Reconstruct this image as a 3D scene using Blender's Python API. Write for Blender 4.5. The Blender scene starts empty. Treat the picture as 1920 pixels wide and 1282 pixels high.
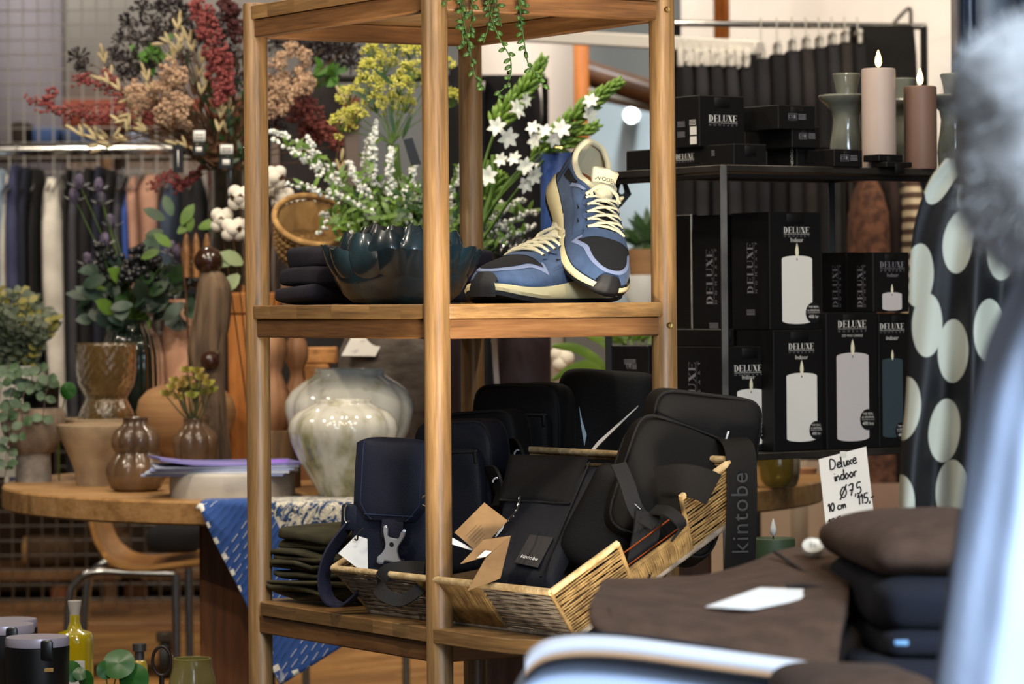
import bpy, bmesh, math, random
import numpy as np
from mathutils import Vector, Matrix, noise

random.seed(7)
SC = bpy.context.scene
COL = SC.collection
PI = math.pi

# ------------------------------------------------------------------ camera
FPX = 6400.0            # focal length in pixels of a 1920 wide frame
ROLL = 0.0087
HZ = 568.0              # row of the horizon
EYE = 1.10              # eye height
cam_d = bpy.data.cameras.new('camera')
cam = bpy.data.objects.new('camera', cam_d)
COL.objects.link(cam)
cam_d.sensor_width = 36.0
cam_d.lens = 36.0 * FPX / 1920.0
cam_d.shift_y = -(641.0 - HZ) / 1920.0
cam_d.clip_start = 0.05
cam_d.clip_end = 60
cam.matrix_world = Matrix.Translation((0, 0, EYE)) @ Matrix.Rotation(PI / 2, 4, 'X') @ Matrix.Rotation(-ROLL, 4, 'Z')
cam_d.dof.use_dof = True
cam_d.dof.focus_distance = 4.55
cam_d.dof.aperture_fstop = (cam_d.lens / 1000.0) / 0.0115
SC.camera = cam

# ------------------------------------------------------------------ world, lights, exposure
w = bpy.data.worlds.new('world')
SC.world = w
w.use_nodes = True
w.node_tree.nodes['Background'].inputs[0].default_value = (0.9, 0.95, 1.0, 1)
w.node_tree.nodes['Background'].inputs[1].default_value = 0.10

def lamp(name, loc, target, size, power, col, kind='AREA', shape='DISK', sy=None, spread=None, spot=None):
    d = bpy.data.lights.new(name, kind)
    d.energy = power
    d.color = col
    if kind == 'AREA':
        d.shape = shape
        d.size = size
        if sy:
            d.size_y = sy
        if spread:
            d.spread = spread
    else:
        d.shadow_soft_size = size
        if spot:
            d.spot_size = spot
            d.spot_blend = 0.5
    o = bpy.data.objects.new(name, d)
    COL.objects.link(o)
    o.location = loc
    o.rotation_euler = (Vector(target) - Vector(loc)).to_track_quat('-Z', 'Y').to_euler()
    return o

WARM = (1.0, 0.86, 0.69)
COOL = (0.62, 0.80, 1.0)
SPOTS = [(-2.0, 3.3, -0.7, 5.2), (-1.1, 3.7, -0.3, 5.0), (0.2, 3.0, 0.1, 4.7), (1.1, 4.0, 0.5, 5.4),
         (-1.9, 5.2, -0.8, 6.8), (-0.6, 5.6, -0.3, 6.4), (0.6, 5.9, 0.2, 6.6), (-1.0, 7.6, -0.7, 7.2),
         (-2.6, 8.0, -1.6, 10.0), (-0.9, 8.6, -0.6, 10.6), (0.8, 7.8, 0.9, 9.6), (2.2, 7.2, 1.1, 9.4),
         (-0.2, 4.3, -0.25, 6.3), (1.9, 9.2, 1.6, 10.3)]
for i, (x, y, tx, ty) in enumerate(SPOTS):
    lamp('ceiling_spot', (x, y, 3.0), (tx, ty, 1.0), 0.10, 10, WARM, spread=2.2)
lamp('window_light', (2.2, 0.3, 1.45), (0.7, 2.6, 0.9), 1.2, 36, COOL, shape='RECTANGLE', sy=1.8)
lamp('foreground_fill', (1.0, 0.7, 2.3), (0.45, 2.6, 0.8), 0.9, 36, (0.72, 0.85, 1.0), shape='RECTANGLE', sy=0.9, spread=1.7)  # added cool lamp that brightens the foreground clothes, no door there
lamp('wall_fill', (1.3, 9.9, 2.9), (1.2, 10.9, 1.8), 0.2, 9, (1.0, 0.92, 0.84), spread=2.4)  # lamps of this name are added to brighten the back walls
lamp('wall_fill', (-1.7, 11.3, 3.0), (-1.6, 12.4, 1.9), 0.2, 11, (1.0, 0.95, 0.9), spread=2.4)
lamp('wall_fill', (0.55, 11.9, 2.6), (0.5, 12.9, 1.3), 0.2, 9, (0.85, 0.95, 1.0), spread=2.4)
lamp('wall_fill', (0.0, 10.6, 2.9), (0.05, 11.6, 1.8), 0.2, 14, (1.0, 0.92, 0.86), spread=2.4)
lamp('rail_spot', (-1.5, 8.6, 2.9), (-1.4, 10.2, 1.2), 0.15, 8, WARM, spread=1.8)
lamp('underside_fill', (0.15, 3.55, 0.50), (-0.08, 4.72, 1.5), 0.25, 4, WARM, spread=0.9)  # added lamp out of view, brightens the underside of the top board
lamp('ceiling_fill', (0, 4.5, 3.05), (0, 4.5, 0), 3.5, 11, (1.0, 0.88, 0.74), shape='RECTANGLE', sy=6)

lamp('front_fill', (0.6, -0.35, 1.15), (0.0, 6, 1.1), 5.0, 24, (0.95, 0.97, 1.0), shape='RECTANGLE', sy=1.9)  # added frontal fill from behind the camera, the wall has no window

SC.view_settings.view_transform = 'Standard'
SC.view_settings.look = 'None'
SC.view_settings.exposure = 0.0
SC.view_settings.gamma = 1.0
SC.view_settings.use_curve_mapping = False

# ------------------------------------------------------------------ photo pixel -> place
def P(px, py, Y):
    qx = px - 960.0
    qy = py - HZ
    return Vector(((qx - qy * ROLL) * Y / FPX, Y, EYE - (qy + qx * ROLL) * Y / FPX))

def PZ(px, py, z):
    v = (py - HZ) + (px - 960.0) * ROLL
    return P(px, py, (EYE - z) * FPX / v)

def M(n, Y):
    return n * Y / FPX

# ------------------------------------------------------------------ naming
ORG = {}
def thing(name, label, cat, loc, group=None, rotz=0.0):
    o = bpy.data.objects.new(name, None)
    COL.objects.link(o)
    o.location = loc
    o.rotation_euler = (0, 0, rotz)
    o.empty_display_size = 0.02
    o['label'] = label
    o['category'] = cat
    if group:
        o['group'] = group
    ORG[o.name] = Vector(loc)
    return o

def tag(o, label, cat, group=None):
    o['label'] = label
    o['category'] = cat
    if group:
        o['group'] = group
    return o

def struct(o):
    o['kind'] = 'structure'
    return o

def stuff(o):
    o['kind'] = 'stuff'
    return o

# ------------------------------------------------------------------ mesh builder
def ico(sub):
    bm = bmesh.new()
    bmesh.ops.create_icosphere(bm, subdivisions=sub, radius=1)
    v = np.array([x.co[:] for x in bm.verts])
    f = np.array([[y.index for y in x.verts] for x in bm.faces])
    bm.free()
    return v, f
ICO1, ICO2, ICO3 = ico(1), ico(2), ico(3)
OCT = (np.array([(1, 0, 0), (-1, 0, 0), (0, 1, 0), (0, -1, 0), (0, 0, 1), (0, 0, -1)], float),
       np.array([(0, 2, 4), (2, 1, 4), (1, 3, 4), (3, 0, 4), (2, 0, 5), (1, 2, 5), (3, 1, 5), (0, 3, 5)]))
_rb = {}
def rbox_geo(sx, sy, sz, r, seg):
    k = (round(sx, 5), round(sy, 5), round(sz, 5), round(r, 5), seg)
    if k not in _rb:
        bm = bmesh.new()
        bmesh.ops.create_cube(bm, size=1)
        for v in bm.verts:
            v.co = (v.co.x * sx, v.co.y * sy, v.co.z * sz)
        if r > 0:
            bmesh.ops.bevel(bm, geom=bm.edges[:], offset=r, segments=seg, affect='EDGES', profile=0.5)
        bm.verts.index_update()
        _rb[k] = (np.array([v.co[:] for v in bm.verts]), [[v.index for v in f.verts] for f in bm.faces])
        bm.free()
    return _rb[k]

def np4(m):
    return np.array(m)

class MB:
    def __init__(s):
        s.v, s.f, s.mi, s.n, s.uv = [], [], [], 0, {}
    def add(s, v, f, mi=0, mat=None):
        v = np.asarray(v, float).reshape(-1, 3)
        if mat is not None:
            m = np4(mat)
            v = v @ m[:3, :3].T + m[:3, 3]
        s.v.append(v)
        if isinstance(f, np.ndarray):
            s.f.append(f + s.n)
            s.mi.append(np.full(len(f), mi))
        else:
            by = {}
            for x in f:
                by.setdefault(len(x), []).append(x)
            for k in by:
                s.f.append(np.array(by[k]) + s.n)
                s.mi.append(np.full(len(by[k]), mi))
        s.n += len(v)
        return s
    # ---- shapes
    def box(s, c, size, r=0.0, seg=1, mat=None, rot=None, mi=0):
        v, f = rbox_geo(size[0], size[1], size[2], r, seg)
        if rot is not None:
            v = v @ np.array(rot.to_3x3()).T
        return s.add(v + np.array(c), f, mi, mat)
    def grid(s, g, closeu=False, closev=False, mi=0, mat=None):
        g = np.asarray(g, float)
        nu, nv = g.shape[:2]
        i = np.arange(nu if closeu else nu - 1)[:, None]
        j = np.arange(nv if closev else nv - 1)[None, :]
        a = i * nv + j
        b = ((i + 1) % nu) * nv + j
        c = ((i + 1) % nu) * nv + (j + 1) % nv
        d = i * nv + (j + 1) % nv
        f = np.stack([a, b, c, d], -1).reshape(-1, 4)
        return s.add(g.reshape(-1, 3), f, mi, mat)
    def rings(s, rs, cap0=True, cap1=True, mi=0, mat=None):
        rs = [np.asarray(r, float) for r in rs]
        n = len(rs[0])
        s.grid(np.stack(rs), closev=True, mi=mi, mat=mat)
        if cap0:
            s.add(rs[0], [list(range(n))[::-1]], mi, mat)
        if cap1:
            s.add(rs[-1], [list(range(n))], mi, mat)
        return s
    def tube(s, pts, r, n=8, cap=True, mi=0, mat=None, flat=None):
        p = np.array([tuple(q) for q in pts], float)
        k = len(p)
        rr = np.full(k, r) if np.isscalar(r) else np.asarray(r, float)
        t = np.gradient(p, axis=0)
        t /= np.linalg.norm(t, axis=1)[:, None] + 1e-12
        a = np.array((0, 0, 1.0)) if abs(t[0][2]) < 0.9 else np.array((1.0, 0, 0))
        u = np.cross(t[0], a); u /= np.linalg.norm(u)
        th = np.arange(n) * 2 * PI / n
        out = []
        for i in range(k):
            u = u - t[i] * np.dot(u, t[i])
            u /= np.linalg.norm(u) + 1e-12
            w_ = np.cross(t[i], u)
            out.append(p[i] + rr[i] * (np.cos(th)[:, None] * u + np.sin(th)[:, None] * w_))
        return s.rings(out, cap, cap, mi, mat)
    def ribbon(s, pts, wdir, wid, thick=0.0016, mi=0):
        """flat strap along pts; wdir: width direction (one or per point)"""
        p = np.array([tuple(q) for q in pts], float)
        k = len(p)
        wd = np.array([tuple(q) for q in wdir], float) if hasattr(wdir[0], '__len__') or isinstance(wdir[0], Vector) else np.tile(np.array(wdir, float), (k, 1))
        t = np.gradient(p, axis=0)
        t /= np.linalg.norm(t, axis=1)[:, None] + 1e-12
        wd = wd - t * (wd * t).sum(1)[:, None]
        wd /= np.linalg.norm(wd, axis=1)[:, None] + 1e-12
        nn = np.cross(t, wd)
        h, q = wid / 2, thick / 2
        out = [[p[i] - wd[i] * h - nn[i] * q, p[i] + wd[i] * h - nn[i] * q, p[i] + wd[i] * h + nn[i] * q, p[i] - wd[i] * h + nn[i] * q] for i in range(k)]
        return s.rings(out, mi=mi)
    def lathe(s, prof, n=32, c=(0, 0, 0), mod=None, cap0=False, cap1=False, mi=0, mat=None):
        """prof: (r, z) list; mod(theta, i) -> radius factor"""
        th = np.arange(n) * 2 * PI / n
        out = []
        for i, (r, z) in enumerate(prof):
            q = np.ones(n) if mod is None else mod(th, i / max(1, len(prof) - 1))
            out.append(np.stack([c[0] + r * q * np.cos(th), c[1] + r * q * np.sin(th), np.full(n, c[2] + z)], -1))
        return s.rings(out, cap0, cap1, mi, mat)
    def blobs(s, pts, rad, tpl=ICO1, mi=0, squash=None, jitter=0.0):
        pts = np.asarray([tuple(q) for q in pts], float)
        k = len(pts)
        if k == 0:
            return s
        rad = np.full(k, rad) if np.isscalar(rad) else np.asarray(rad, float)
        v, f = tpl
        sc = np.ones(3) if squash is None else np.array(squash)
        V = pts[:, None, :] + rad[:, None, None] * (v * sc)[None]
        if jitter:
            V = V + (np.random.RandomState(k).rand(*V.shape) - 0.5) * jitter
        Fx = f[None] + (np.arange(k) * len(v))[:, None, None]
        return s.add(V.reshape(-1, 3), Fx.reshape(-1, f.shape[1]), mi)
    def ell(s, c, d, ln, r, tpl=ICO1, mi=0):
        """ellipsoid of half length ln along d"""
        d = Vector(d).normalized()
        q = d.to_track_quat('Z', 'Y').to_matrix()
        v = (tpl[0] * np.array((r, r, ln))) @ np.array(q).T + np.array(tuple(c))
        return s.add(v, tpl[1], mi)
    def leaf(s, base, d, up, ln, wd, bend=0.15, mi=0, n=4, tip=0.9, fold=0.12):
        d = np.array(Vector(d).normalized()); u = np.array(Vector(up).normalized())
        side = np.cross(d, u)
        if np.linalg.norm(side) < 1e-3:
            side = np.cross(d, (0.3, 0.9, 0.1))
        side /= np.linalg.norm(side)
        u = np.cross(side, d)
        b = np.array(tuple(base))
        g = []
        for i in range(n + 1):
            t = i / n
            ww = wd * 0.5 * (math.sin(PI * min(1, t * tip + 0.06)) ** 0.8)
            if i == n:
                ww = wd * 0.02
            c = b + d * ln * t - u * bend * ln * t * t
            g.append([c - side * ww + u * fold * ww, c, c + side * ww + u * fold * ww])
        return s.grid(g, mi=mi)
    def prism(s, poly, z0, z1, mi=0, mat=None):
        p = np.asarray(poly, float)
        n = len(p)
        return s.rings([np.c_[p, np.full(n, z0)], np.c_[p, np.full(n, z1)]], True, True, mi, mat)
    def pillow(s, c, abc, e1=0.5, e2=0.3, nu=36, nv=18, amp=0.0, seed=0.0, freq=20.0, mat=None, mi=0):
        """superellipsoid: e1 roundness in height, e2 in plan"""
        cp = lambda a, e: np.sign(a) * np.abs(a) ** e
        om = np.linspace(-PI, PI, nu, endpoint=False)
        et = np.linspace(-PI / 2, PI / 2, nv)
        E, O = np.meshgrid(et, om, indexing='ij')
        x = abc[0] * cp(np.cos(E), e1) * cp(np.cos(O), e2)
        y = abc[1] * cp(np.cos(E), e1) * cp(np.sin(O), e2)
        z = abc[2] * cp(np.sin(E), e1)
        g = np.stack([x, y, z], -1)
        if amp:
            for i in range(nv):
                for j in range(nu):
                    q = g[i, j]
                    d = noise.noise_vector(Vector((q[0] * freq + seed, q[1] * freq, q[2] * freq * 2.0)))
                    g[i, j] = q + np.array(d) * amp
        g[0] = g[0].mean(0); g[-1] = g[-1].mean(0)
        return s.grid(g + np.array(tuple(c)), closev=True, mi=mi, mat=mat)
    # ---- finish
    def build(s, name, mats, parent=None, loc=None, angle=40, local=False, link=True):
        v = np.concatenate(s.v) if s.v else np.zeros((0, 3))
        if parent is not None:
            o0 = Vector((0, 0, 0)) if local else ORG.get(parent.name, Vector((0, 0, 0)))
        elif loc is not None:
            o0 = Vector(loc)
        elif local:
            o0 = Vector((0, 0, 0))
        else:
            lo, hi = v.min(0), v.max(0)
            o0 = Vector(((lo[0] + hi[0]) / 2, (lo[1] + hi[1]) / 2, lo[2]))
        me = bpy.data.meshes.new(name)
        v = v - np.array(o0)
        me.vertices.add(len(v))
        me.vertices.foreach_set('co', v.astype(np.float32).ravel())
        ls, st, k = [], [], 0
        for f in s.f:
            ls.append(f.ravel())
            st.append(k + np.arange(len(f)) * f.shape[1])
            k += f.size
        me.loops.add(k)
        me.loops.foreach_set('vertex_index', np.concatenate(ls).astype(np.int32))
        st = np.concatenate(st).astype(np.int32)
        me.polygons.add(len(st))
        me.polygons.foreach_set('loop_start', st)
        mi = np.concatenate(s.mi).astype(np.int32)
        me.polygons.foreach_set('material_index', mi)
        me.update(calc_edges=True)
        me.validate()
        if angle > 0:
            me.polygons.foreach_set('use_smooth', np.ones(len(me.polygons), bool))
            if angle < 180:
                me.set_sharp_from_angle(angle=math.radians(angle))
        if not isinstance(mats, (list, tuple)):
            mats = [mats]
        for m_ in mats:
            me.materials.append(m_)
        o = bpy.data.objects.new(name, me)
        if link:
            COL.objects.link(o)
        if parent is not None:
            o.parent = parent
            if not local:
                ORG[o.name] = o0
        else:
            o.location = o0
            ORG[o.name] = o0
        return o

def copy_tree(o, parent=None):
    c = o.copy()
    COL.objects.link(c)
    if parent is not None:
        c.parent = parent
    for ch in list(o.children):
        copy_tree(ch, c)
    return c

def fnoise(x, y, z=0.0):
    return noise.noise(Vector((x, y, z)))

def bez(p0, p1, p2, n=8):
    p0, p1, p2 = Vector(p0), Vector(p1), Vector(p2)
    return [p0 * (1 - t) ** 2 + p1 * 2 * t * (1 - t) + p2 * t * t for t in [i / n for i in range(n + 1)]]

def spline(pts, n=6):
    """Catmull-Rom through pts"""
    q = [Vector(p) for p in pts]
    q = [q[0] * 2 - q[1]] + q + [q[-1] * 2 - q[-2]]
    out = []
    for i in range(1, len(q) - 2):
        a, b, c, d = q[i - 1], q[i], q[i + 1], q[i + 2]
        for k in range(n):
            t = k / n
            out.append(0.5 * ((2 * b) + (c - a) * t + (2 * a - 5 * b + 4 * c - d) * t * t + (3 * b - a - 3 * c + d) * t ** 3))
    out.append(q[-2])
    return out

def rvec(r=1.0):
    while True:
        v = Vector((random.uniform(-1, 1), random.uniform(-1, 1), random.uniform(-1, 1)))
        if 0.05 < v.length < 1:
            return v * r

# ------------------------------------------------------------------ materials
def lin(h):
    h = h.lstrip('#')
    c = [int(h[i:i + 2], 16) / 255 for i in (0, 2, 4)]
    return tuple(x / 12.92 if x <= 0.04045 else ((x + 0.055) / 1.055) ** 2.4 for x in c) + (1,)

_m = {}
def mat(key, col, rough=0.6, metal=0.0, col2=None, nscale=20.0, nstretch=(1, 1, 1), bump=0.0, bscale=200.0, rand=0.0,
        sheen=0.0, trans=0.0, ior=1.45, coat=0.0, emit=0.0, sss=0.0, spec=0.5, detail=4.0, ramp=(0.35, 0.65), alpha=1.0):
    if key in _m:
        return _m[key]
    m = bpy.data.materials.new(key)
    m.use_nodes = True
    nt = m.node_tree
    b = nt.nodes['Principled BSDF']
    L = nt.links.new
    c1 = lin(col)
    b.inputs['Base Color'].default_value = c1
    b.inputs['Roughness'].default_value = rough
    b.inputs['Metallic'].default_value = metal
    b.inputs['IOR'].default_value = ior
    b.inputs['Specular IOR Level'].default_value = spec
    if sheen: 
        b.inputs['Sheen Weight'].default_value = sheen
        b.inputs['Sheen Roughness'].default_value = 0.5
    if trans: b.inputs['Transmission Weight'].default_value = trans
    if coat:
        b.inputs['Coat Weight'].default_value = coat
        b.inputs['Coat Roughness'].default_value = 0.05
    if emit:
        b.inputs['Emission Color'].default_value = c1
        b.inputs['Emission Strength'].default_value = emit
    if sss:
        b.inputs['Subsurface Weight'].default_value = sss
        b.inputs['Subsurface Radius'].default_value = (0.01, 0.006, 0.004)
    if alpha < 1: b.inputs['Alpha'].default_value = alpha
    src = None
    tc = None
    if col2 or bump:
        tc = nt.nodes.new('ShaderNodeTexCoord')
    if col2:
        mp = nt.nodes.new('ShaderNodeMapping')
        mp.inputs['Scale'].default_value = nstretch
        L(tc.outputs['Object'], mp.inputs[0])
        n = nt.nodes.new('ShaderNodeTexNoise')
        n.inputs['Scale'].default_value = nscale
        n.inputs['Detail'].default_value = detail
        L(mp.outputs[0], n.inputs['Vector'])
        r = nt.nodes.new('ShaderNodeValToRGB')
        r.color_ramp.elements[0].position = ramp[0]
        r.color_ramp.elements[1].position = ramp[1]
        r.color_ramp.elements[0].color = c1
        r.color_ramp.elements[1].color = lin(col2)
        L(n.outputs['Fac'], r.inputs[0])
        src = r.outputs[0]
    if rand:
        oi = nt.nodes.new('ShaderNodeObjectInfo')
        mr = nt.nodes.new('ShaderNodeMapRange')
        mr.inputs['To Min'].default_value = 1 - rand
        mr.inputs['To Max'].default_value = 1 + rand
        L(oi.outputs['Random'], mr.inputs['Value'])
        hs = nt.nodes.new('ShaderNodeHueSaturation')
        hs.inputs['Color'].default_value = c1
        if src: L(src, hs.inputs['Color'])
        L(mr.outputs[0], hs.inputs['Value'])
        src = hs.outputs[0]
    if src: L(src, b.inputs['Base Color'])
    if bump:
        n2 = nt.nodes.new('ShaderNodeTexNoise')
        n2.inputs['Scale'].default_value = bscale
        n2.inputs['Detail'].default_value = 3
        mp2 = nt.nodes.new('ShaderNodeMapping')
        mp2.inputs['Scale'].default_value = nstretch
        L(tc.outputs['Object'], mp2.inputs[0])
        L(mp2.outputs[0], n2.inputs['Vector'])
        bp = nt.nodes.new('ShaderNodeBump')
        bp.inputs['Strength'].default_value = bump
        bp.inputs['Distance'].default_value = 0.002
        L(n2.outputs['Fac'], bp.inputs['Height'])
        L(bp.outputs[0], b.inputs['Normal'])
    _m[key] = m
    return m

def wood(key, c1, c2, c3, grain=(1, 1, 0.06), scale=60, rough=0.45, rotz=0.0, rand=0.12, rings=True):
    if key in _m:
        return _m[key]
    m = bpy.data.materials.new(key)
    m.use_nodes = True
    nt = m.node_tree
    L = nt.links.new
    b = nt.nodes['Principled BSDF']
    b.inputs['Roughness'].default_value = rough
    tc = nt.nodes.new('ShaderNodeTexCoord')
    rt = nt.nodes.new('ShaderNodeMapping')
    rt.inputs['Rotation'].default_value = (0, 0, rotz)
    L(tc.outputs['Object'], rt.inputs[0])
    oi = nt.nodes.new('ShaderNodeObjectInfo')
    ad = nt.nodes.new('ShaderNodeVectorMath'); ad.operation = 'ADD'
    sc_ = nt.nodes.new('ShaderNodeVectorMath'); sc_.operation = 'SCALE'
    sc_.inputs['Scale'].default_value = 3.7
    L(oi.outputs['Random'], sc_.inputs[0])
    L(rt.outputs[0], ad.inputs[0]); L(sc_.outputs[0], ad.inputs[1])
    mp = nt.nodes.new('ShaderNodeMapping')
    mp.inputs['Scale'].default_value = grain
    L(ad.outputs[0], mp.inputs[0])
    n = nt.nodes.new('ShaderNodeTexNoise')
    n.inputs['Scale'].default_value = scale
    n.inputs['Detail'].default_value = 6
    n.inputs['Roughness'].default_value = 0.65
    n.inputs['Distortion'].default_value = 0.4
    L(mp.outputs[0], n.inputs['Vector'])
    n3 = nt.nodes.new('ShaderNodeTexNoise')
    n3.inputs['Scale'].default_value = scale * 6
    n3.inputs['Detail'].default_value = 2
    L(mp.outputs[0], n3.inputs['Vector'])
    mx = nt.nodes.new('ShaderNodeMath'); mx.operation = 'MULTIPLY_ADD'
    mx.inputs[1].default_value = 0.28
    L(n3.outputs['Fac'], mx.inputs[0])
    m2 = nt.nodes.new('ShaderNodeMath'); m2.operation = 'MULTIPLY'; m2.inputs[1].default_value = 0.74
    L(n.outputs['Fac'], m2.inputs[0])
    L(m2.outputs[0], mx.inputs[2])
    r = nt.nodes.new('ShaderNodeValToRGB')
    e = r.color_ramp.elements
    e[0].position, e[0].color = 0.36, lin(c1)
    e[1].position, e[1].color = 0.68, lin(c3)
    k = e.new(0.52); k.color = lin(c2)
    L(mx.outputs[0], r.inputs[0])
    hs = nt.nodes.new('ShaderNodeHueSaturation')
    mr = nt.nodes.new('ShaderNodeMapRange')
    mr.inputs['To Min'].default_value = 1 - rand
    mr.inputs['To Max'].default_value = 1 + rand
    L(oi.outputs['Random'], mr.inputs['Value'])
    L(mr.outputs[0], hs.inputs['Value'])
    L(r.outputs[0], hs.inputs['Color'])
    L(hs.outputs[0], b.inputs['Base Color'])
    bp = nt.nodes.new('ShaderNodeBump')
    bp.inputs['Strength'].default_value = 0.12
    bp.inputs['Distance'].default_value = 0.001
    L(mx.outputs[0], bp.inputs['Height'])
    L(bp.outputs[0], b.inputs['Normal'])
    _m[key] = m
    return m

# ------------------------------------------------------------------ lettering
_txt = {}
def text_geo(body, size=1.0, spacing=1.0):
    k = (body, spacing)
    if k not in _txt:
        c = bpy.data.curves.new('t', 'FONT')
        c.body = body
        c.size = 1.0
        c.space_character = spacing
        c.align_x = 'CENTER'
        c.align_y = 'CENTER'
        c.resolution_u = 3
        o = bpy.data.objects.new('t', c)
        me = bpy.data.meshes.new_from_object(o)
        v = np.array([x.co[:] for x in me.vertices]) if len(me.vertices) else np.zeros((0, 3))
        f = [list(p.vertices) for p in me.polygons]
        bpy.data.objects.remove(o)
        bpy.data.curves.remove(c)
        bpy.data.meshes.remove(me)
        _txt[k] = (v, f)
    v, f = _txt[k]
    return v * size, f

def _slab(x0, y0, x1, y1):
    return [(x0, y0), (x1, y0), (x1, y1), (x0, y1)]
def serif_word():
    """the box logo word in a high contrast serif, cap height 1, as polygons"""
    polys, x = [], 0.0
    T, H, SF = 0.165, 0.035, 0.07
    def stem_(x0, wd=T):
        polys.append(_slab(x0, 0, x0 + wd, 1)); polys.append(_slab(x0 - SF, 0, x0 + wd + SF, H)); polys.append(_slab(x0 - SF, 1 - H, x0 + wd + SF, 1))
    def D():
        nonlocal x
        stem_(x + SF)
        k = 14
        for i in range(k):
            a0, a1 = -PI / 2 + PI * i / k, -PI / 2 + PI * (i + 1) / k
            q = []
            for a, ro in ((a0, 0), (a1, 0), (a1, 1), (a0, 1)):
                rx, ry = (0.42, 0.5) if ro == 0 else (0.42 - 0.19, 0.5 - H)
                q.append((x + SF + T + 0.02 + rx * math.cos(a), 0.5 + ry * math.sin(a)))
            polys.append(q)
        x += 0.83
    def E():
        nonlocal x
        stem_(x + SF)
        polys.append(_slab(x + SF + T, 0, x + 0.62, H)); polys.append(_slab(x + SF + T, 1 - H, x + 0.62, 1)); polys.append(_slab(x + SF + T, .5 - H / 2, x + 0.5, .5 + H / 2))
        polys.append([(x + .58, 0), (x + .64, 0), (x + .64, .26)]); polys.append([(x + .58, 1), (x + .64, 0.76), (x + .64, 1)]); polys.append(_slab(x + .47, .38, x + .5, .62))
        x += 0.75
    def Lq():
        nonlocal x
        stem_(x + SF)
        polys.append(_slab(x + SF + T, 0, x + 0.6, H)); polys.append([(x + .55, 0), (x + .62, 0), (x + .62, .3)])
        x += 0.7
    def U():
        nonlocal x
        polys.append(_slab(x + SF, .28, x + SF + T, 1)); polys.append(_slab(x, 1 - H, x + 2 * SF + T, 1))
        polys.append(_slab(x + .62, .28, x + .66, 1)); polys.append(_slab(x + .54, 1 - H, x + .74, 1))
        k = 10
        for i in range(k):
            q = []
            for t, ro in ((i / k, 0), ((i + 1) / k, 0), ((i + 1) / k, 1), (i / k, 1)):
                a = PI + PI * t
                cx = x + (SF + .66) / 2
                th = T * (1 - t) + 0.04 * t
                rx = (.66 - SF) / 2 - (th if ro else 0) * abs(math.cos(a))
                ry = .28 - (0.06 if ro else 0)
                q.append((cx + rx * math.cos(a), .28 + ry * math.sin(a)))
            polys.append(q)
        x += 0.82
    def X():
        nonlocal x
        polys.append([(x + .44, 0), (x + .68, 0), (x + .28, 1), (x + .04, 1)][::1]); polys.append([(x + .06, 0), (x + .10, 0), (x + .64, 1), (x + .60, 1)])
        for a, b_ in ((0, .2), (.38, .74)):
            polys.append(_slab(x + a, 0, x + b_, H))
        for a, b_ in ((-.02, .36), (.5, .72)):
            polys.append(_slab(x + a, 1 - H, x + b_, 1))
        x += 0.8
    D(); E(); Lq(); U(); X(); E()
    return polys, x
_sw, _swl = serif_word()
def logo_geo(width):
    s_ = width / _swl
    v, f = [], []
    for p in _sw:
        f.append(list(range(len(v), len(v) + len(p))))
        v += [((a - _swl / 2) * s_, (b - 0.5) * s_ * 0.84, 0) for a, b in p]
    return np.array(v), f

def face_frame(o, x, z):
    """matrix whose x,y axes are x,z and whose origin is o"""
    x = Vector(x).normalized(); z = Vector(z).normalized(); n = x.cross(z)
    m = Matrix((x, z, n)).transposed().to_4x4()
    m.translation = Vector(o)
    return m
# ================================================================== SETTING
M_FLOOR = mat('floor_subfloor', '#3a2a1c', 0.8)
M_PLANK = wood('floor_wood', '#6b4522', '#a87a44', '#c79a62', (0.08, 1, 1), 30, 0.5, rand=0.3)
M_WALLW = mat('white_paint', '#d9d2c8', 0.85, col2='#cfc6bb', nscale=3)
M_WALLG = mat('grey_panel', '#aaa6a0', 0.8, col2='#98958f', nscale=2)
M_CEIL = mat('ceiling_paint', '#8a8178', 0.9)
M_DARKWALL = mat('dark_wall', '#5a4c42', 0.9, col2='#6c5c50', nscale=1.5)

def slab(name, lo, hi, m):
    b = MB()
    c = [(lo[i] + hi[i]) / 2 for i in range(3)]
    b.box(c, [hi[i] - lo[i] for i in range(3)])
    return struct(b.build(name, m, angle=0))
floor = slab('floor', (-4, -0.5, -0.06), (4, 13.4, -0.012), M_FLOOR)
slab('ceiling', (-4, -0.5, 3.2), (4, 13.4, 3.26), M_CEIL)
slab('wall_left', (-4.06, -0.5, 0), (-4, 13.4, 3.2), M_WALLW)
slab('wall_right', (4, -0.5, 0), (4.06, 13.4, 3.2), M_WALLW)
slab('wall_back', (-4, 13.4, 0), (4, 13.46, 3.2), M_WALLG)
slab('wall_front', (-4, -0.56, 0), (4, -0.5, 3.2), M_WALLW)

# floor boards laid on the diagonal, only where the floor shows
b = MB()
b.box((0, 0, -0.006), (1.3, 0.135, 0.012), 0.002)
pl0 = b.build('floor_board', M_PLANK, floor, local=True)
a = math.radians(38)
k = 0
rp = random.Random(3)
for i in range(-16, 17):
    off = rp.uniform(0, 1.3)
    for j in range(-3, 4):
        lx, ly = j * 1.304 + off, i * 0.138
        x = -0.75 + lx * math.cos(a) - ly * math.sin(a)
        y = 10.7 + lx * math.sin(a) + ly * math.cos(a)
        if not (-3.0 < x < 1.6 and 8.9 < y < 12.6):
            continue
        o = pl0 if k == 0 else pl0.copy()
        if k: COL.objects.link(o)
        o.location = Vector((x, y, 0)) - floor.location
        o.rotation_euler = (0, 0, a)
        k += 1

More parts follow.
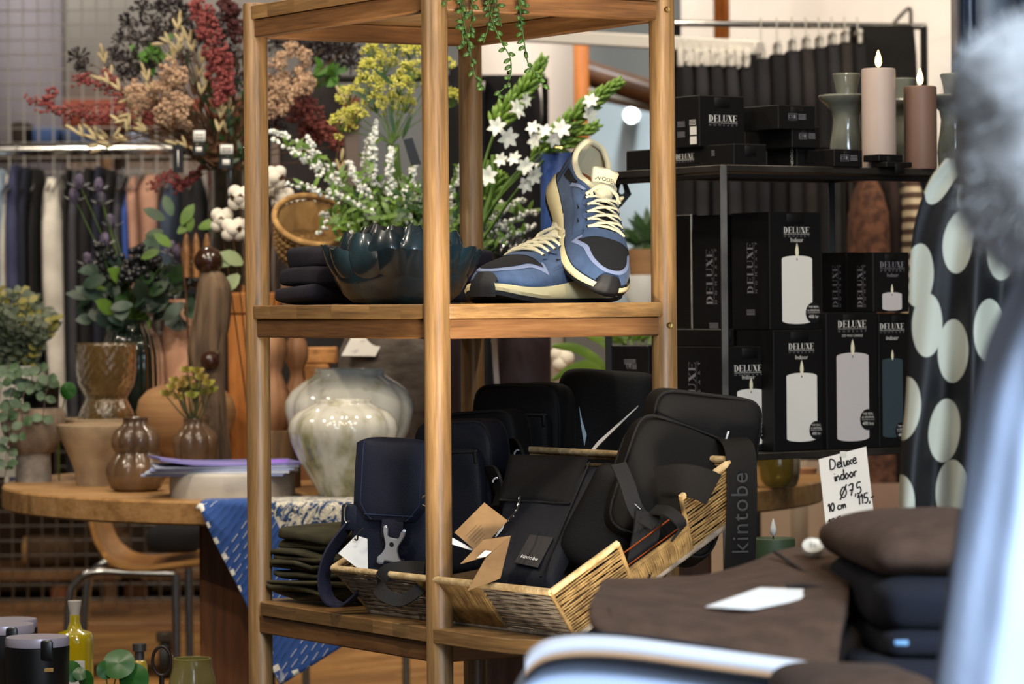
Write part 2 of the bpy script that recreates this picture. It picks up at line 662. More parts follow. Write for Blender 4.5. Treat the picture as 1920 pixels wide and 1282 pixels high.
# interior partitions of the room behind the rails
slab('wall_partition_left', (-2.6, 12.4, 1.83), (-0.55, 12.46, 3.2), M_WALLG)
slab('wall_partition_low', (-2.6, 12.4, 0.0), (-0.55, 12.46, 1.74), M_DARKWALL)
slab('trim_1', (-2.6, 12.36, 1.74), (-0.55, 12.46, 1.85), mat('maroon_paint', '#7c3a26', 0.7))
slab('trim_2', (-1.96, 12.33, 1.3), (-1.62, 12.399, 3.2), mat('violet_grey_paint', '#8e8990', 0.8))
wr = slab('wall_partition_right', (-0.12, 11.6, 0), (0.22, 11.66, 3.2), M_WALLW)
slab('wall_partition_far', (0.55, 10.9, 0), (3.9, 10.96, 3.2), M_WALLW)
slab('wall_mirror_room', (0.0, 12.9, 0.2), (1.2, 12.96, 1.86), mat('pale_blue_grey', '#b9c3c6', 0.7))
M_ORW = wood('orange_timber', '#9a531f', '#c1773a', '#d39250', (1, 1, 0.06), 30, 0.55)
slab('trim_3', P(1076, 40, 11.2) + Vector((0, 0, -1.9)), P(1102, 40, 11.3) + Vector((0, 0.05, 1.2)), M_ORW)
slab('trim_4', P(1340, 40, 10.5) + Vector((0, 0, -0.05)), P(1368, 40, 10.5) + Vector((0, 0.06, 1.2)), M_ORW)
b = MB()   # sloping ceiling beam seen through the gap
p0, p1 = P(1085, 132, 11.9), P(1290, 196, 11.9)
b.tube([p0, p1], 0.045, 4)
struct(b.build('trim_5', wood('dark_timber', '#4a2d16', '#6b4425', '#83562f', (0.1, 1, 1), 30), angle=0))
b = MB()
p0, p1 = P(1085, 170, 12.0), P(1290, 215, 12.0)
b.tube([p0, p1], 0.02, 4)
struct(b.build('trim_6', mat('beige_trim', '#b5a592', 0.7), angle=0))

# spot lamp seen lit between the posts
t = thing('wall_spotlight', 'small bright white spotlight shining on the pale wall beyond the sneakers', 'lamp', P(1184, 216, 12.7))
b = MB(); b.blobs([P(1184, 216, 12.7)], 0.026, ICO2); b.build('bulb', mat('spot_glow', '#eaf6ff', emit=28), t)
b = MB(); b.tube([P(1184, 216, 12.72) + Vector((0, 0.0, 0)), P(1184, 216, 12.86)], 0.03, 12); b.build('housing', mat('white_enamel', '#d8d8d4', 0.4), t)

# dark post close to the right edge
M_INK = mat('ink_gloss', '#0c1220', 0.25, col2='#1a2a44', nscale=4, nstretch=(6, 6, 0.3))
b = MB(); c0, c1 = P(1806, 100, 6.2), P(1935, 100, 6.2)
b.box(((c0.x + c1.x) / 2, 6.3, 1.62), (c1.x - c0.x, 0.16, 3.1), 0.01, 2)
b.box((c0.x + 0.014, 6.215, 1.62), (0.02, 0.03, 3.1), 0.006, 2)
struct(b.build('trim_7', M_INK))

# ================================================================== OAK SHELF UNIT
OAKS = ('#5a4429', '#80603a', '#9f7d50')
M_OAKV = wood('oak_post', *OAKS, (1, 1, 0.05), 55, 0.42)
PF, PLf, PR = Vector((-0.0969, 4.4, 0)), Vector((-0.360, 4.83, 0)), Vector((0.2044, 4.59, 0))
PB = PLf + PR - PF
Ld = (PLf - PF).normalized(); Rd = (PR - PF).normalized()
LL, RL = (PLf - PF).length, (PR - PF).length
angL = math.atan2(Ld.y, Ld.x)
angR = math.atan2(Rd.y, Rd.x)
M_OAKL = wood('oak_board', *OAKS, (0.05, 0.12, 1), 50, 0.42, rotz=-angL, rand=0.16)
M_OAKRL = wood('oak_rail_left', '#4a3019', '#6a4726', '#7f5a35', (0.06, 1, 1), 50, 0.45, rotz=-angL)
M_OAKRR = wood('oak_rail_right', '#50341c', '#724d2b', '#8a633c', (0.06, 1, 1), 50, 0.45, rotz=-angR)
M_BRASS = mat('brass', '#b08a4a', 0.35, 1.0)
unit = thing('shelf_unit', 'open oak shelf unit with four round posts holding sneakers and bags', 'shelf', ((PF + PB) / 2))
for p in (PF, PLf, PR, PB):
    b = MB()
    b.lathe([(0.0001, 1.527), (0.0155, 1.527), (0.0172, 1.5245), (0.0172, 0.0)], 28, (p.x, p.y, 0), cap1=True)
    b.build('post', M_OAKV, unit)

def inset_poly(ov, rc, extra=None):
    """rounded rectangle in (l, r) shelf coordinates"""
    pts = []
    for cx, cy, a0 in ((LL + ov - rc, RL + ov - rc, 0), (-ov + rc, RL + ov - rc, 90), (-ov + rc, -ov + rc, 180), (LL + ov - rc, -ov + rc, 270)):
        for i in range(7):
            a_ = math.radians(a0 + i * 15)
            pts.append((cx + rc * math.cos(a_), cy + rc * math.sin(a_)))
    return pts
def SW(l, r, z):
    q = PF + Ld * l + Rd * r
    return Vector((q.x, q.y, z))
def clip(poly, axis, lim, keep_less):
    out = []
    n = len(poly)
    for i in range(n):
        p, q = poly[i], poly[(i + 1) % n]
        ip = (p[axis] <= lim) == keep_less
        iq = (q[axis] <= lim) == keep_less
        if ip: out.append(p)
        if ip != iq:
            t_ = (lim - p[axis]) / (q[axis] - p[axis])
            out.append(tuple(p[k_] + t_ * (q[k_] - p[k_]) for k_ in (0, 1)))
    return out
def board(ztop, cuts, poly=None, th=0.019):
    poly = poly or inset_poly(0.014, 0.034)
    lim = [-9] + cuts + [9]
    for i in range(len(lim) - 1):
        q = clip(clip(poly, 0, lim[i + 1], True), 0, lim[i], False)
        if len(q) < 3: continue
        b = MB()
        e = 0.0012
        cx = sum(p[0] for p in q) / len(q); cy = sum(p[1] for p in q) / len(q)
        def ring(z, k_): return [SW(p[0] + (cx - p[0]) * k_, p[1] + (cy - p[1]) * k_, z) for p in q]
        b.rings([ring(ztop - th, .008), ring(ztop - th + e, 0), ring(ztop - e, 0), ring(ztop, .008)])
        b.build('stave', M_OAKL, unit, angle=30)
def rail(p, q, z0, z1, m, ins=0.0):
    d = (q - p).normalized()
    b = MB()
    c = (p + q) / 2
    v, f = rbox_geo((q - p).length - 0.026, 0.018, z1 - z0, 0.002, 1)
    b.add(v, f, mat=Matrix.Translation((c.x, c.y, (z0 + z1) / 2)) @ Matrix.Rotation(math.atan2(d.y, d.x), 4, 'Z'))
    b.build('rail', m, unit)
ZM, ZB, ZT = 1.0995, 0.683, 1.5225
for ztop in (ZM, ZT):
    board(ztop, [0.07, 0.155, 0.26, 0.36, 0.44])
pb = [(LL + 0.012, 0.02), (LL + 0.012, RL + 0.01), (LL - 0.02, RL + 0.014), (-0.02, RL + 0.014)]
for px, py in ((1235, 1168), (1160, 1182), (1090, 1196), (1030, 1200), (960, 1197), (905, 1191), (856, 1184)):
    q = PZ(px, py, ZB) - PF
    pb.append((q.dot(Ld), q.dot(Rd)))
pb += [(0.03, -0.016), (LL - 0.03, -0.014), (LL - 0.004, -0.002)]
board(ZB, [0.05, 0.15, 0.26, 0.37], pb)
for z in (ZM, ZT, ZB):
    rail(PF, PLf, z - 0.045, z - 0.019, M_OAKRL)
    rail(PR, PB, z - 0.045, z - 0.019, M_OAKRL)
    rail(PF, PR, z - 0.045, z - 0.019, M_OAKRR)
    rail(PLf, PB, z - 0.045, z - 0.019, M_OAKRR)
for z in (ZM - 0.031, ZT - 0.031):
    b = MB()
    n = Vector((0.38, -0.92, 0)).normalized()
    c = PR + n * 0.0145
    mt = n.to_track_quat('Z', 'Y').to_matrix().to_4x4()
    mt.translation = Vector((c.x, c.y, z))
    b.lathe([(0.0001, 0.0012), (0.0018, 0.0012), (0.002, 0.0035), (0.0038, 0.0038), (0.0045, 0.002), (0.0045, -0.004)], 16, mat=mt)
    b.build('bolt', M_BRASS, unit)

# ================================================================== ROUND TABLE
ZT_ = 0.75
TC, TR = Vector((-0.198, 6.835)), 0.818
M_TBL = wood('table_birch', '#7d5934', '#a07a4c', '#b58d60', (0.07, 1, 1), 24, 0.4, rand=0.08)
M_TLEG = wood('table_leg_wood', '#4a2a12', '#6e421e', '#824f26', (1, 1, 0.06), 30, 0.55)
table = thing('round_table', 'large round wooden table with thick pale edge behind the oak shelf unit', 'table', (TC.x, TC.y, 0))
for i in range(-5, 6):       # edge glued boards of the top
    lo, hi = i * 0.16 - 0.08, i * 0.16 + 0.08
    q = [(TR * math.cos(k_ * 2 * PI / 120), TR * math.sin(k_ * 2 * PI / 120)) for k_ in range(120)]
    q = clip(clip(q, 0, hi, True), 0, lo, False)
    if len(q) < 3: continue
    b = MB()
    rg = lambda z, k_: [(TC.x + p[0] * k_, TC.y + p[1] * k_, z) for p in q]
    b.rings([rg(ZT_ - 0.044, 0.995), rg(ZT_ - 0.040, 1), rg(ZT_ - 0.004, 1), rg(ZT_, 0.996)])
    b.build('tabletop_board', M_TBL, table, angle=30)
for px0, px1, Y in ((373, 497, 6.28), (1105, 1335, 6.45), (905, 1003, 7.2)):
    b = MB()
    x0, x1 = P(px0, 1100, Y).x, P(px1, 1100, Y).x
    b.box(((x0 + x1) / 2, Y + 0.06, 0.353), (x1 - x0, 0.1, 0.706), 0.006, 1)
    b.build('leg', M_TLEG, table)

# ================================================================== STEEL SHELF (right)
M_STEEL = mat('raw_steel', '#3a3733', 0.45, 0.85, col2='#55504a', nscale=12)
M_STEELD = mat('dark_steel', '#171412', 0.5, 0.6)
C0, L0, R0 = Vector((0.33, 5.3, 0)), Vector((0.157, 5.57, 0)), Vector((0.722, 5.58, 0))
K0 = L0 + R0 - C0
ad_, bd_ = (R0 - C0).normalized(), (L0 - C0).normalized()
ZS, ZL = 1.3125, 0.8625       # tops of the two steel shelves
rack = thing('steel_shelf', 'black steel frame shelf stacked with candle boxes', 'shelf', ((C0 + K0) / 2))
def bar(p, q, s, name, m, r=0.001):
    b = MB()
    d = (q - p)
    mt = Matrix.Translation((p + q) / 2) @ d.to_track_quat('X', 'Z').to_matrix().to_4x4()
    v, f = rbox_geo(d.length, s[0], s[1], r, 1)
    b.add(v, f, mat=mt)
    return b.build(name, m, rack)
up = Vector((0, 0, 1))
for p in (C0, L0, R0, K0):
    bar(p, p + up * (ZS - 0.0005), (0.011, 0.011), 'post', M_STEEL if p is C0 else M_STEELD)
for z in (ZS, ZL):
    for p, q in ((C0, R0), (L0, K0), (C0, L0), (R0, K0)):
        bar(p + up * (z - 0.006), q + up * (z - 0.006), (0.010, 0.011), 'rail', M_STEEL)
    if z == ZS:
        for p, q in ((C0, R0), (C0, L0)):
            bar(p + up * (z - 0.0175), q + up * (z - 0.0175), (0.008, 0.008), 'rail', M_STEELD)
    b = MB()
    ring = lambda zz: [Vector((p.x, p.y, zz)) for p in (C0, R0, K0, L0)]
    b.rings([ring(z - 0.003), ring(z - 0.0005)])
    b.build('shelf_plate', M_STEELD, rack, angle=0)
b = MB()   # gusset with keyhole, left end
Yg = 5.56
out = [P(1141, 326, Yg), P(1209, 330, Yg), P(1206, 338, Yg), P(1158, 396, Yg), P(1141, 396, Yg)]
hole = []
for i in range(16):
    a_ = 2 * PI * i / 16
    hole.append(P(1165.5 + 5 * math.sin(a_) * (1 if math.cos(a_) < 0.3 else 0.4), (359 - 5 * math.cos(a_)) if math.cos(a_) < 0.3 else 345, Yg))
dy = Vector((0, 0.003, 0))
ctr = P(1165.5, 357, Yg)
import bisect
def ray_out(p):
    d = p - ctr
    best = None
    for i in range(len(out)):
        q, r_ = out[i], out[(i + 1) % len(out)]
        e = r_ - q
        den = d.x * e.z - d.z * e.x
        if abs(den) < 1e-12: continue
        t_ = ((q.x - ctr.x) * e.z - (q.z - ctr.z) * e.x) / den
        u_ = ((q.x - ctr.x) * d.z - (q.z - ctr.z) * d.x) / den
        if t_ > 0 and -1e-6 <= u_ <= 1 + 1e-6 and (best is None or t_ < best): best = t_
    return ctr + d * (best or 1)
outer = [ray_out(p) for p in hole]
b.grid([[p, q] for p, q in zip(outer, hole)], closeu=True)
b.grid([[p + dy, q + dy] for p, q in zip(outer, hole)][::-1], closeu=True)
b.grid([[q, q + dy] for q in hole], closeu=True)
b.grid([[p + dy, p] for p in outer], closeu=True)
b.build('gusset', M_STEELD, rack, angle=20)
# ================================================================== SNEAKERS
M_SUEDE = mat('blue_suede', '#40577a', 0.85, col2='#364b6a', nscale=60, bump=0.15, bscale=900, sheen=0.08)
M_SUEDE2 = mat('blue_suede_overlay', '#394e6d', 0.85, col2='#30435f', nscale=60, bump=0.15, bscale=900, sheen=0.05)
M_LBLUE = mat('pale_blue_trim', '#7b88a6', 0.7, bump=0.1, bscale=700)
M_MESHK = mat('black_mesh', '#08090d', 0.85, col2='#12141a', nscale=900, bump=0.5, bscale=1200)
M_CREAM = mat('cream_foam', '#d3c79a', 0.6, bump=0.06, bscale=500)
M_LINING = mat('cream_lining', '#cfc7a4', 0.9, bump=0.2, bscale=900, sheen=0.3)
M_LACE = mat('cream_lace', '#cdc4a2', 0.85, bump=0.4, bscale=1200)
M_RUBBER = mat('black_rubber', '#121316', 0.6, bump=0.1, bscale=400)
M_RUST = mat('rust_insole', '#7a4322', 0.9)
M_INKP = mat('black_print', '#0b0b0c', 0.7)

def two_sided(m, inner):
    nt = m.node_tree; L = nt.links.new; bs = nt.nodes['Principled BSDF']
    g_ = nt.nodes.new('ShaderNodeNewGeometry'); mx = nt.nodes.new('ShaderNodeMixRGB')
    L(bs.inputs['Base Color'].links[0].from_socket, mx.inputs[1]); mx.inputs[2].default_value = lin(inner)
    L(g_.outputs['Backfacing'], mx.inputs[0]); L(mx.outputs[0], bs.inputs['Base Color'])
M_SUEDEU = mat('blue_suede_lined', '#40577a', 0.85, col2='#364b6a', nscale=60, bump=0.15, bscale=900, sheen=0.08)
two_sided(M_SUEDEU, '#cfc7a4')
def ip(x, xs, ys):
    """smooth interpolation"""
    i = max(0, min(len(xs) - 2, bisect.bisect_right(xs, x) - 1))
    t = min(1, max(0, (x - xs[i]) / (xs[i + 1] - xs[i])))
    def sl(k):
        if k <= 0 or k >= len(xs) - 1: return (ys[min(k + 1, len(xs) - 1)] - ys[max(k - 1, 0)]) / (xs[min(k + 1, len(xs) - 1)] - xs[max(k - 1, 0)])
        a_, b_ = (ys[k] - ys[k - 1]) / (xs[k] - xs[k - 1]), (ys[k + 1] - ys[k]) / (xs[k + 1] - xs[k])
        return 0 if a_ * b_ <= 0 else 2 * a_ * b_ / (a_ + b_)
    h = xs[i + 1] - xs[i]
    a_, b_ = sl(i) * h, sl(i + 1) * h
    return ys[i] * (2 * t ** 3 - 3 * t * t + 1) + a_ * (t ** 3 - 2 * t * t + t) + ys[i + 1] * (3 * t * t - 2 * t ** 3) + b_ * (t ** 3 - t * t)
SX = [0, .003, .01, .025, .05, .08, .12, .17, .22, .26, .282, .294, .299, .30]
SWD = [0.0, .016, .028, .042, .0530, .0560, .0520, .0440, .0415, .041, .036, .023, .010, 0.0]
sw_ = lambda x: ip(x, SX, SWD)
szb = lambda x: ip(x, [0, .05, .1, .2, .3], [.026, .019, .022, .034, .044])
szt = lambda x: ip(x, [0, .008, .025, .05, .09, .13, .165, .19, .22, .25, .28, .30], [.034, .044, .054, .061, .071, .083, .093, .097, .091, .091, .103, .118])
so_ = lambda x: ip(x, [0, .155, .175, .20, .235, .27, .284, .294, .299, .30], [0, 0, .015, .027, .0325, .0315, .026, .0165, .0065, 0])
def SS(x, p, off=0.0):
    """point on the upper: p -1..1 from one bottom edge over the top to the other"""
    def f(x, p):
        a_ = (1 - abs(p)) * PI / 2
        sg = -1 if p < 0 else 1
        o, w_ = so_(x), sw_(x)
        y = o + max(0, w_ - o) * max(0, math.cos(a_)) ** 0.75
        zb, zt = szb(x), szt(x)
        return Vector((x, sg * y, zb + (zt - zb) * math.sin(a_) ** (0.95 if x < .15 else 1.0)))
    q = f(x, p)
    if off:
        e = 1e-3
        du = f(min(.299, x + e), p) - f(max(.001, x - e), p)
        pa, pb_ = max(-1, p - .02), min(1, p + .02)
        if pa < 0 < pb_ and so_(x) > 0: pa, pb_ = (0.001, .04) if p >= 0 else (-.04, -.001)
        dv = f(x, pb_) - f(x, pa)
        n = du.cross(dv)
        if n.length > 1e-12:
            q = q + n.normalized() * off
    return q

def make_shoe(root, side, show_label):
    xs = sorted(set([0.30 * (1 - math.cos(PI * i / 46)) / 2 for i in range(47)]))
    for s_ in (-1,):
        b = MB()
        for sg in (-1, 1):
            g = [[SS(x, sg * max(1e-4, 1 - j / 13)) for j in range(14)] for x in xs]
            b.grid(g if sg < 0 else [r[::-1] for r in g])
        b.build('upper', M_SUEDEU, root, local=True, angle=60)
    # lining and footbed
    b = MB()
    lx = [x for x in xs if x > .15]
    for sg in (-1, 1):
        b.grid([[SS(x, sg * (1 - j / 9) if j < 9 else sg * 0.0001, -0.0018) * 1.0 for j in range(10)] for x in lx])
    b.build('lining', M_LINING, root, local=True, angle=60)
    b = MB()
    b.grid([[Vector((x, sw_(x) * .9 * k_, szb(x) + 0.012)) for k_ in (-1, -.5, 0, .5, 1)] for x in lx])
    b.build('insole', M_RUST, root, local=True)
    # padded collar
    b = MB()
    cx = [.172 + (.2985 - .172) * i / 26 for i in range(27)]
    path = [SS(x, 0.001) for x in cx] + [SS(x, -0.001) for x in cx[::-1]]
    b.tube(spline(path[::2], 3), 0.0052, 10)
    b.build('collar', M_LINING, root, local=True, angle=180)
    # sole
    sbot = lambda x: ip(x, [0, .03, .07, .24, .30], [.014, .005, 0, 0, .010])
    sm = lambda x: sw_(x) + .0055 * min(1, (sw_(x) / .02)) + .0005
    xs2 = [-0.004 + 0.309 * (1 - math.cos(PI * i / 40)) / 2 for i in range(41)]
    cl = lambda x: min(.2999, max(.0001, (x + .004) * .30 / .309))
    def ringat(x, k_, dz0, z):
        return None
    b = MB()
    prof = lambda x: [(sm(cl(x)) * .97, sbot(cl(x)) + .006), (sm(cl(x)) * 1.03, sbot(cl(x)) + .011), (sm(cl(x)), szb(cl(x)) - .002), (sm(cl(x)) - .003 * min(1, sw_(cl(x)) / .02), szb(cl(x)) + .0035)]
    for sg in (-1, 1):
        g = [[Vector((x, sg * y, z)) for y, z in prof(x)] for x in xs2]
        b.grid(g if sg > 0 else [r[::-1] for r in g])
    b.build('midsole', M_CREAM, root, local=True, angle=50)
    b = MB()
    rg = [[Vector((x, y, z)) for y, z in ((-sm(cl(x)) * .99, sbot(cl(x)) + .0065), (-sm(cl(x)) * .95, sbot(cl(x))), (sm(cl(x)) * .95, sbot(cl(x))), (sm(cl(x)) * .99, sbot(cl(x)) + .0065))] for x in xs2]
    b.rings(rg)
    b.build('outsole', M_RUBBER, root, local=True, angle=50)
    # rubber toe bumper
    b = MB()
    g = []
    for i in range(15):
        p_ = -1 + 2 * i / 14
        yy = p_ * .023
        xx = 0.0
        while sw_(xx) < abs(yy) and xx < .03: xx += .0002
        hh = .046 - .016 * p_ ** 4
        g.append([Vector((xx - .0062, yy, .010)), Vector((xx - .0068, yy, .022)), Vector((xx - .0042, yy, .033)), Vector((xx + .003, yy, hh))])
    b.grid(g)
    b.build('toe_bumper', M_RUBBER, root, local=True, angle=60)
    # patches
    def patch(name, m, x0, x1, lo, hi, off, n=22, k=10, mirror=False):
        b = MB()
        for sg in ((1, -1) if mirror else (1,)):
            g = []
            for i in range(n + 1):
                x = x0 + (x1 - x0) * i / n
                t = i / n
                l, h = lo(t), hi(t)
                g.append([SS(x, sg * (l + (h - l) * j / k), off) for j in range(k + 1)])
            b.grid(g if sg > 0 else [r[::-1] for r in g])
        return b.build(name, m, root, local=True, angle=70)
    rnd = lambda t, a_, e=2.4: a_ * max(0.0, 1 - abs(2 * t - 1) ** e) ** (1 / e)
    fl = lambda t: ip(t, [0, .05, .25, .6, .85, 1], [.10, .30, .46, .50, .66, .78])
    fi = lambda t: ip(t, [0, .06, .3, .65, .88, 1], [.05, .22, .35, .38, .52, .60])
    patch('toe_trim', M_LBLUE, .010, .087, lambda t: -fl(t), lambda t: fl(t), 0.0008, 26, 16)
    patch('toe_mesh', M_MESHK, .015, .081, lambda t: -fi(t), lambda t: fi(t), 0.0016, 26, 16)
    patch('vamp_overlay', M_SUEDE2, .078, .096, lambda t: -.50 + .1 * t, lambda t: .50 - .1 * t, 0.0024, 8, 14)
    ey = lambda t: .40 + .05 * math.sin(t * 19)
    patch('eyestay', M_SUEDE2, .092, .178, lambda t: .135 - .03 * t, lambda t: ey(t), 0.0022, 40, 6, True)
    patch('lace_gap', M_MESHK, .094, .172, lambda t: -.15, lambda t: .15, 0.0012, 16, 6)
    patch('quarter_mesh', M_MESHK, .205, .255, lambda t: .30 + .1 * t, lambda t: .46 + .22 * t, 0.0014, 12, 6, True)
    patch('quarter_stroke', M_LBLUE, .178, .215, lambda t: .22 + .25 * t, lambda t: .30 + .30 * t, 0.002, 12, 4, True)
    patch('heel_counter', M_SUEDE2, .262, .298, lambda t: .30, lambda t: .98, 0.0018, 12, 8, True)
    patch('toe_cap_stitch', M_SUEDE2, .10, .20, lambda t: .70 - .10 * t, lambda t: .72 - .1 * t, 0.0016, 20, 2, True)
    for q in (.118, .150):
        patch('side_notch', M_MESHK, q, q + .012, lambda t: .52 + .05 * t, lambda t: .575, 0.0018, 4, 3, True)
    # tongue
    b = MB()
    tp = spline([(.150, 0, .0905), (.172, 0, .100), (.186, 0, .110), (.196, 0, .121), (.200, 0, .129)], 5)
    def tong(off, wmul=1.0):
        g = []
        for i, p_ in enumerate(tp):
            t = i / (len(tp) - 1)
            hw = (.0165 + .009 * t) * wmul * (1 if t < .85 else math.sqrt(max(0.05, 1 - ((t - .85) / .16) ** 2)))
            d = (tp[min(i + 1, len(tp) - 1)] - tp[max(i - 1, 0)]).normalized()
            n = Vector((-d.z, 0, d.x))
            g.append([p_ + n * (off - .010 * (k_ / 6) ** 2) + Vector((0, hw * k_ / 6, 0)) for k_ in range(-6, 7)])
        return g
    g0, g1 = tong(0.0045), tong(-0.001, 1.0)
    b.grid(g0)
    b.grid([r[::-1] for r in g1])
    b.grid([[g0[i][0], g1[i][0]] for i in range(len(g0))][::-1]); b.grid([[g0[i][-1], g1[i][-1]] for i in range(len(g0))]); b.grid([[x_, y_] for x_, y_ in zip(g0[-1], g1[-1])][::-1])
    tg = b.build('tongue', M_LINING, root, local=True, angle=60)
    if show_label:
        pm = tp[11]; d = (tp[14] - tp[8]).normalized(); n = Vector((-d.z, 0, d.x))
        for txt, sz, dd in (('WODEN', .0105, .001), ('COPENHAGEN', .0028, -.007)):
            v, f = text_geo(txt, sz, 1.0 if sz > .005 else 1.3)
            v = v.copy(); bow = -.010 * (v[:, 0] / .021) ** 2
            mt = face_frame(pm + d * dd + n * .0050, (0, -1, 0), d)
            v[:, 2] += bow
            # the text faces outward along n
            b = MB(); b.add(v, f, mat=mt); b.build('lettering', M_INKP, tg, local=True, angle=0)
    # laces: crossing pairs, flat cords
    b = MB()
    rows = [.100, .116, .132, .148, .164]
    def L(x, p_, h=.004): return SS(x, p_, h)
    for i, x in enumerate(rows):
        last = i == len(rows) - 1
        if i == 0:
            b.tube([L(x, p_, .0032 + .002 * (1 - abs(p_) / .3)) for p_ in (-.34, -.28, -.15, 0, .15, .28, .34)], .0024, 7)
        else:
            xp = rows[i - 1]
            for sg in (-1, 1):
                hh = .0045 if sg > 0 else .0062
                b.tube([L(x, sg * .34, .0022), L(x, sg * .27, .0036), L(x - .003, sg * .15, hh), L((x + xp) / 2, 0, hh + .001), L(xp + .003, -sg * .15, hh), L(xp, -sg * .25, .0036)], .0024, 7)
    # bow at the top
    e = SS(.172, .25, .004)
    for sg in (-1, 1):
        b.tube(spline([L(.164, sg * .20, .005), L(.172, sg * .12, .008), Vector((.178, sg * .006, .109)), Vector((.172, -sg * .016, .105)), L(.168, -sg * .3, .006)], 5), .0028, 7)
    q0 = SS(.172, side * .2, .005)
    if show_label:
        b.tube(spline([q0, SS(.182, side * .28, .009), SS(.20, side * .5, .010), SS(.215, side * .85, .012), Vector((.222, side * .052, .010)), Vector((.232, side * .055, -.02))], 6), .0027, 7)
    b.build('laces', M_LACE, root, local=True, angle=180)
    b = MB()
    for x in rows:
        for sg in (-1, 1):
            b.blobs([SS(x, sg * .34, .002)], .003, ICO1)
    b.build('eyelets', M_INKP, root, local=True)

def orient(o, origin, ax, up_hint, s_=1.0):
    x = Vector(ax).normalized(); z = Vector(up_hint); z = (z - x * z.dot(x)).normalized(); y = z.cross(x)
    m = Matrix((x, y, z)).transposed().to_4x4()
    o.rotation_mode = 'QUATERNION'
    o.rotation_quaternion = m.to_quaternion()
    o.location = origin
    o.scale = (s_, s_, s_)
shoe1 = thing('sneaker', 'blue suede sneaker propped up with toe on the shelf, opening and laces facing front', 'shoe', (0, 0, 0), 'pair of blue sneakers on the shelf')
make_shoe(shoe1, -1, True)
ax1 = Vector((-0.18, 0.76, 0.57)).normalized()
orient(shoe1, P(1126, 560, 4.556), ax1, (0.36, -0.25, 0.90), 0.81)
shoe2 = thing('sneaker', 'blue suede sneaker lying flat with its toe pointing left behind the propped one', 'shoe', (0, 0, 0), 'pair of blue sneakers on the shelf')
make_shoe(shoe2, 1, False)
q = P(905, 560, 4.50)
orient(shoe2, Vector((q.x, q.y, ZM)), (0.60, 0.80, 0), (0, 0, 1), 0.93)

# ================================================================== LOTUS BOWLS
def glaze(key, a_, b_, c_):
    m = mat(key, a_, 0.27, col2=b_, nscale=14, nstretch=(1, 1, .5), bump=0.15, bscale=60, coat=0.6)
    return m
M_GLZ = glaze('dark_teal_glaze', '#11171b', '#2b4148', '')
M_GLK = glaze('black_glaze', '#070708', '#14151a', '')
def lotus(root, m):
    b = MB()
    b.lathe([(.0001, .004), (.05, .004), (.055, 0), (.062, 0), (.08, .012), (.092, .030), (.094, .036), (.088, .040), (.08, .034), (.055, .012), (.0001, .009)], 48)
    b.build('bowl_body', m, root, local=True, angle=50)
    def ring(n, r0, z0, r1, z1, wd, curl, ph, top):
        for i in range(n):
            th = 2 * PI * (i + ph) / n + random.uniform(-.04, .04)
            b = MB()
            jz = random.uniform(-.004, .004)
            def pt(u, t, off):
                a_ = th + u * wd * (0.80 + .38 * math.sin(PI * min(1, t * .62 + .1))) * (1 if t < .9 else (1 - .12 * ((t - .9) / .1) ** 2))
                cup = -.010 * (abs(u) ** 2.5) * (0.5 + .6 * t) + .007 * math.sin(PI * t)
                rr = r0 + (r1 - r0) * t ** (1.3) + cup * 1.15 + curl * t ** 3 + off
                zz = z0 + (z1 - z0 + jz) * t - .007 * abs(u) ** 4 * t ** 3 + (.0016 * math.sin(u * 9 + i * 2) if t > .95 else 0)
                return Vector((rr * math.cos(a_), rr * math.sin(a_), zz))
            U = [-1 + k_ / 4 for k_ in range(9)]
            T = [k_ / 7 for k_ in range(8)]
            go = [[pt(u, t, 0) for u in U] for t in T]
            gi = [[pt(u, t, -.0035) for u in U] for t in T]
            b.grid([r[::-1] for r in go]); b.grid(gi)
            for e0, e1 in ((go[-1], gi[-1]), ([r[0] for r in go], [r[0] for r in gi]), ([r[-1] for r in go], [r[-1] for r in gi])):
                b.grid([[p_, q_] for p_, q_ in zip(e0, e1)])
            b.build('petal', m, root, local=True, angle=50)
    ring(15, .086, .024, .104, .070, .28, .008, 0, 1)
    ring(12, .078, .034, .086, .088, .30, -.006, .5, 2)
    ring(10, .058, .034, .062, .096, .36, -.010, .2, 3)
q = PF + Ld * .268 + Rd * .105
lot1 = thing('lotus_bowl', 'glossy dark teal ceramic bowl of lotus petals on the shelf left of the sneakers', 'bowl', (0, 0, 0))
lotus(lot1, M_GLZ)
lot1.location = (P(753, 560, q.y).x, q.y, ZM); lot1.scale = (1, 1, 1.1)

# ================================================================== FOLDED STACKS ON THE OAK SHELVES
def folded_item(name, m, w_, d_, h, seed, label, cat, group, loc, rotz, layers=2, amp=0.004, e2=0.16):
    b = MB()
    lh = h / layers
    for k_ in range(layers):
        dx = math.sin(seed * 3 + k_ * 2) * .006
        b.pillow((dx, dx * .7, lh * (k_ + .5)), (w_ / 2, d_ / 2, lh * .64), .42, e2, 72, 20, amp, seed * 7 + k_ * 3.1, 13)
    o = b.build(name, m, local=True, loc=(0, 0, 0), angle=180)
    lo = min(v.co.z for v in o.data.vertices)
    o.location = Vector(loc) - Vector((0, 0, lo))
    o.rotation_euler = (0, 0, rotz)
    tag(o, label, cat, group)
    return o
M_NAVYC = mat('navy_cotton', '#100e18', 0.95, col2='#171421', nscale=30, bump=0.25, bscale=500)
M_OLIVE = mat('olive_cotton', '#454026', 0.95, col2='#2f2c1a', nscale=14, bump=0.25, bscale=400)
q = SW(.437, .17, 0)
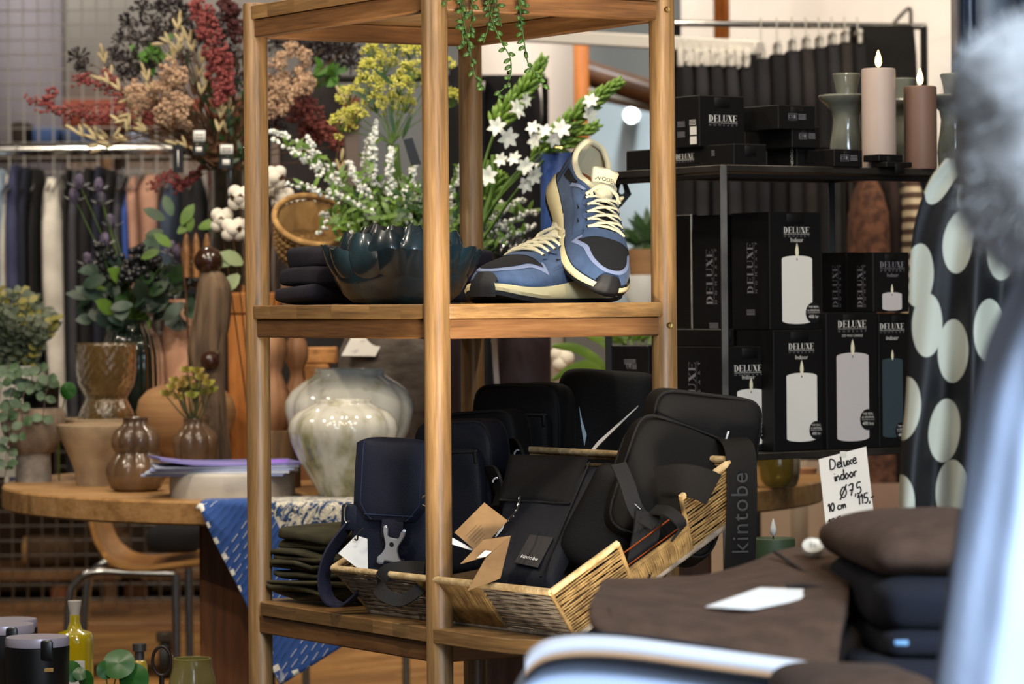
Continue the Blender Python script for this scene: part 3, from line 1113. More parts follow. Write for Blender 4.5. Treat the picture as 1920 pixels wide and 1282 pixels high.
for i, (h, lab) in enumerate(((.022, 'folded dark navy shirt lowest of the stack beside the lotus bowl'), (.026, 'folded dark navy shirt in the middle of the stack beside the lotus bowl'), (.028, 'folded dark navy shirt on top of the stack beside the lotus bowl'))):
    z = ZM + (0, .0215, .0465)[i]
    folded_item('folded_shirt', M_NAVYC, .31 - .012 * i, .115, h, i + 1, lab, 'shirt', 'folded navy shirts', (q.x + .004 * i, q.y, z), angR, 1, .006)
q = SW(.415, .17, 0)
ORD = ['lowest', 'second from below', 'third from below', 'second from the top', 'topmost']
z = ZB
for i, h in enumerate((.020, .017, .018, .017, .027)):
    folded_item('folded_trousers', M_OLIVE, .33 - .006 * i, .165, h, i + 11, 'folded olive green trousers %s of the stack left of the basket' % ORD[i], 'trousers', 'folded olive trousers', (q.x + random.uniform(-.003, .003), q.y, z), angR + random.uniform(-.04, .04), 2, .010)
    z += h - .0008

# ================================================================== BASKET
BA, BB = Vector((-.194, 4.605, ZB + .003)), Vector((.076, 4.222, ZB + .003))
eyb = (BA - BB); BLEN = eyb.length; eyb.normalize()
exh = Vector((.815, .58, 0)); exh = (exh - eyb * exh.dot(eyb)).normalized()
TILT = math.radians(28)
exb = exh * math.cos(TILT) + Vector((0, 0, 1)) * math.sin(TILT)
nb = exb.cross(eyb)
BW = .292
def BK(x, y, z): return BB + exb * x + eyb * y + nb * z
M_ROPE = mat('seagrass_rope', '#a08250', 0.85, col2='#6f5631', nscale=60, bump=0.6, bscale=300)
M_ROPEG = mat('grey_rope', '#9a8f80', 0.85, col2='#6d6358', nscale=50, bump=0.6, bscale=300)
M_RIM = mat('pale_rope', '#cdb58a', 0.8, col2='#a58a5c', nscale=60, bump=0.6, bscale=300)
M_COPP = mat('copper_wire', '#c7683a', 0.25, 1.0)
basket = thing('wicker_basket', 'flat rope wicker basket tilted forward on the lower shelf full of black bags', 'basket', BK(BW / 2, BLEN / 2, 0))
HB = .076
spl = .016
def wallpt(side, s_, t_):
    """side 0 front (along y at x=0), 1 right (along x at y=0), 2 back, 3 left"""
    o = spl * t_
    if side == 0: return BK(-o, -o + (BLEN + 2 * o) * s_, HB * t_)
    if side == 2: return BK(BW + o, -o + (BLEN + 2 * o) * s_, HB * t_)
    if side == 1: return BK(-o + (BW + 2 * o) * s_, -o, HB * t_)
    return BK(-o + (BW + 2 * o) * s_, BLEN + o, HB * t_)
nout = [-exb, -eyb, exb, eyb]
def hpanel(side, s0, s1, t0, t1, n, m, r=.0026):
    b = MB()
    for k_ in range(n):
        t_ = t0 + (t1 - t0) * (k_ + .5) / n
        pts = []
        for i in range(9):
            s_ = s0 + (s1 - s0) * i / 8
            wob = fnoise(s_ * 7 + side * 5, k_ * 1.7) * .0022
            pts.append(wallpt(side, s_, t_ + wob / HB * .9) + nout[side] * (.0012 * math.sin(i * 1.3 + k_ * 3)))
        b.tube(pts, r * random.uniform(.75, 1.1), 5)
    b.build('woven_panel', m, basket, angle=180)
def vpanel(side, s0, s1, t0, t1, n, m):
    b = MB()
    for k_ in range(n):
        s_ = s0 + (s1 - s0) * (k_ + .5) / n
        lean = .02 * math.sin(k_ * 1.3)
        b.tube([wallpt(side, s_ + lean * .1, t0) + nout[side] * .001, wallpt(side, s_ + lean * .3, (t0 + t1) / 2) + nout[side] * .0035, wallpt(side, s_, t1) + nout[side] * .001], .0021, 5)
    b.build('woven_panel', m, basket, angle=180)
hpanel(0, .0, .31, .04, .96, 19, M_ROPEG, .0018)
vpanel(0, .31, .60, .0, 1, 46, M_ROPE)
hpanel(0, .60, 1, .04, .96, 19, M_ROPEG, .0018)
hpanel(1, 0, .36, .04, .97, 18, M_ROPE, .0017)
vpanel(1, .36, .71, .02, .42, 40, M_ROPE)
hpanel(1, .71, 1, .04, .97, 18, M_ROPE, .0017)
hpanel(2, 0, 1, .04, .97, 8, M_ROPE)
hpanel(3, 0, 1, .04, .97, 10, M_ROPE)
b = MB()
def rimline(t_, gap):
    for side in range(4):
        ss = [i / 14 for i in range(15)]
        if side == 1 and gap:
            for a_, c_ in ((0, .36), (.71, 1)):
                b.tube([wallpt(side, a_ + (c_ - a_) * i / 5, t_) for i in range(6)], .0046, 8)
        else:
            b.tube([wallpt(side, s_, t_) for s_ in ss], .0046, 8)
rimline(1.0, True)
b.build('rim', M_RIM, basket, angle=180)
b = MB()
rimline(.01, False)
b.build('base_rope', M_ROPEG, basket, angle=180)
b = MB()
for s_ in (.36, .71):
    b.tube([wallpt(1, s_, 0), wallpt(1, s_, 1)], .0035, 6)
b.tube([wallpt(1, .36, .43), wallpt(1, .71, .43)], .0035, 6)
for s_ in (.31, .60, .003, .997):
    b.tube([wallpt(0, s_, 0), wallpt(0, s_, 1)], .003, 6)
b.tube([wallpt(1, .997, 0), wallpt(1, .997, 1)], .004, 6)
b.build('handle_frame', M_ROPE, basket, angle=180)
b = MB()
for t_ in (.25, .5, .75):
    b.tube([wallpt(1, s_, t_) - nout[1] * .005 for s_ in (0, .5, 1)], .0012, 5)
b.build('wire_frame', M_COPP, basket, angle=180)
b = MB()
b.rings([[BK(0, 0, 0), BK(BW, 0, 0), BK(BW, BLEN, 0), BK(0, BLEN, 0)], [BK(0, 0, .003), BK(BW, 0, .003), BK(BW, BLEN, .003), BK(0, BLEN, .003)]])
b.build('base', mat('basket_base', '#4a3820', .9), basket, angle=0)

# ================================================================== BAGS
M_NYL = mat('black_nylon', '#070708', 0.7, bump=0.3, bscale=700, spec=.22)
M_NYLB = mat('blue_black_nylon', '#090c15', 0.65, bump=0.3, bscale=700, spec=.25)
M_NAVYN = mat('navy_nylon', '#121728', 0.62, bump=0.3, bscale=600, sheen=.03, spec=.3)
M_BRN = mat('brown_black_nylon', '#0d0b0a', 0.75, bump=0.3, bscale=700, spec=.22)
M_WEB = mat('black_webbing', '#0a0a0c', 0.7, bump=0.4, bscale=500, spec=.35)
M_WEBN = mat('navy_webbing', '#14152a', 0.75, bump=0.4, bscale=500)
M_ALU = mat('brushed_buckle', '#d4d8de', 0.3, 0.55)
M_KRAFT = mat('kraft_card', '#7f6340', 0.85, col2='#705536', nscale=40)
M_CARD = mat('white_card', '#dcdad4', 0.8)
M_PRINT = mat('grey_print', '#4b3a28', 0.9)
M_WHITEP = mat('white_print', '#e8e8e6', 0.7)

def frame_at(c, yaw, pitch=0, roll=0):
    """bag frame: x right, y away from viewer, z up, then tilted"""
    return Matrix.Translation(c) @ Matrix.Rotation(yaw, 4, 'Z') @ Matrix.Rotation(pitch, 4, 'X') @ Matrix.Rotation(roll, 4, 'Y')
def bag_box(root, fm, w_, d_, h, m, seed, panel=True, piping=True, e=.22, zip_=True):
    """soft box bag with front pocket, piping, zip; local z 0..h"""
    b = MB()
    b.pillow((0, 0, h / 2), (w_ / 2, d_ / 2, h / 2), .28, e, 44, 26, .004, seed, 14, mat=fm)
    b.build('bag_body', m, root, angle=180)
    if panel:
        b = MB()
        b.pillow((0, -d_ / 2 - .004, h * .44), (w_ * .43, .016, h * .38), .25, .35, 36, 18, .002, seed + 5, 20, mat=fm)
        b.build('front_pocket', m, root, angle=180)
    if piping:
        b = MB()
        for yy in (-d_ / 2 + .006, d_ / 2 - .008):
            pts = []
            for i in range(41):
                a_ = 2 * PI * i / 40
                cx, sx = math.cos(a_), math.sin(a_)
                pts.append(fm @ Vector((math.copysign(abs(cx) ** .3, cx) * w_ * .488, yy, h / 2 + math.copysign(abs(sx) ** .3, sx) * h * .488)))
            b.tube(pts, .0022, 6)
        b.build('piping', M_WEB, root, angle=180)
    if zip_:
        b = MB()
        b.box((w_ * .18, -d_ / 2 - .019, h * .80), (w_ * .5, .003, .004), .001, mat=fm)
        b.box((w_ * .40, -d_ / 2 - .020, h * .76), (.004, .003, .016), .001, mat=fm)
        b.build('zip', M_WEB, root, angle=30)

# --- navy flap bag in front
Yn = 4.60
c = P(727, 1080, Yn); c.z = P(727, 1090, Yn).z
fm = frame_at(c, math.radians(-14), 0, math.radians(3))
nv = thing('sling_bag', 'navy blue flap bag with silver buckle standing at the left of the basket', 'bag', c, 'bags in the basket')
hN, wN, dN = .188, .112, .07
b = MB(); b.pillow((0, .035, hN / 2), (wN / 2, dN / 2, hN / 2), .30, .28, 48, 30, .003, 2.2, 16, mat=fm); b.build('bag_body', M_NAVYN, nv, angle=180)
b = MB()
fl_pts = [(.040, .1905), (.02, .1935), (.0, .191), (-.006, .183), (-.0085, .16), (-.010, .13), (-.011, .105), (-.0105, .090), (-.0095, .083)]
g0, g1 = [], []
for i, (yy, zz) in enumerate(fl_pts):
    hw = wN * (.46 if i < 3 else .475)
    if i == 7: hw = wN * .46
    if i == 8: hw = wN * .36
    r0 = []
    for k_ in range(-6, 7):
        u = k_ / 6
        r0.append(Vector((hw * u, yy + .012 * abs(u) ** 4 * (1 if i > 2 else 0) + .0012 * math.sin(u * 5 + i), zz - .006 * abs(u) ** 4 * (i < 4) + (.016 * max(0, abs(u) - .70) / .3 if i == 7 else 0))))
    g0.append(r0)
    g1.append([p_ + Vector((0, .0028, -.001)) for p_ in r0])
b.grid(g0, mat=fm); b.grid([r[::-1] for r in g1], mat=fm)
b.grid([[p_, q_] for p_, q_ in zip(g0[-1], g1[-1])], mat=fm)
b.grid([[g0[i][0], g1[i][0]] for i in range(len(g0))], mat=fm); b.grid([[g0[i][-1], g1[i][-1]] for i in range(len(g0))], mat=fm)
b.build('flap', M_NAVYN, nv, angle=60)
b = MB()
for off in (.0035,):
    pts = [fm @ (g0[i][1 if i < 7 else 2] + Vector((.003, -.001, 0))) for i in range(2, 9)]
    b.tube(pts, .0007, 5)
    pts = [fm @ (g0[i][-2 if i < 7 else -3] + Vector((-.003, -.001, 0))) for i in range(2, 9)]
    b.tube(pts, .0007, 5)
    b.tube([fm @ (g0[7][k_] + Vector((0, -.001, .0))) for k_ in range(2, 11)], .0007, 5)
b.build('stitching', mat('navy_thread', '#23304f', .8), nv, angle=180)
b = MB()
b.ribbon([fm @ Vector((.006, yy, zz)) for yy, zz in ((-.005, .1), (-.008, .083), (-.009, .072), (-.008, .060))], fm.to_3x3() @ Vector((1, 0, 0)), .030, .0025)
b.ribbon([fm @ Vector((.010, yy, zz)) for yy, zz in ((-.009, .032), (-.011, .024), (-.010, .012), (-.006, .002))], fm.to_3x3() @ Vector((1, 0, 0)), .030, .004)
b.build('webbing', M_WEBN, nv)
# buckle: two prongs and a body with an eye
b = MB()
bm_ = fm @ Matrix.Translation((.008, -.014, .050)) @ Matrix.Rotation(PI / 2, 4, 'X') @ Matrix.Rotation(math.radians(-8), 4, 'Z')
half = [(0, .010), (.006, .0105), (.0095, .014), (.0105, .022), (.0125, .0255), (.0155, .024), (.0155, .017), (.0125, .009), (.009, .001), (.009, -.006), (.0125, -.014), (.017, -.019), (.0165, -.026), (.012, -.028), (.008, -.0265), (.007, -.0225), (0, -.022)]
poly = half + [(-x, y) for x, y in half[::-1][1:-1]]
poly = poly[::-1]
sh = lambda k_, z: [Vector((x * k_, y * k_, z)) for x, y in poly]
b.rings([sh(.93, -.002), sh(1, -.0008), sh(1, .0022), sh(.9, .0036)], mat=bm_)
bk = b.build('buckle', M_ALU, nv, angle=40)
b = MB(); b.lathe([(.0001, .0), (.0028, .0), (.0032, .0006)], 14, mat=bm_ @ Matrix.Translation((0, .002, .0037)), cap1=False); b.build('buckle_eye', M_INKP, bk)
# hanging strap loop left, D-rings, tag
b = MB()
lp = [fm @ Vector(p_) for p_ in ((-.050, .02, .080), (-.062, .012, .07), (-.082, .0, .035), (-.088, -.006, .0), (-.078, -.012, -.028), (-.055, -.014, -.033), (-.03, -.014, -.012), (-.018, -.010, .006))]
b.ribbon(spline(lp, 6), (fm.to_3x3() @ Vector((.35, 1, .1))), .026, .003)
b.build('strap', M_WEBN, nv, angle=50)
b = MB()
b.box((-.056, .008, .083), (.030, .012, .036), .004, 2, mat=fm)
b.build('strap_tab', M_NAVYN, nv, angle=40)
M_PALEM = mat('pale_metal', '#d8cdbb', .3, 1.0)
b = MB()
rr = [fm @ Vector((-.061 - .004 * math.sin(a_ / 10 * PI), .0, .088 + .012 * math.cos(a_ / 10 * PI))) for a_ in range(11)]
b.tube(rr, .0014, 6)
rr = [fm @ Vector((.053 - .010 * math.sin(a_ / 10 * PI), -.004, .112 + .008 * math.cos(a_ / 10 * PI))) for a_ in range(11)]
b.tube(rr, .0014, 6)
b.build('ring', M_PALEM, nv, angle=180)
b = MB()
lp = [P(796, 1064, 4.48), P(760, 1064, 4.485), P(728, 1070, 4.475), P(710, 1092, 4.455), P(720, 1114, 4.44), P(752, 1125, 4.43), P(785, 1106, 4.425), P(815, 1080, 4.435)]
b.ribbon(spline(lp, 5), Vector((.1, .55, .85)), .019, .002)
b.build('strap_end', M_WEB, nv, angle=50)

def card(name, pts, th, m, label, cat, group=None, parent=None):
    """thin card through corner points"""
    b = MB()
    p_ = [Vector(x) for x in pts]
    n = (p_[1] - p_[0]).cross(p_[2] - p_[0]).normalized()
    if n.y > 0: n = -n
    b.rings([[x + n * th / 2 for x in p_], [x - n * th / 2 for x in p_]])
    o = b.build(name, m, parent, angle=0)
    if label: tag(o, label, cat, group)
    return o, n
cd, n = card('hang_tag', [P(634, 1037, 4.562), P(668, 1003, 4.566), P(689, 1010, 4.566), P(690, 1075, 4.56), P(668, 1063, 4.556)], .0008, M_CARD, 'white card tag hanging at the left side of the navy flap bag', 'tag')
b = MB(); b.tube(spline([P(682, 990, 4.556), P(672, 1000, 4.554), P(670, 1012, 4.556), P(664, 1010, 4.556)], 4), .0012, 5); b.build('cord', M_WEB, cd, angle=180)

# --- row of upright black bags behind the front post
def upright(px, ytop, ybot, Y, wpx, d_, yaw, roll, m, seed, label, **kw):
    c = P(px, ybot, Y)
    h = M(ybot - ytop, Y)
    fm = frame_at(c, math.radians(yaw), math.radians(kw.pop('pitch', 0)), math.radians(roll))
    o = thing('sling_bag', label, 'bag', c, 'bags in the basket')
    bag_box(o, fm, M(wpx, Y), d_, h, m, seed, **kw)
    return o, fm, h
o1, f1, h1 = upright(884, 786, 1085, 4.635, 165, .065, -28, -4, M_NYLB, 3, 'upright black bag directly behind the front post with a navy sheen on top')
o2, f2, h2 = upright(925, 768, 1040, 4.72, 165, .06, -28, -4, M_NYL, 13, 'second upright black bag in the row behind the front post')
o3, f3, h3 = upright(985, 718, 1000, 4.80, 180, .065, -25, 0, M_NYL, 23, 'third upright black bag, taller with a rounded top')
o4, f4, h4 = upright(1128, 694, 940, 4.88, 190, .075, -8, 4, M_NYL, 33, 'smooth round-topped black bag at the very back of the basket', panel=False, piping=False, e=.7, zip_=False)
for o, f_, zz in ((o1, f1, .118), (o2, f2, .125)):
    b = MB()
    b.ribbon(spline([f_ @ Vector(p_) for p_ in ((.058, -.035, zz + .02), (.075, -.05, zz + .018), (.085, -.06, zz + .0), (.080, -.068, zz - .02))], 5), f_.to_3x3() @ Vector((.6, -.6, .2)), .030, .004)
    b.build('strap_tab', M_WEB, o, angle=50)
    b = MB()
    b.tube([f_ @ Vector((.083 + .006 * math.cos(a_ * PI / 6), -.062, zz + .012 + .006 * math.sin(a_ * PI / 6))) for a_ in range(7)], .0012, 5)
    b.build('ring', M_ALU, o, angle=180)

# --- flat bag lying at the front, with patch
Yf = 4.42
o5 = thing('flat_pouch', 'flat black pouch with a small square logo patch lying at the front of the basket', 'bag', P(1010, 1080, Yf), 'bags in the basket')
cn = {'bl': P(912, 1098, 4.40), 'br': P(1040, 1112, 4.345), 'tr': P(1148, 878, 4.50), 'tl': P(962, 872, 4.56)}
def quadpt(u, v):
    return (cn['bl'] * (1 - u) + cn['br'] * u) * (1 - v) + (cn['tl'] * (1 - u) + cn['tr'] * u) * v
nf = (cn['br'] - cn['bl']).cross(cn['tl'] - cn['bl']).normalized()
def pouch(b, u0, u1, v0, v1, th, lift=0.0, nu=22, nv=22):
    g0, g1 = [], []
    for i in range(nv + 1):
        r0, r1 = [], []
        for j in range(nu + 1):
            a_, c_ = j / nu, i / nv
            ed = (1 - abs(2 * a_ - 1) ** 6) * (1 - abs(2 * c_ - 1) ** 6)
            p_ = quadpt(u0 + (u1 - u0) * a_, v0 + (v1 - v0) * c_)
            wv = noise.noise(p_ * 22) * .003
            r0.append(p_ + nf * (lift + th * max(0, ed) ** .4 + wv * ed)); r1.append(p_ - nf * (th * .6 * max(0, ed) ** .4 - lift))
        g0.append(r0); g1.append(r1)
    b.grid(g0); b.grid([r[::-1] for r in g1])
b = MB(); pouch(b, 0, 1, 0, 1, .018); b.build('bag_body', M_NYLB, o5, angle=180)
b = MB(); pouch(b, .0, .80, .63, 1.02, .006, .0165); b.build('top_flap', M_NYL, o5, angle=180)
b = MB(); b.tube([quadpt(.84, v) + nf * .019 for v in (.04, .3, .6, .96)], .0018, 6); b.tube([quadpt(u, .62) + nf * .0195 for u in (.02, .4, .82)], .0014, 6); b.build('piping', M_WEB, o5, angle=180)
def onf(u, v, l): return quadpt(u, v) + nf * l
b = MB(); p_ = [onf(.42, .12, .0198), onf(.76, .10, .0198), onf(.80, .34, .0198), onf(.50, .35, .0198)]
b.rings([[x for x in p_], [x + nf * .0012 for x in p_]])
pt_ = b.build('logo_patch', mat('patch_black', '#131418', .5), o5, angle=0)
xd = (onf(.76, .1, 0) - onf(.42, .12, 0)).normalized(); yd = (onf(.5, .35, 0) - onf(.42, .12, 0)); yd = (yd - xd * yd.dot(xd)).normalized()
v, f = text_geo('kintobe', .0085, 1.05)
mt = Matrix((xd, yd, nf)).transposed().to_4x4(); mt.translation = onf(.605, .165, .0222)
b = MB(); b.add(v, f, mat=mt); b.build('lettering', M_WHITEP, pt_, angle=0)

o8, f8, h8 = upright(1135, 880, 1085, 4.40, 200, .09, -14, 24, M_NYL, 63, 'soft black bag wedged between the flat pouch and the curved backpack', panel=False, zip_=False, piping=False, pitch=-8, e=.4)
# --- right hand bags
o6, f6, h6 = upright(1218, 792, 1030, 4.375, 215, .085, 12, 22, M_BRN, 43, 'black backpack with curved piping resting on the right basket wall', panel=False, zip_=False, pitch=-14, e=.35)
o7, f7, h7 = upright(1298, 735, 925, 4.44, 205, .10, 6, 8, M_BRN, 53, 'square-cornered black bag sticking out at the back right of the basket', panel=False, zip_=False, e=.2)
b = MB()
b.ribbon(spline([P(1235, 905, 4.32), P(1275, 900, 4.30), P(1310, 905, 4.295), P(1338, 918, 4.295)], 5), Vector((.25, .1, -1)), .042, .006)
b.build('strap_tab', M_BRN, o6, angle=50)
b = MB()
b.ribbon(spline([P(1160, 870, 4.325), P(1175, 905, 4.31), P(1195, 960, 4.30), P(1230, 985, 4.29)], 5), Vector((1, .3, .2)), .02, .003)
b.ribbon(spline([P(1225, 955, 4.30), P(1255, 960, 4.275), P(1278, 985, 4.26), P(1262, 1010, 4.27)], 5), Vector((.5, .6, .6)), .016, .003)
b.ribbon(spline([P(1215, 960, 4.30), P(1210, 1010, 4.295), P(1195, 1075, 4.275), P(1188, 1080, 4.28)], 4), Vector((1, .5, .1)), .036, .004)
b.build('strap', M_WEB, o6, angle=50)
b = MB()
b.tube([P(1166, 918, 4.31), P(1182, 938, 4.305), P(1200, 955, 4.30)], .0016, 6)
b.blobs([P(1164, 911, 4.31), P(1264, 886, 4.31)], .003, ICO1)
b.build('clip', mat('gunmetal', '#8d9096', .3, 1.0), o6, angle=180)
# wide strap with raised lettering hanging over the basket corner
b = MB()
hs = spline([P(1362, 822, 4.42), P(1376, 824, 4.37), P(1388, 848, 4.345), P(1391, 910, 4.338), P(1390, 980, 4.338), P(1386, 1085, 4.338)], 5)
b.ribbon(hs, Vector((1, .12, 0)), M(58, 4.33), .0022)
st = b.build('strap', M_BRN, o7, angle=50)
v, f = text_geo('kintobe', .031, 1.1)
mt = face_frame(P(1389, 962, 4.3335), (0, 0, 1), (-1, -.12, 0))
b = MB(); b.add(v, f, mat=mt); b.build('lettering', mat('raised_black', '#1c1917', .4), st, angle=0)
b = MB(); b.tube([P(1362 + 4 * math.cos(a_ * PI / 8), 822 + 14 * math.sin(a_ * PI / 8 - PI / 2), 4.37) for a_ in range(9)], .0016, 6); b.build('ring', M_ALU, o7, angle=180)

# --- kraft tags, white slips and cords
def taglines(parent, a_, xdir, ydir, n, wid, gap, th=.0006, m=None):
    b = MB()
    for i in range(n):
        l = wid * random.uniform(.55, 1)
        p0 = a_ + ydir * (-gap * i)
        b.add([p0, p0 + xdir * l, p0 + xdir * l + ydir * th, p0 + ydir * th], [(0, 1, 2, 3)])
    b.build('print', m or M_PRINT, parent, angle=0)
q_ = [P(852, 998, 4.345), P(908, 942, 4.36), P(952, 976, 4.35), P(896, 1036, 4.335)]
t1, n = card('hang_tag', q_, .0008, M_KRAFT, 'kraft paper tag with small print, upper one beside the front post', 'tag', 'kraft tags on the bags')
xd = (q_[1] - q_[0]).normalized(); yd = (q_[0] - q_[3]).normalized()
taglines(t1, q_[3] + xd * .006 + yd * .026 + n * .0006, xd, yd, 6, .032, .004)
q_ = [P(862, 1058, 4.306), P(906, 1012, 4.318), P(958, 1004, 4.322), P(912, 1043, 4.303)]
t2, n = card('hang_tag', q_, .0008, M_KRAFT, 'folded kraft paper tag with a white sticker, hanging over the basket rim', 'tag', 'kraft tags on the bags')
q3 = [P(912, 1043, 4.305), P(958, 1004, 4.322), P(938, 1084, 4.275), P(876, 1108, 4.26)]
l2, n2 = card('tag_leaf', q3, .0008, M_KRAFT, None, None, None, t2)
card('sticker', [p_ + n * .0008 for p_ in (P(894, 1046, 4.301), P(910, 1032, 4.306), P(922, 1034, 4.306), P(910, 1044, 4.300))], .0004, M_CARD, None, None, None, t2)
xd = (q3[2] - q3[3]).normalized(); yd = (q3[0] - q3[3]); yd = (yd - xd * yd.dot(xd)).normalized()
nn = xd.cross(yd)
v, f = text_geo('kintobe', .0085, 1.1)
mt = Matrix((xd, yd, nn)).transposed().to_4x4(); mt.translation = (q3[2] + q3[3]) / 2 + yd * .009 + nn * .0008
b = MB(); b.add(v, f, mat=mt); b.build('lettering', M_PRINT, l2, angle=0)
b = MB(); b.tube(spline([P(975, 930, 4.40), P(970, 955, 4.385), P(955, 972, 4.37), P(935, 990, 4.355), P(925, 1008, 4.34)], 6), .0016, 5); b.build('cord', M_WEB, t2, angle=180)
b = MB(); b.tube(spline([P(974, 934, 4.398), P(968, 958, 4.383), P(952, 975, 4.368), P(932, 993, 4.353)], 6), [.0008 if i % 3 else .0019 for i in range(19)], 5); b.build('cord_fleck', M_WHITEP, t2, angle=180)
card('paper_slip', [P(925, 1008, 4.352), P(940, 985, 4.362), P(946, 977, 4.362), P(942, 992, 4.358), P(930, 1006, 4.35)], .0006, M_CARD, 'small white paper slip behind the folded kraft tag', 'tag')
card('paper_slip', [P(848, 1008, 4.345), P(896, 1034, 4.345), P(880, 1030, 4.34), P(848, 1020, 4.34)], .0006, M_CARD, 'white slip edge showing under the upper kraft tag', 'tag')
card('paper_slip', [P(1088, 868, 4.60), P(1122, 826, 4.62), P(1197, 760, 4.66), P(1195, 764, 4.66), P(1126, 831, 4.61), P(1091, 869, 4.59)], .001, M_CARD, 'long white paper slip standing between the black bags', 'tag')
card('paper_slip', [P(1086, 762, 4.66), P(1092, 790, 4.655), P(1100, 815, 4.65), P(1096, 836, 4.65), P(1090, 800, 4.652)], .001, mat('blue_grey_card', '#8fa0a8', .7), 'narrow blue-grey tag between the black bags', 'tag')
# ================================================================== THINGS ON THE ROUND TABLE
def seat(px, py, rpx, z=ZT_):
    """centre (on plane z) of a round thing whose front foot edge is at row py"""
    q = PZ(px, py, z)
    Y = q.y
    for _ in range(3):
        Y = q.y + M(rpx, Y)
    return P(px, py, Y).x, Y
class Pot:
    """round thing from pixel profile"""
    def __init__(s, px, py, rpx, z=ZT_, Y=None):
        if Y is None:
            s.x, s.y = seat(px, py, rpx, z)
        else:
            s.x, s.y = P(px, py, Y).x, Y
        s.z = z
        s.k = s.y / FPX
        s.row0 = HZ + (EYE - z) / s.k          # row of the foot centre (no roll)
        s.off = (px - 960) * ROLL
    def loc(s): return Vector((s.x, s.y, s.z))
    def h(s, row): return EYE - (row - HZ + s.off) * s.k
    def prof(s, lst): return [(r * s.k, s.h(row)) for r, row in lst]
    def to_floor(s, lst):
        p_ = s.prof(lst)
        return p_
def lathe_obj(name, pot, lst, m, parent, n=56, mod=None, cap0=True, cap1=False, thick=3, inner=None, angle=50):
    """outer profile given bottom to top; closes down to the plane and adds an inner wall"""
    p_ = pot.prof(lst)
    p_[0] = (p_[0][0], pot.z)
    r0 = p_[0][0]
    p_ = [(0.0001, pot.z + .0008), (r0 * .93, pot.z + .0002)] + p_
    if inner is not None:
        t_ = thick * pot.k
        top = p_[-1]
        zin = pot.h(inner)
        q_ = [(r - t_, z) for r, z in p_[2:] if z > zin + t_][::-1]
        p_ = p_ + [(top[0] - t_ * .5, top[1] + t_ * .25)] + q_ + [(0.0001, max(zin, pot.z + t_))]
    b = MB()
    b.lathe(p_, n, (pot.x, pot.y, 0), mod)
    return b.build(name, m, parent, angle=angle)
lobes = lambda k_, a_, p=0.0: (lambda th, t: 1 + a_ * math.sin(PI * min(1, t * 1.05)) * (np.abs(np.sin(th * k_ / 2 + p)) ** .7 - .6))

M_STONE = mat('beige_stoneware', '#8d7c69', .85, col2='#6b5b4c', nscale=9, nstretch=(6, 6, .6), bump=.5, bscale=120)
M_CONC = mat('grey_concrete', '#857d74', .9, col2='#6a635c', nscale=30, bump=.3, bscale=200)
M_SAND = mat('sand_stoneware', '#a08a6c', .75, col2='#715f4a', nscale=12, bump=.2, bscale=150)
M_BRGL = mat('brown_green_glaze', '#48372a', .24, col2='#6b533b', nscale=10, coat=.3)
M_TERR = mat('terracotta', '#a37b52', .8, col2='#8c6743', nscale=8, nstretch=(.3, .3, 9), bump=.5, bscale=60)
M_TERR2 = mat('pinkish_terracotta', '#9a6f4c', .6, col2='#80583a', nscale=8, bump=.15, bscale=90)
M_PINK = mat('pink_wax', '#d3a184', .55, col2='#c58f72', nscale=5, sss=.15)
M_DRIFT = mat('driftwood', '#75604a', .9, col2='#3d2e21', nscale=24, nstretch=(1.6, 1.6, .12), bump=1.0, bscale=50)
M_KNOB = mat('polished_dark_wood', '#3a2014', .2, col2='#25130b', nscale=12, coat=.4)
M_ORG = wood('orange_stained_wood', '#93561f', '#ad6c2c', '#bd803e', (1, 1, .1), 18, .5)
M_AMB = mat('amber_glass', '#8f7448', .2, trans=.78, ior=1.45)
M_GRG = mat('green_glass', '#38493c', .08, trans=.8, ior=1.45)
M_SMK = mat('smoky_glass', '#4b4434', .08, trans=.8, ior=1.4)
M_MARB = mat('white_marble', '#b0aba3', .6, col2='#85817b', nscale=14, ramp=(.45, .8), bump=.2, bscale=80)
M_BLKP = mat('black_plastic', '#0c0c0d', .35)
M_SOIL = mat('dark_soil', '#1c130d', .95)

def simple_pot(name, label, cat, pot, lst, m, part='body', group=None, **kw):
    t_ = thing(name, label, cat, pot.loc(), group)
    lathe_obj(part, pot, lst, m, t_, **kw)
    return t_
# footed planter
p_ = Pot(63, 901, 33, Y=6.85)
planter = simple_pot('planter', 'beige stoneware bowl on a grey round foot at the left end of the table', 'planter', p_,
    [(34, 901), (33, 880), (32, 858), (33, 850)], M_CONC, 'foot')
b = MB()
b.lathe(p_.prof([(30, 852), (40, 846), (52, 825), (60, 800), (62, 782), (58, 768), (53, 764), (51, 770), (54, 785), (48, 810), (30, 835), (.1, 838)]), 64, (p_.x, p_.y, 0), lambda th, t: 1 + .012 * np.sin(th * 60) * (t < .6))
b.build('bowl', M_STONE, planter, angle=60)
pot_planter = p_
q = Pot(78, 838, 20, z=p_.h(838), Y=p_.y)
t_ = simple_pot('plant_pot', 'black plastic pot sunk in the footed stoneware bowl', 'pot', q, [(30, 838), (34, 730), (36, 726)], M_BLKP, inner=738, n=40)
pot_black = q
# two sand bowls
p_ = Pot(190, 912, 46)
simple_pot('stoneware_bowl', 'sand coloured conical stoneware bowl in front beside the gourd vase', 'bowl', p_,
    [(46, 911), (47, 902), (50, 880), (62, 850), (76, 820), (83, 802), (83, 796)], M_SAND, inner=850, thick=5)
p_ = Pot(187, 880, 46, Y=6.95)
simple_pot('stoneware_bowl', 'second sand coloured bowl, only its rim and side showing behind the front one', 'bowl', p_,
    [(44, 880), (46, 868), (60, 840), (70, 810), (74, 790), (74, 785)], M_SAND, inner=830, thick=5)
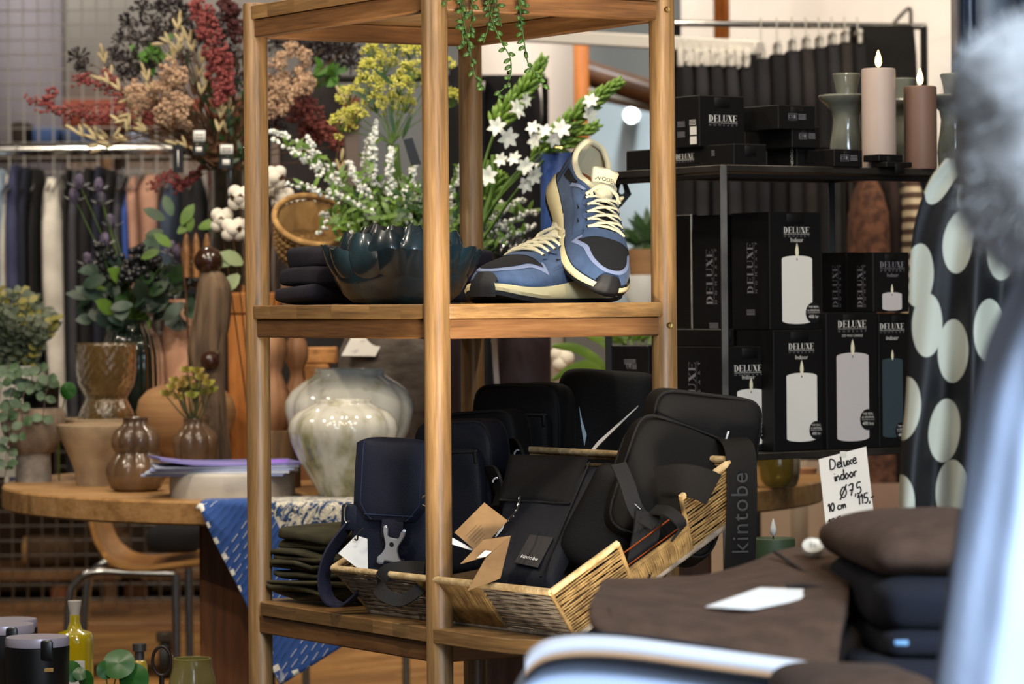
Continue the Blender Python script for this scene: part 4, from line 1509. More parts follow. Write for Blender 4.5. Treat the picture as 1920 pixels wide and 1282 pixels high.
# gourd vases
p_ = Pot(255, 923, 42)
gd = simple_pot('gourd_vase', 'glazed brown vase shaped like a double gourd on the table edge', 'vase', p_,
    [(36, 922), (47, 914), (54, 897), (55, 880), (50, 865), (40, 853), (37, 848), (41, 842), (44, 830), (43, 818), (37, 806), (27, 799), (23, 794), (22, 787), (24, 783)], M_BRGL, mod=lobes(8, .17), inner=800, thick=4, n=80)
p_ = Pot(367, 868, 36, Y=6.62)
gd2 = simple_pot('gourd_vase', 'small glazed brown gourd vase holding a green succulent sprig', 'vase', p_,
    [(34, 866), (40, 850), (42, 830), (40, 817), (30, 805), (23, 799), (21, 792), (22, 785)], M_BRGL, mod=lobes(8, .14), inner=800, thick=4, n=64)
pot_succ = p_
# terracotta sphere
p_ = Pot(350, 858, 40, Y=6.95)
simple_pot('sphere_vase', 'round ribbed terracotta sphere vase behind the gourd vases', 'vase', p_,
    [(42, 858), (46, 850), (72, 828), (88, 802), (94, 772), (88, 748), (72, 731), (56, 724), (48, 722)], M_TERR, inner=800, thick=5, n=72)
# pink pillar candle
p_ = Pot(358, 838, 48, Y=7.2)
cn_ = simple_pot('pillar_candle', 'tall pale pink pillar candle behind the driftwood', 'candle', p_, [(51, 838), (51.5, 700), (51.5, 565), (50, 562)], M_PINK, 'wax', inner=566, thick=4)
b = MB(); b.tube([(p_.x, p_.y, p_.h(568)), (p_.x + .001, p_.y, p_.h(550))], .001, 5); b.build('wick', M_INKP, cn_)
# driftwood figure with turned knobs
p_ = Pot(412, 868, 22, Y=6.7)
dw = thing('driftwood_ornament', 'weathered upright driftwood piece with a dark round knob on top', 'ornament', p_.loc())
b = MB()
ctrl = [(395, 508, 16), (397, 516, 25), (400, 540, 33), (398, 575, 35), (393, 610, 36), (386, 650, 36), (388, 690, 32), (398, 740, 23), (405, 790, 21), (411, 830, 20), (414, 868, 22)]
cps = spline([P(a_, r_, p_.y) for a_, r_, _ in ctrl], 6)
rad = [M(c, p_.y) for *_, c in ctrl]
rr = [ip(i, list(range(0, 6 * len(ctrl), 6)), rad) for i in range(len(cps))]
rgs = []
for i, c in enumerate(cps):
    ring = []
    for k_ in range(36):
        a_ = 2 * PI * k_ / 36
        q = 1 + .16 * fnoise(math.cos(a_) * 1.6, math.sin(a_) * 1.6, c.z * 4) + .10 * fnoise(math.cos(a_) * 5, math.sin(a_) * 5, c.z * 3)
        q -= .17 * max(0, math.cos(a_ * 6 + c.z * 5 + fnoise(a_, c.z * 5) * 2)) ** 6
        ring.append((c.x + rr[i] * q * math.cos(a_), c.y + .8 * rr[i] * q * math.sin(a_), max(c.z, ZT_)))
    rgs.append(ring)
b.rings(rgs)
b.build('trunk', M_DRIFT, dw, angle=50)
c = P(391, 489, p_.y)
b = MB(); b.lathe([(.0001, M(28, p_.y)), (M(8, p_.y), M(27, p_.y)), (M(19, p_.y), M(20, p_.y)), (M(27, p_.y), M(7, p_.y)), (M(28, p_.y), -M(2, p_.y)), (M(24, p_.y), -M(14, p_.y)), (M(14, p_.y), -M(22, p_.y)), (M(8, p_.y), -M(27, p_.y))], 32, c); b.build('knob', M_KNOB, dw, angle=180)
c = P(394, 676, p_.y - M(24, p_.y))
b = MB(); b.blobs([c], M(18, p_.y), ICO3); b.build('knob', M_KNOB, dw, angle=180)
b = MB(); b.blobs([c + Vector((M(x, p_.y), .004, M(y, p_.y))) for x, y in ((-14, 16), (-5, 21), (6, 20), (14, 14), (0, 17), (-10, 22))], [M(r, p_.y) for r in (6, 7, 6, 5, 6, 5)], ICO1); b.build('burl', M_DRIFT, dw)
# orange pedestal
Yp = 7.05
a0, a1 = P(424, 700, Yp), P(524, 700, Yp)
ped = thing('pedestal', 'orange stained wooden pedestal box carrying the dried flower vase', 'pedestal', Vector(((a0.x + a1.x) / 2, Yp + .07, ZT_)))
ztop = P(470, 548, Yp).z
b = MB(); b.box(((a0.x + a1.x) / 2, Yp + .07, (ZT_ + ztop - .045) / 2), (a1.x - a0.x - .008, .132, ztop - .045 - ZT_), .003, 1); b.build('box', M_ORG, ped)
b = MB(); b.box(((a0.x + a1.x) / 2, Yp + .07, ztop - .0225), (a1.x - a0.x, .14, .045), .004, 1); b.build('lid', M_ORG, ped)
PEDTOP = Vector(((a0.x + a1.x) / 2, Yp + .07, ztop))
# glass goblet and green vase
p_ = Pot(200, 845, 46, Y=6.98)
bump = lambda th, t: 1 + .04 * np.cos(th * 22 + (int(t * 40) % 2) * PI)
gb = thing('glass_goblet', 'amber textured glass goblet with a diamond pattern', 'vase', p_.loc())
def dense(l, n):
    out = []
    for i in range(n + 1):
        t = i / n * (len(l) - 1)
        k_ = min(int(t), len(l) - 2); f_ = t - k_
        out.append((l[k_][0] * (1 - f_) + l[k_ + 1][0] * f_, l[k_][1] * (1 - f_) + l[k_ + 1][1] * f_))
    return out
prof = p_.prof(dense([(50, 845), (52, 800), (50, 775), (42, 757), (37, 747), (42, 737), (50, 722), (54, 700), (55, 675), (55, 643)], 44))
b = MB(); b.lathe([(.0001, ZT_ + .001)] + prof + [(r - .005, z) for r, z in prof[::-1] if z > p_.h(742)] + [(.0001, p_.h(742))], 88, (p_.x, p_.y, 0), bump)
b.build('body', M_AMB, gb, angle=180)
p_ = Pot(250, 830, 56, Y=7.17)
gv = simple_pot('glass_vase', 'dark green ribbed glass vase holding black berries and thistles', 'vase', p_,
    [(50, 830), (56, 815), (60, 770), (61, 710), (59, 665), (50, 630), (38, 612), (34, 600)], M_GRG, 'body', mod=lambda th, t: 1 + .022 * np.cos(th * 30), inner=820, thick=4, n=120)
pot_green = p_
# marble tray
p_ = Pot(436, 936, 114)
tray = simple_pot('marble_tray', 'round speckled white marble tray carrying leaflets', 'tray', p_,
    [(112, 936), (117, 931), (117.5, 910), (117, 889), (115, 885)], M_MARB, inner=893, thick=10, n=72)
TRAY = p_
# leaflets
LEAF = [('#9fa9c4', '#6b78a8'), ('#aab4c8', '#c0c6d2'), ('#7f8bb4', '#9aa6c8'), ('#b8becb', '#8a93b0'), ('#56629a', '#8d83c9')]
labs = ['lowest leaflet of the fanned stack on the marble tray', 'second lowest pale blue leaflet on the marble tray', 'middle blue leaflet of the stack on the marble tray', 'second leaflet from the top with pale grey pages', 'topmost leaflet with a blue and violet cover, lifted page at the left']
zt = p_.h(885) + .001
for i in range(5):
    m_ = mat('leaflet_%s' % 'abcde'[i], LEAF[i][0], .45, col2=LEAF[i][1], nscale=5)
    b = MB()
    a_ = math.radians(-6 + 5 * i)
    cx, cy = p_.x - M(22, p_.y) + .002 * i, p_.y
    g = []
    for r_ in range(9):
        row = []
        for s_ in range(7):
            u, v = (r_ / 8 - .5) * .262, (s_ / 6 - .5) * .17
            lift = .010 * max(0, (-u - .05) / .08) ** 1.5 * (i == 4) + .002 * max(0, -u * 8) * i * .2
            row.append(Vector((cx + u * math.cos(a_) - v * math.sin(a_), cy + u * math.sin(a_) + v * math.cos(a_), zt + i * .0046 + lift)))
        g.append(row)
    lo = [[q - Vector((0, 0, .004)) for q in r] for r in g]
    b.grid(g); b.grid([r[::-1] for r in lo])
    for e0, e1 in ((g[0], lo[0]), (g[-1], lo[-1]), ([r[0] for r in g], [r[0] for r in lo]), ([r[-1] for r in g], [r[-1] for r in lo])):
        b.grid(list(zip(e0, e1)))
    o = tag(b.build('leaflet', m_, angle=30), labs[i], 'leaflet', 'leaflets on the marble tray')
q = zt + .0256
b = MB(); b.rings([[P(*c, 6.24).__add__(Vector((0, d_, 0))) for c, d_ in (((500, 862), 0), ((540, 862), .02), ((538, 870), -.01), ((548, 882), -.03), ((505, 874), -.04))], [P(*c, 6.24) + Vector((0, d_, -.0006)) for c, d_ in (((500, 862), 0), ((540, 862), .02), ((538, 870), -.01), ((548, 882), -.03), ((505, 874), -.04))]])
tag(b.build('bookmark', mat('violet_paper', '#8a5fd0', .5), angle=0), 'violet paper sticking out of the leaflets right of the left post', 'paper')

# white lobed vases
def blotch(key):
    m = bpy.data.materials.new(key); m.use_nodes = True
    nt = m.node_tree; L = nt.links.new; bs = nt.nodes['Principled BSDF']
    bs.inputs['Roughness'].default_value = .12; bs.inputs['Coat Weight'].default_value = .5; bs.inputs['Coat Roughness'].default_value = .03
    tc = nt.nodes.new('ShaderNodeTexCoord'); sp = nt.nodes.new('ShaderNodeSeparateXYZ'); L(tc.outputs['Generated'], sp.inputs[0])
    n = nt.nodes.new('ShaderNodeTexNoise'); n.inputs['Scale'].default_value = 26; n.inputs['Detail'].default_value = 5
    mp = nt.nodes.new('ShaderNodeMapping'); mp.inputs['Scale'].default_value = (1, 1, .45); L(tc.outputs['Object'], mp.inputs[0]); L(mp.outputs[0], n.inputs['Vector'])
    mr = nt.nodes.new('ShaderNodeMapRange'); mr.inputs['From Min'].default_value = 0; mr.inputs['From Max'].default_value = .8; mr.inputs['To Min'].default_value = .17; mr.inputs['To Max'].default_value = -.05
    L(sp.outputs[2], mr.inputs['Value'])
    ad = nt.nodes.new('ShaderNodeMath'); ad.operation = 'ADD'; L(n.outputs['Fac'], ad.inputs[0]); L(mr.outputs[0], ad.inputs[1])
    r = nt.nodes.new('ShaderNodeValToRGB'); e = r.color_ramp.elements
    e[0].position, e[0].color = .50, lin('#b8b6ab'); e[1].position, e[1].color = .80, lin('#5d5a34')
    k_ = e.new(.66); k_.color = lin('#8f8c70')
    L(ad.outputs[0], r.inputs[0]); L(r.outputs[0], bs.inputs['Base Color'])
    return m
M_WGL = blotch('white_speckled_glaze')
p_ = Pot(657, 915, 42, Y=6.42)
simple_pot('lobed_vase', 'large glossy white lobed vase behind the smaller matching one', 'vase', p_,
    [(42, 915), (50, 905), (70, 880), (95, 840), (114, 800), (121, 768), (119, 750), (108, 732), (88, 716), (70, 705), (64, 699), (66, 692)], M_WGL, mod=lobes(12, .05), inner=740, thick=5, n=96, angle=180)
p_ = Pot(645, 936, 42)
simple_pot('lobed_vase', 'smaller glossy white lobed vase with olive blotches in front', 'vase', p_,
    [(40, 936), (46, 925), (62, 898), (84, 860), (98, 828), (103, 804), (99, 787), (86, 772), (68, 763), (56, 758), (52, 754), (53, 750)], M_WGL, mod=lobes(12, .05), inner=790, thick=5, n=96, angle=180)
# gourd figures on a stump
p_ = Pot(520, 900, 40, Y=6.55)
stump_top = p_.h(806)
st_ = thing('wood_stump', 'round dark wooden stump under the pinkish gourd figure', 'stump', p_.loc())
b = MB(); b.lathe([(.0001, ZT_), (M(44, p_.y), ZT_), (M(44, p_.y), stump_top - .004), (M(41, p_.y), stump_top), (.0001, stump_top)], 40, (p_.x, p_.y, 0)); b.build('block', mat('stump_wood', '#6d5234', .85, col2='#46331f', nscale=20, nstretch=(2, 2, .15), bump=.6, bscale=60), st_)
q = Pot(514, 806, 20, z=stump_top, Y=6.55)
simple_pot('gourd_figure', 'pinkish terracotta gourd shaped bottle on the stump beside the left post', 'vase', q,
    [(24, 806), (31, 790), (33, 765), (29, 735), (20, 712), (16, 698), (20, 684), (27, 668), (28, 652), (22, 636), (12, 626), (7, 616)], M_TERR2, mod=lobes(6, .08), n=48, cap1=True)
q = Pot(557, 806, 20, Y=6.85)
simple_pot('gourd_figure', 'second terracotta gourd shaped bottle standing behind, beside the wooden blocks', 'vase', q,
    [(30, 840), (34, 800), (32, 765), (24, 735), (14, 712), (12, 700), (15, 690), (22, 672), (23, 655), (18, 638), (9, 628), (7, 610)], M_TERR2, mod=lobes(6, .08), n=48, cap1=True)
# wooden blocks
M_BLK = wood('pine_block', '#7c5228', '#a9763f', '#bf8f57', (.08, 1, 1), 40, .6, rotz=.3)
zz = ZT_
for i, (x0, x1, h_) in enumerate(((575, 640, .10), (566, 632, .075), (570, 616, .0515), (572, 630, .0345))):
    a0, a1 = P(x0, 650, 7.15), P(x1, 650, 7.15)
    b = MB(); b.box(((a0.x + a1.x) / 2, 7.19, zz + h_ / 2), (a1.x - a0.x, .08, h_ - .0006), .003, 1)
    o = b.build('wood_block', M_BLK)
    tag(o, 'pine wood block, %s of the pile left of the grey stone pot' % ['lowest', 'second from below', 'second from the top', 'topmost'][i], 'block', 'stacked pine blocks')
    zz += h_
# stone pot with price card
p_ = Pot(737, 872, 66, Y=6.85)
M_GST = mat('grey_stone', '#6f6760', .9, col2='#4c433d', nscale=22, nstretch=(1, 1, 2.2), bump=.5, bscale=90, detail=8)
sp_ = simple_pot('stone_pot', 'big round grey stone pot behind the white vases with a price card', 'pot', p_,
    [(60, 872), (78, 845), (94, 800), (102, 745), (103, 700), (98, 655), (84, 622), (66, 600), (52, 592), (50, 584)], M_GST, inner=620, thick=5, n=64)
Yc = p_.y - M(104, p_.y)
cd, n = card('price_card', [P(640, 667, Yc + .02), P(704, 668, Yc + .0), P(727, 622, Yc + .03), P(664, 622, Yc + .045)], .001, M_CARD, 'blank looking white price card leaning on the grey stone pot', 'card')
a_ = P(655, 658, Yc + .012)
b = MB()
for (x0, y0, x1, y1) in ((658, 658, 672, 657), (664, 661, 670, 654), (684, 657, 694, 655), (688, 661, 692, 652), (676, 640, 684, 639), (700, 632, 706, 630)):
    f_ = lambda x, y: P(x, y, Yc + .012 + (668 - y) * .0006 - .004)
    b.tube([f_(x0, y0), f_(x1, y1)], .0004, 4)
b.build('scribble', mat('pale_ink', '#8c93a8', .8), cd, angle=0)
# dark mauve pillars
M_MAUV = mat('mauve_wax', '#3b2a2e', .6, col2='#2b1f24', nscale=9, bump=.2, bscale=60)
p_ = Pot(984, 905, 50, Y=6.62)
pc = simple_pot('pillar_candle', 'thick dark mauve pillar candle below the sneakers', 'candle', p_, [(50, 905), (51, 760), (51, 600), (49, 596)], M_MAUV, 'wax', n=48, inner=600, thick=4)
p_ = Pot(835, 905, 30, Y=6.62)
pc = simple_pot('pillar_candle', 'dark mauve pillar candle mostly hidden behind the front post', 'candle', p_, [(27, 905), (28, 760), (28, 600), (26, 596)], M_MAUV, 'wax', n=40, inner=600, thick=4)
card('paper_card', [P(921, 632, 6.5), P(931, 632, 6.52), P(936, 720, 6.52), P(927, 720, 6.5)], .001, M_CARD, 'narrow white card standing beside the thick mauve candle', 'card')
# hidden riser carrying the flower pot, blue candle, black bowl
M_RIS = wood('riser_wood', '#3c2818', '#57391f', '#6a4828', (.1, 1, 1), 24, .6)
rz = 1.078
ris = thing('display_riser', 'dark wooden riser board behind the middle shelf carrying flowers', 'riser', Vector((P(840, 700, 6.35).x, 6.35, ZT_)))
a0, a1 = P(560, 600, 6.3), P(1095, 600, 6.3)
b = MB(); b.box(((a0.x + a1.x) / 2, 6.36, rz - .012), (a1.x - a0.x, .30, .024), .002); b.build('top', M_RIS, ris)
for x in (812, 883):
    b = MB(); b.box((P(x, 700, 6.4).x, 6.4, (ZT_ + rz - .024) / 2), (.026, .12, rz - .024 - ZT_), .002); b.build('leg', M_RIS, ris)
FP = Vector((P(775, 560, 6.37).x, 6.37, rz))
t_ = thing('flower_pot', 'small white pot behind the lotus bowl holding the white flowers', 'pot', FP)
b = MB(); b.lathe([(.0001, rz), (.045, rz), (.056, rz + .085), (.058, rz + .09), (.053, rz + .09), (.05, rz + .07), (.0001, rz + .068)], 36, (FP.x, FP.y, 0)); b.build('body', mat('white_pot', '#cfcabd', .5), t_)
# blue candle with flame
M_FLAME = mat('led_flame', '#ffc878', emit=6)
M_WICK = mat('wick', '#2a1c10', .9)
def led_candle(px, ytop, rpx, Y, z, m, label, flame=True, fh=32, ftop=None, unlit=None):
    k_ = Y / FPX
    x = P(px, ytop, Y).x
    zt_ = P(px, ytop, Y).z
    t_ = thing('led_candle', label, 'candle', Vector((x, Y, z)))
    r = rpx * k_
    b = MB(); b.lathe([(.0001, z), (r * .98, z), (r, z + .002), (r, zt_ - .004), (r * .985, zt_ - .001), (r * .93, zt_), (r * .86, zt_ - .003), (.0001, zt_ - .006)], 40, (x, Y, 0)); b.build('wax', m, t_)
    b = MB(); b.tube([(x, Y, zt_ - .006), (x, Y, zt_ + 4 * k_)], .0011, 6); b.build('wick', M_WICK, t_)
    if flame:
        b = MB()
        h_ = fh * k_
        b.lathe([(.0001, 0), (h_ * .13, h_ * .10), (h_ * .19, h_ * .3), (h_ * .17, h_ * .5), (h_ * .1, h_ * .75), (h_ * .04, h_ * .93), (.0001, h_)], 14, (x, Y, zt_ + 2.5 * k_)); b.build('flame', unlit or M_FLAME, t_, angle=180)
    return t_
M_BLUEW = mat('blue_wax', '#2f4a86', .5, col2='#3a5690', nscale=5, sss=.1)
bc = led_candle(1048, 287, 35, 6.2, rz, M_BLUEW, 'blue pillar candle with a lit flame behind the propped sneaker', fh=36)
Yq = 6.2
b = MB(); b.box(P(1008, 300, Yq - .02), (M(13, Yq), .002, M(22, Yq)), .0005); cdt = b.build('hang_tag', M_BLKP); tag(cdt, 'small black tag with white label hanging beside the blue candle', 'tag')
b = MB(); b.box(P(1008, 316, Yq - .0215), (M(10, Yq), .001, M(20, Yq))); b.build('label', M_CARD, cdt, angle=0)
b = MB(); b.box((P(1015, 500, 6.33).x, 6.33, rz + .02), (.13, .12, .04), .002); tag(b.build('block', M_BLKP), 'low black block on the riser under the black lotus bowl', 'block')
lot2 = thing('lotus_bowl', 'black glazed lotus petal bowl standing behind the sneakers', 'bowl', (0, 0, 0))
lotus(lot2, M_GLK)
lot2.location = (P(1000, 400, 6.33).x, 6.33, rz + .04); lot2.scale = (.85, .85, 1.05)

# ---- blue kantha cloth over the table edge
def kantha():
    m = bpy.data.materials.new('kantha_cotton'); m.use_nodes = True
    nt = m.node_tree; L = nt.links.new; bs = nt.nodes['Principled BSDF']
    bs.inputs['Roughness'].default_value = .95
    tc = nt.nodes.new('ShaderNodeTexCoord')
    uv = tc.outputs['UV']
    def node(t, **k):
        n = nt.nodes.new(t)
        for a_, v in k.items(): setattr(n, a_, v)
        return n
    def math_(op, a_, b_=None, c_=None):
        n = node('ShaderNodeMath', operation=op)
        for i, q in enumerate((a_, b_, c_)):
            if q is None: continue
            if isinstance(q, (int, float)): n.inputs[i].default_value = q
            else: L(q, n.inputs[i])
        return n.outputs[0]
    mp = node('ShaderNodeMapping'); mp.inputs['Rotation'].default_value = (0, 0, .62); L(uv, mp.inputs[0])
    sp = node('ShaderNodeSeparateXYZ'); L(mp.outputs[0], sp.inputs[0])
    row = math_('MULTIPLY', sp.outputs[1], 62.0)
    fr = math_('FRACT', row); ri = math_('FLOOR', row)
    col = math_('ADD', math_('MULTIPLY', sp.outputs[0], 48.0), math_('MULTIPLY', ri, .47))
    fc = math_('FRACT', col)
    dash = math_('MULTIPLY', math_('LESS_THAN', fr, .085), math_('LESS_THAN', fc, .62))
    band = math_('GREATER_THAN', math_('SINE', math_('MULTIPLY', sp.outputs[1], 42.0)), -.1)
    white = math_('MULTIPLY', dash, band)
    dark = math_('MULTIPLY', dash, math_('SUBTRACT', 1.0, band))
    mx = node('ShaderNodeMixRGB'); mx.inputs[1].default_value = lin('#26498a'); mx.inputs[2].default_value = lin('#d4d6d2'); L(white, mx.inputs[0])
    mx2 = node('ShaderNodeMixRGB'); L(mx.outputs[0], mx2.inputs[1]); mx2.inputs[2].default_value = lin('#141f45'); L(dark, mx2.inputs[0])
    # block print
    vo = node('ShaderNodeTexVoronoi', feature='F1'); vo.inputs['Scale'].default_value = 46; L(uv, vo.inputs['Vector'])
    ns = node('ShaderNodeTexNoise'); ns.inputs['Scale'].default_value = 30; ns.inputs['Detail'].default_value = 2; L(uv, ns.inputs['Vector'])
    wv = math_('SINE', math_('MULTIPLY', ns.outputs['Fac'], 60.0))
    ring = math_('SINE', math_('MULTIPLY', vo.outputs['Distance'], 11.0))
    pr = math_('MAXIMUM', math_('GREATER_THAN', wv, .45), math_('LESS_THAN', ring, .25))
    mx3 = node('ShaderNodeMixRGB'); mx3.inputs[1].default_value = lin('#22426f'); mx3.inputs[2].default_value = lin('#c9c5b6'); L(pr, mx3.inputs[0])
    ln = math_('GREATER_THAN', math_('SINE', math_('MULTIPLY', ns.outputs['Fac'], 130.0)), .86)
    mx4 = node('ShaderNodeMixRGB'); L(mx3.outputs[0], mx4.inputs[1]); mx4.inputs[2].default_value = lin('#191a24'); L(ln, mx4.inputs[0])
    su = node('ShaderNodeSeparateXYZ'); L(uv, su.inputs[0])
    # the print is inside the plain border: distance from the two hem lines is stored in a second map
    a2 = node('ShaderNodeUVMap', uv_map='border'); s2 = node('ShaderNodeSeparateXYZ'); L(a2.outputs[0], s2.inputs[0])
    ins = math_('GREATER_THAN', s2.outputs[0], .125)
    edge = math_('LESS_THAN', s2.outputs[0], .006)
    mx5 = node('ShaderNodeMixRGB'); L(mx2.outputs[0], mx5.inputs[1]); L(mx4.outputs[0], mx5.inputs[2]); L(ins, mx5.inputs[0])
    st = math_('MULTIPLY', math_('LESS_THAN', s2.outputs[0], .014), math_('LESS_THAN', math_('FRACT', math_('MULTIPLY', s2.outputs[1], 32.0)), .35))
    mx6 = node('ShaderNodeMixRGB'); L(mx5.outputs[0], mx6.inputs[1]); mx6.inputs[2].default_value = lin('#d8d8d2'); L(st, mx6.inputs[0])
    L(mx6.outputs[0], bs.inputs['Base Color'])
    bp = node('ShaderNodeBump'); bp.inputs['Strength'].default_value = .5; bp.inputs['Distance'].default_value = .003
    L(math_('MULTIPLY', math_('ABSOLUTE', math_('SUBTRACT', fr, .5)), 1.0), bp.inputs['Height']); L(bp.outputs[0], bs.inputs['Normal'])
    return m
th0, th1 = [math.atan2(PZ(px, py, ZT_).y - TC.y, PZ(px, py, ZT_).x - TC.x) for px, py in ((382, 941), (1010, 948))]
if th0 > th1: th0, th1 = th1, th0
th0, th1 = (math.atan2(6.1 - TC.y, -.552 - TC.x)), math.atan2(6.05 - TC.y, .05 - TC.x)
NU, NVT, NVH = 72, 6, 40
Rc = TR + .006
ptsg, bord = [], []
ppx = lambda th: (TC.x + Rc * math.cos(th)) * FPX / (TC.y + Rc * math.sin(th)) + 960
tip_px, tip_py = 524, 1284
vg = []
for i in range(NU + 1):
    u = i / NU
    th = th0 + (th1 - th0) * u
    x0 = ppx(th)
    # lower hem row for this column
    if x0 < tip_px: yb = 938 + (tip_py - 938) * max(0, (x0 - 381) / (tip_px - 381)) ** .93
    else: yb = tip_py - (tip_py - 1178) * (x0 - tip_px) / (690 - tip_px)
    yb = max(yb, 952)
    col, cb = [], []
    for j in range(NVT):
        r_ = Rc - .006 - .20 * (1 - j / NVT) * min(1, .12 + u * 2.2)
        col.append(Vector((TC.x + r_ * math.cos(th), TC.y + r_ * math.sin(th), ZT_ + .003)))
    ze = None
    Yh = TC.y + Rc * math.sin(th)
    for j in range(NVH + 1):
        t = j / NVH
        row = 942 + (yb - 942) * t
        z_ = EYE - (row - HZ + (x0 - 960) * ROLL) * Yh / FPX
        if j == 0: z_ = ZT_ + .001
        z_ = min(z_, ZT_ + .001)
        wave = (.010 * math.sin(u * 17 + t * 2) + .006 * math.sin(u * 31)) * min(1, t * 2)
        r_ = Rc + .004 * min(1, j) + .004 + wave * .8 + .006 * t
        col.append(Vector((TC.x + r_ * math.cos(th), TC.y + r_ * math.sin(th), z_)))
    vg.append(col)
b = MB(); b.grid(vg)
cl_ = b.build('table_cloth', kantha(), angle=180)
tag(cl_, 'indigo blue stitched cotton cloth with a floral print hanging over the table edge', 'cloth')
me = cl_.data
uvl = me.uv_layers.new(name='UVMap'); uv2 = me.uv_layers.new(name='border')
nv_ = NVT + NVH + 1
arc = Rc * (th1 - th0)
U1, U2 = np.zeros((NU + 1, nv_, 2)), np.zeros((NU + 1, nv_, 2))
itip = min(range(NU + 1), key=lambda i: abs(ppx(th0 + (th1 - th0) * i / NU) - tip_px))
hem = [vg[i][-1] for i in range(NU + 1)]
lft, rgt = (hem[0], hem[itip]), (hem[itip], hem[-1])
def segd(p, a_, c_):
    d = (c_ - a_); t = max(0, min(1, (p - a_).dot(d) / d.length_squared)); return (p - a_ - d * t).length, t * d.length
for i in range(NU + 1):
    s_ = 0.0
    for j in range(nv_):
        if j: s_ += (vg[i][j] - vg[i][j - 1]).length
        U1[i, j] = (arc * i / NU, s_)
        d1, l1 = segd(vg[i][j], *lft); d2, l2 = segd(vg[i][j], *rgt)
        d = (d1, l1) if d1 < d2 else (d2, l2)
        if j < NVT: d = (.2, 0) if i > NU * .25 else (d1, l1)
        U2[i, j] = d
vi = np.zeros(len(me.loops), np.int32); me.loops.foreach_get('vertex_index', vi)
uvl.data.foreach_set('uv', U1.reshape(-1, 2)[vi].astype(np.float32).ravel())
uv2.data.foreach_set('uv', U2.reshape(-1, 2)[vi].astype(np.float32).ravel())
md = cl_.modifiers.new('thick', 'SOLIDIFY'); md.thickness = .003; md.offset = 0
# ---- right end of the table
p_ = Pot(1455, 915, 40)
simple_pot('glass_jar', 'amber green glass jar on the right end of the round table', 'jar', p_, [(36, 915), (40, 908), (44, 895), (46, 880), (46, 840), (44, 834)], mat('olive_glass', '#8a7a35', .1, trans=.7), inner=905, thick=4)
p_ = Pot(1505, 899, 20, Y=6.9)
simple_pot('wooden_dish', 'small reddish wooden dish beside the glass jar', 'dish', p_, [(18, 899), (24, 892), (27, 880), (28, 878)], M_TERR2, inner=890, thick=3)
b = MB(); c = P(1450, 1100, 5.05); b.box((c.x, c.y, .34), (.16, .16, .68), .004); tag(b.build('plinth', M_BLKP), 'black plinth under the green candle behind the brown trousers', 'plinth')
led_candle(1450, 1008, 41, 5.05, .68, mat('green_wax', '#34432a', .55, col2='#2b3823', nscale=6), 'dark green pillar candle with unlit wick right of the basket', fh=34, unlit=mat('grey_flame', '#b9b9b4', .5))
# ================================================================== FLOWERS AND PLANTS
rf = random.Random(21)
def rv(r): 
    while True:
        v = Vector((rf.uniform(-1, 1), rf.uniform(-1, 1), rf.uniform(-1, 1)))
        if .05 < v.length < 1: return v * r
M_STEMB = mat('brown_stem', '#5a3b20', .8, col2='#3c2716', nscale=30)
M_STEMG = mat('green_stem', '#4f6a26', .6)
M_RED = mat('coral_red_dried', '#7a3232', .8, col2='#97504b', nscale=60, rand=.12)
M_DRED = mat('dusty_red_dried', '#6b3430', .85, col2='#85493f', nscale=50, rand=.1)
M_CRM = mat('cream_dried', '#bfa083', .85, col2='#a38467', nscale=70, rand=.1)
M_DARKU = mat('dark_umbel', '#231b1b', .8, col2='#30282a', nscale=40, rand=.2)
M_BUD = mat('pale_bud', '#c4b48a', .7, col2='#a5946a', nscale=40, rand=.1)
M_WFL = mat('white_blossom', '#dcdcd6', .6, col2='#b9c0b4', nscale=50, rand=.05)
M_YEL = mat('yellow_blossom', '#aba83c', .7, col2='#c4c060', nscale=60, rand=.1)
M_LFG = mat('fresh_green_leaf', '#5c7a2a', .5, col2='#45631f', nscale=30, rand=.15)
M_LFD = mat('deep_green_leaf', '#2c4a22', .45, col2='#1f3719', nscale=30, rand=.2)
M_LFE = mat('grey_green_leaf', '#57604d', .6, col2='#3f4a38', nscale=40, rand=.25)
M_VINE = mat('vine_green', '#3d5a22', .4, col2='#2c4518', nscale=30, rand=.15)
M_SUCC = mat('succulent_green', '#848a34', .5, col2='#94743a', nscale=25, rand=.15)
M_BERRY = mat('black_berry', '#17181c', .25, coat=.3)
M_THIS = mat('thistle_violet', '#6f6478', .8, col2='#4f475c', nscale=80)
M_THISG = mat('thistle_bract', '#8a9080', .7, col2='#6d6a80', nscale=40)
M_COT = mat('cotton_white', '#d9d2c2', .95, sheen=.4, bump=.4, bscale=120)
M_HULL = mat('cotton_hull', '#6b4a25', .8, col2='#4a3218', nscale=30)

def tobase(b, p0, p1, r=.0013, bow=.03, n=7, taper=.6):
    mid = (Vector(p0) + Vector(p1)) / 2 + Vector((0, 0, bow)) + rv(.012)
    pts = bez(p0, mid, p1, n)
    b.tube(pts, [r * (1 - (1 - taper) * i / n) for i in range(n + 1)], 5)
    return pts

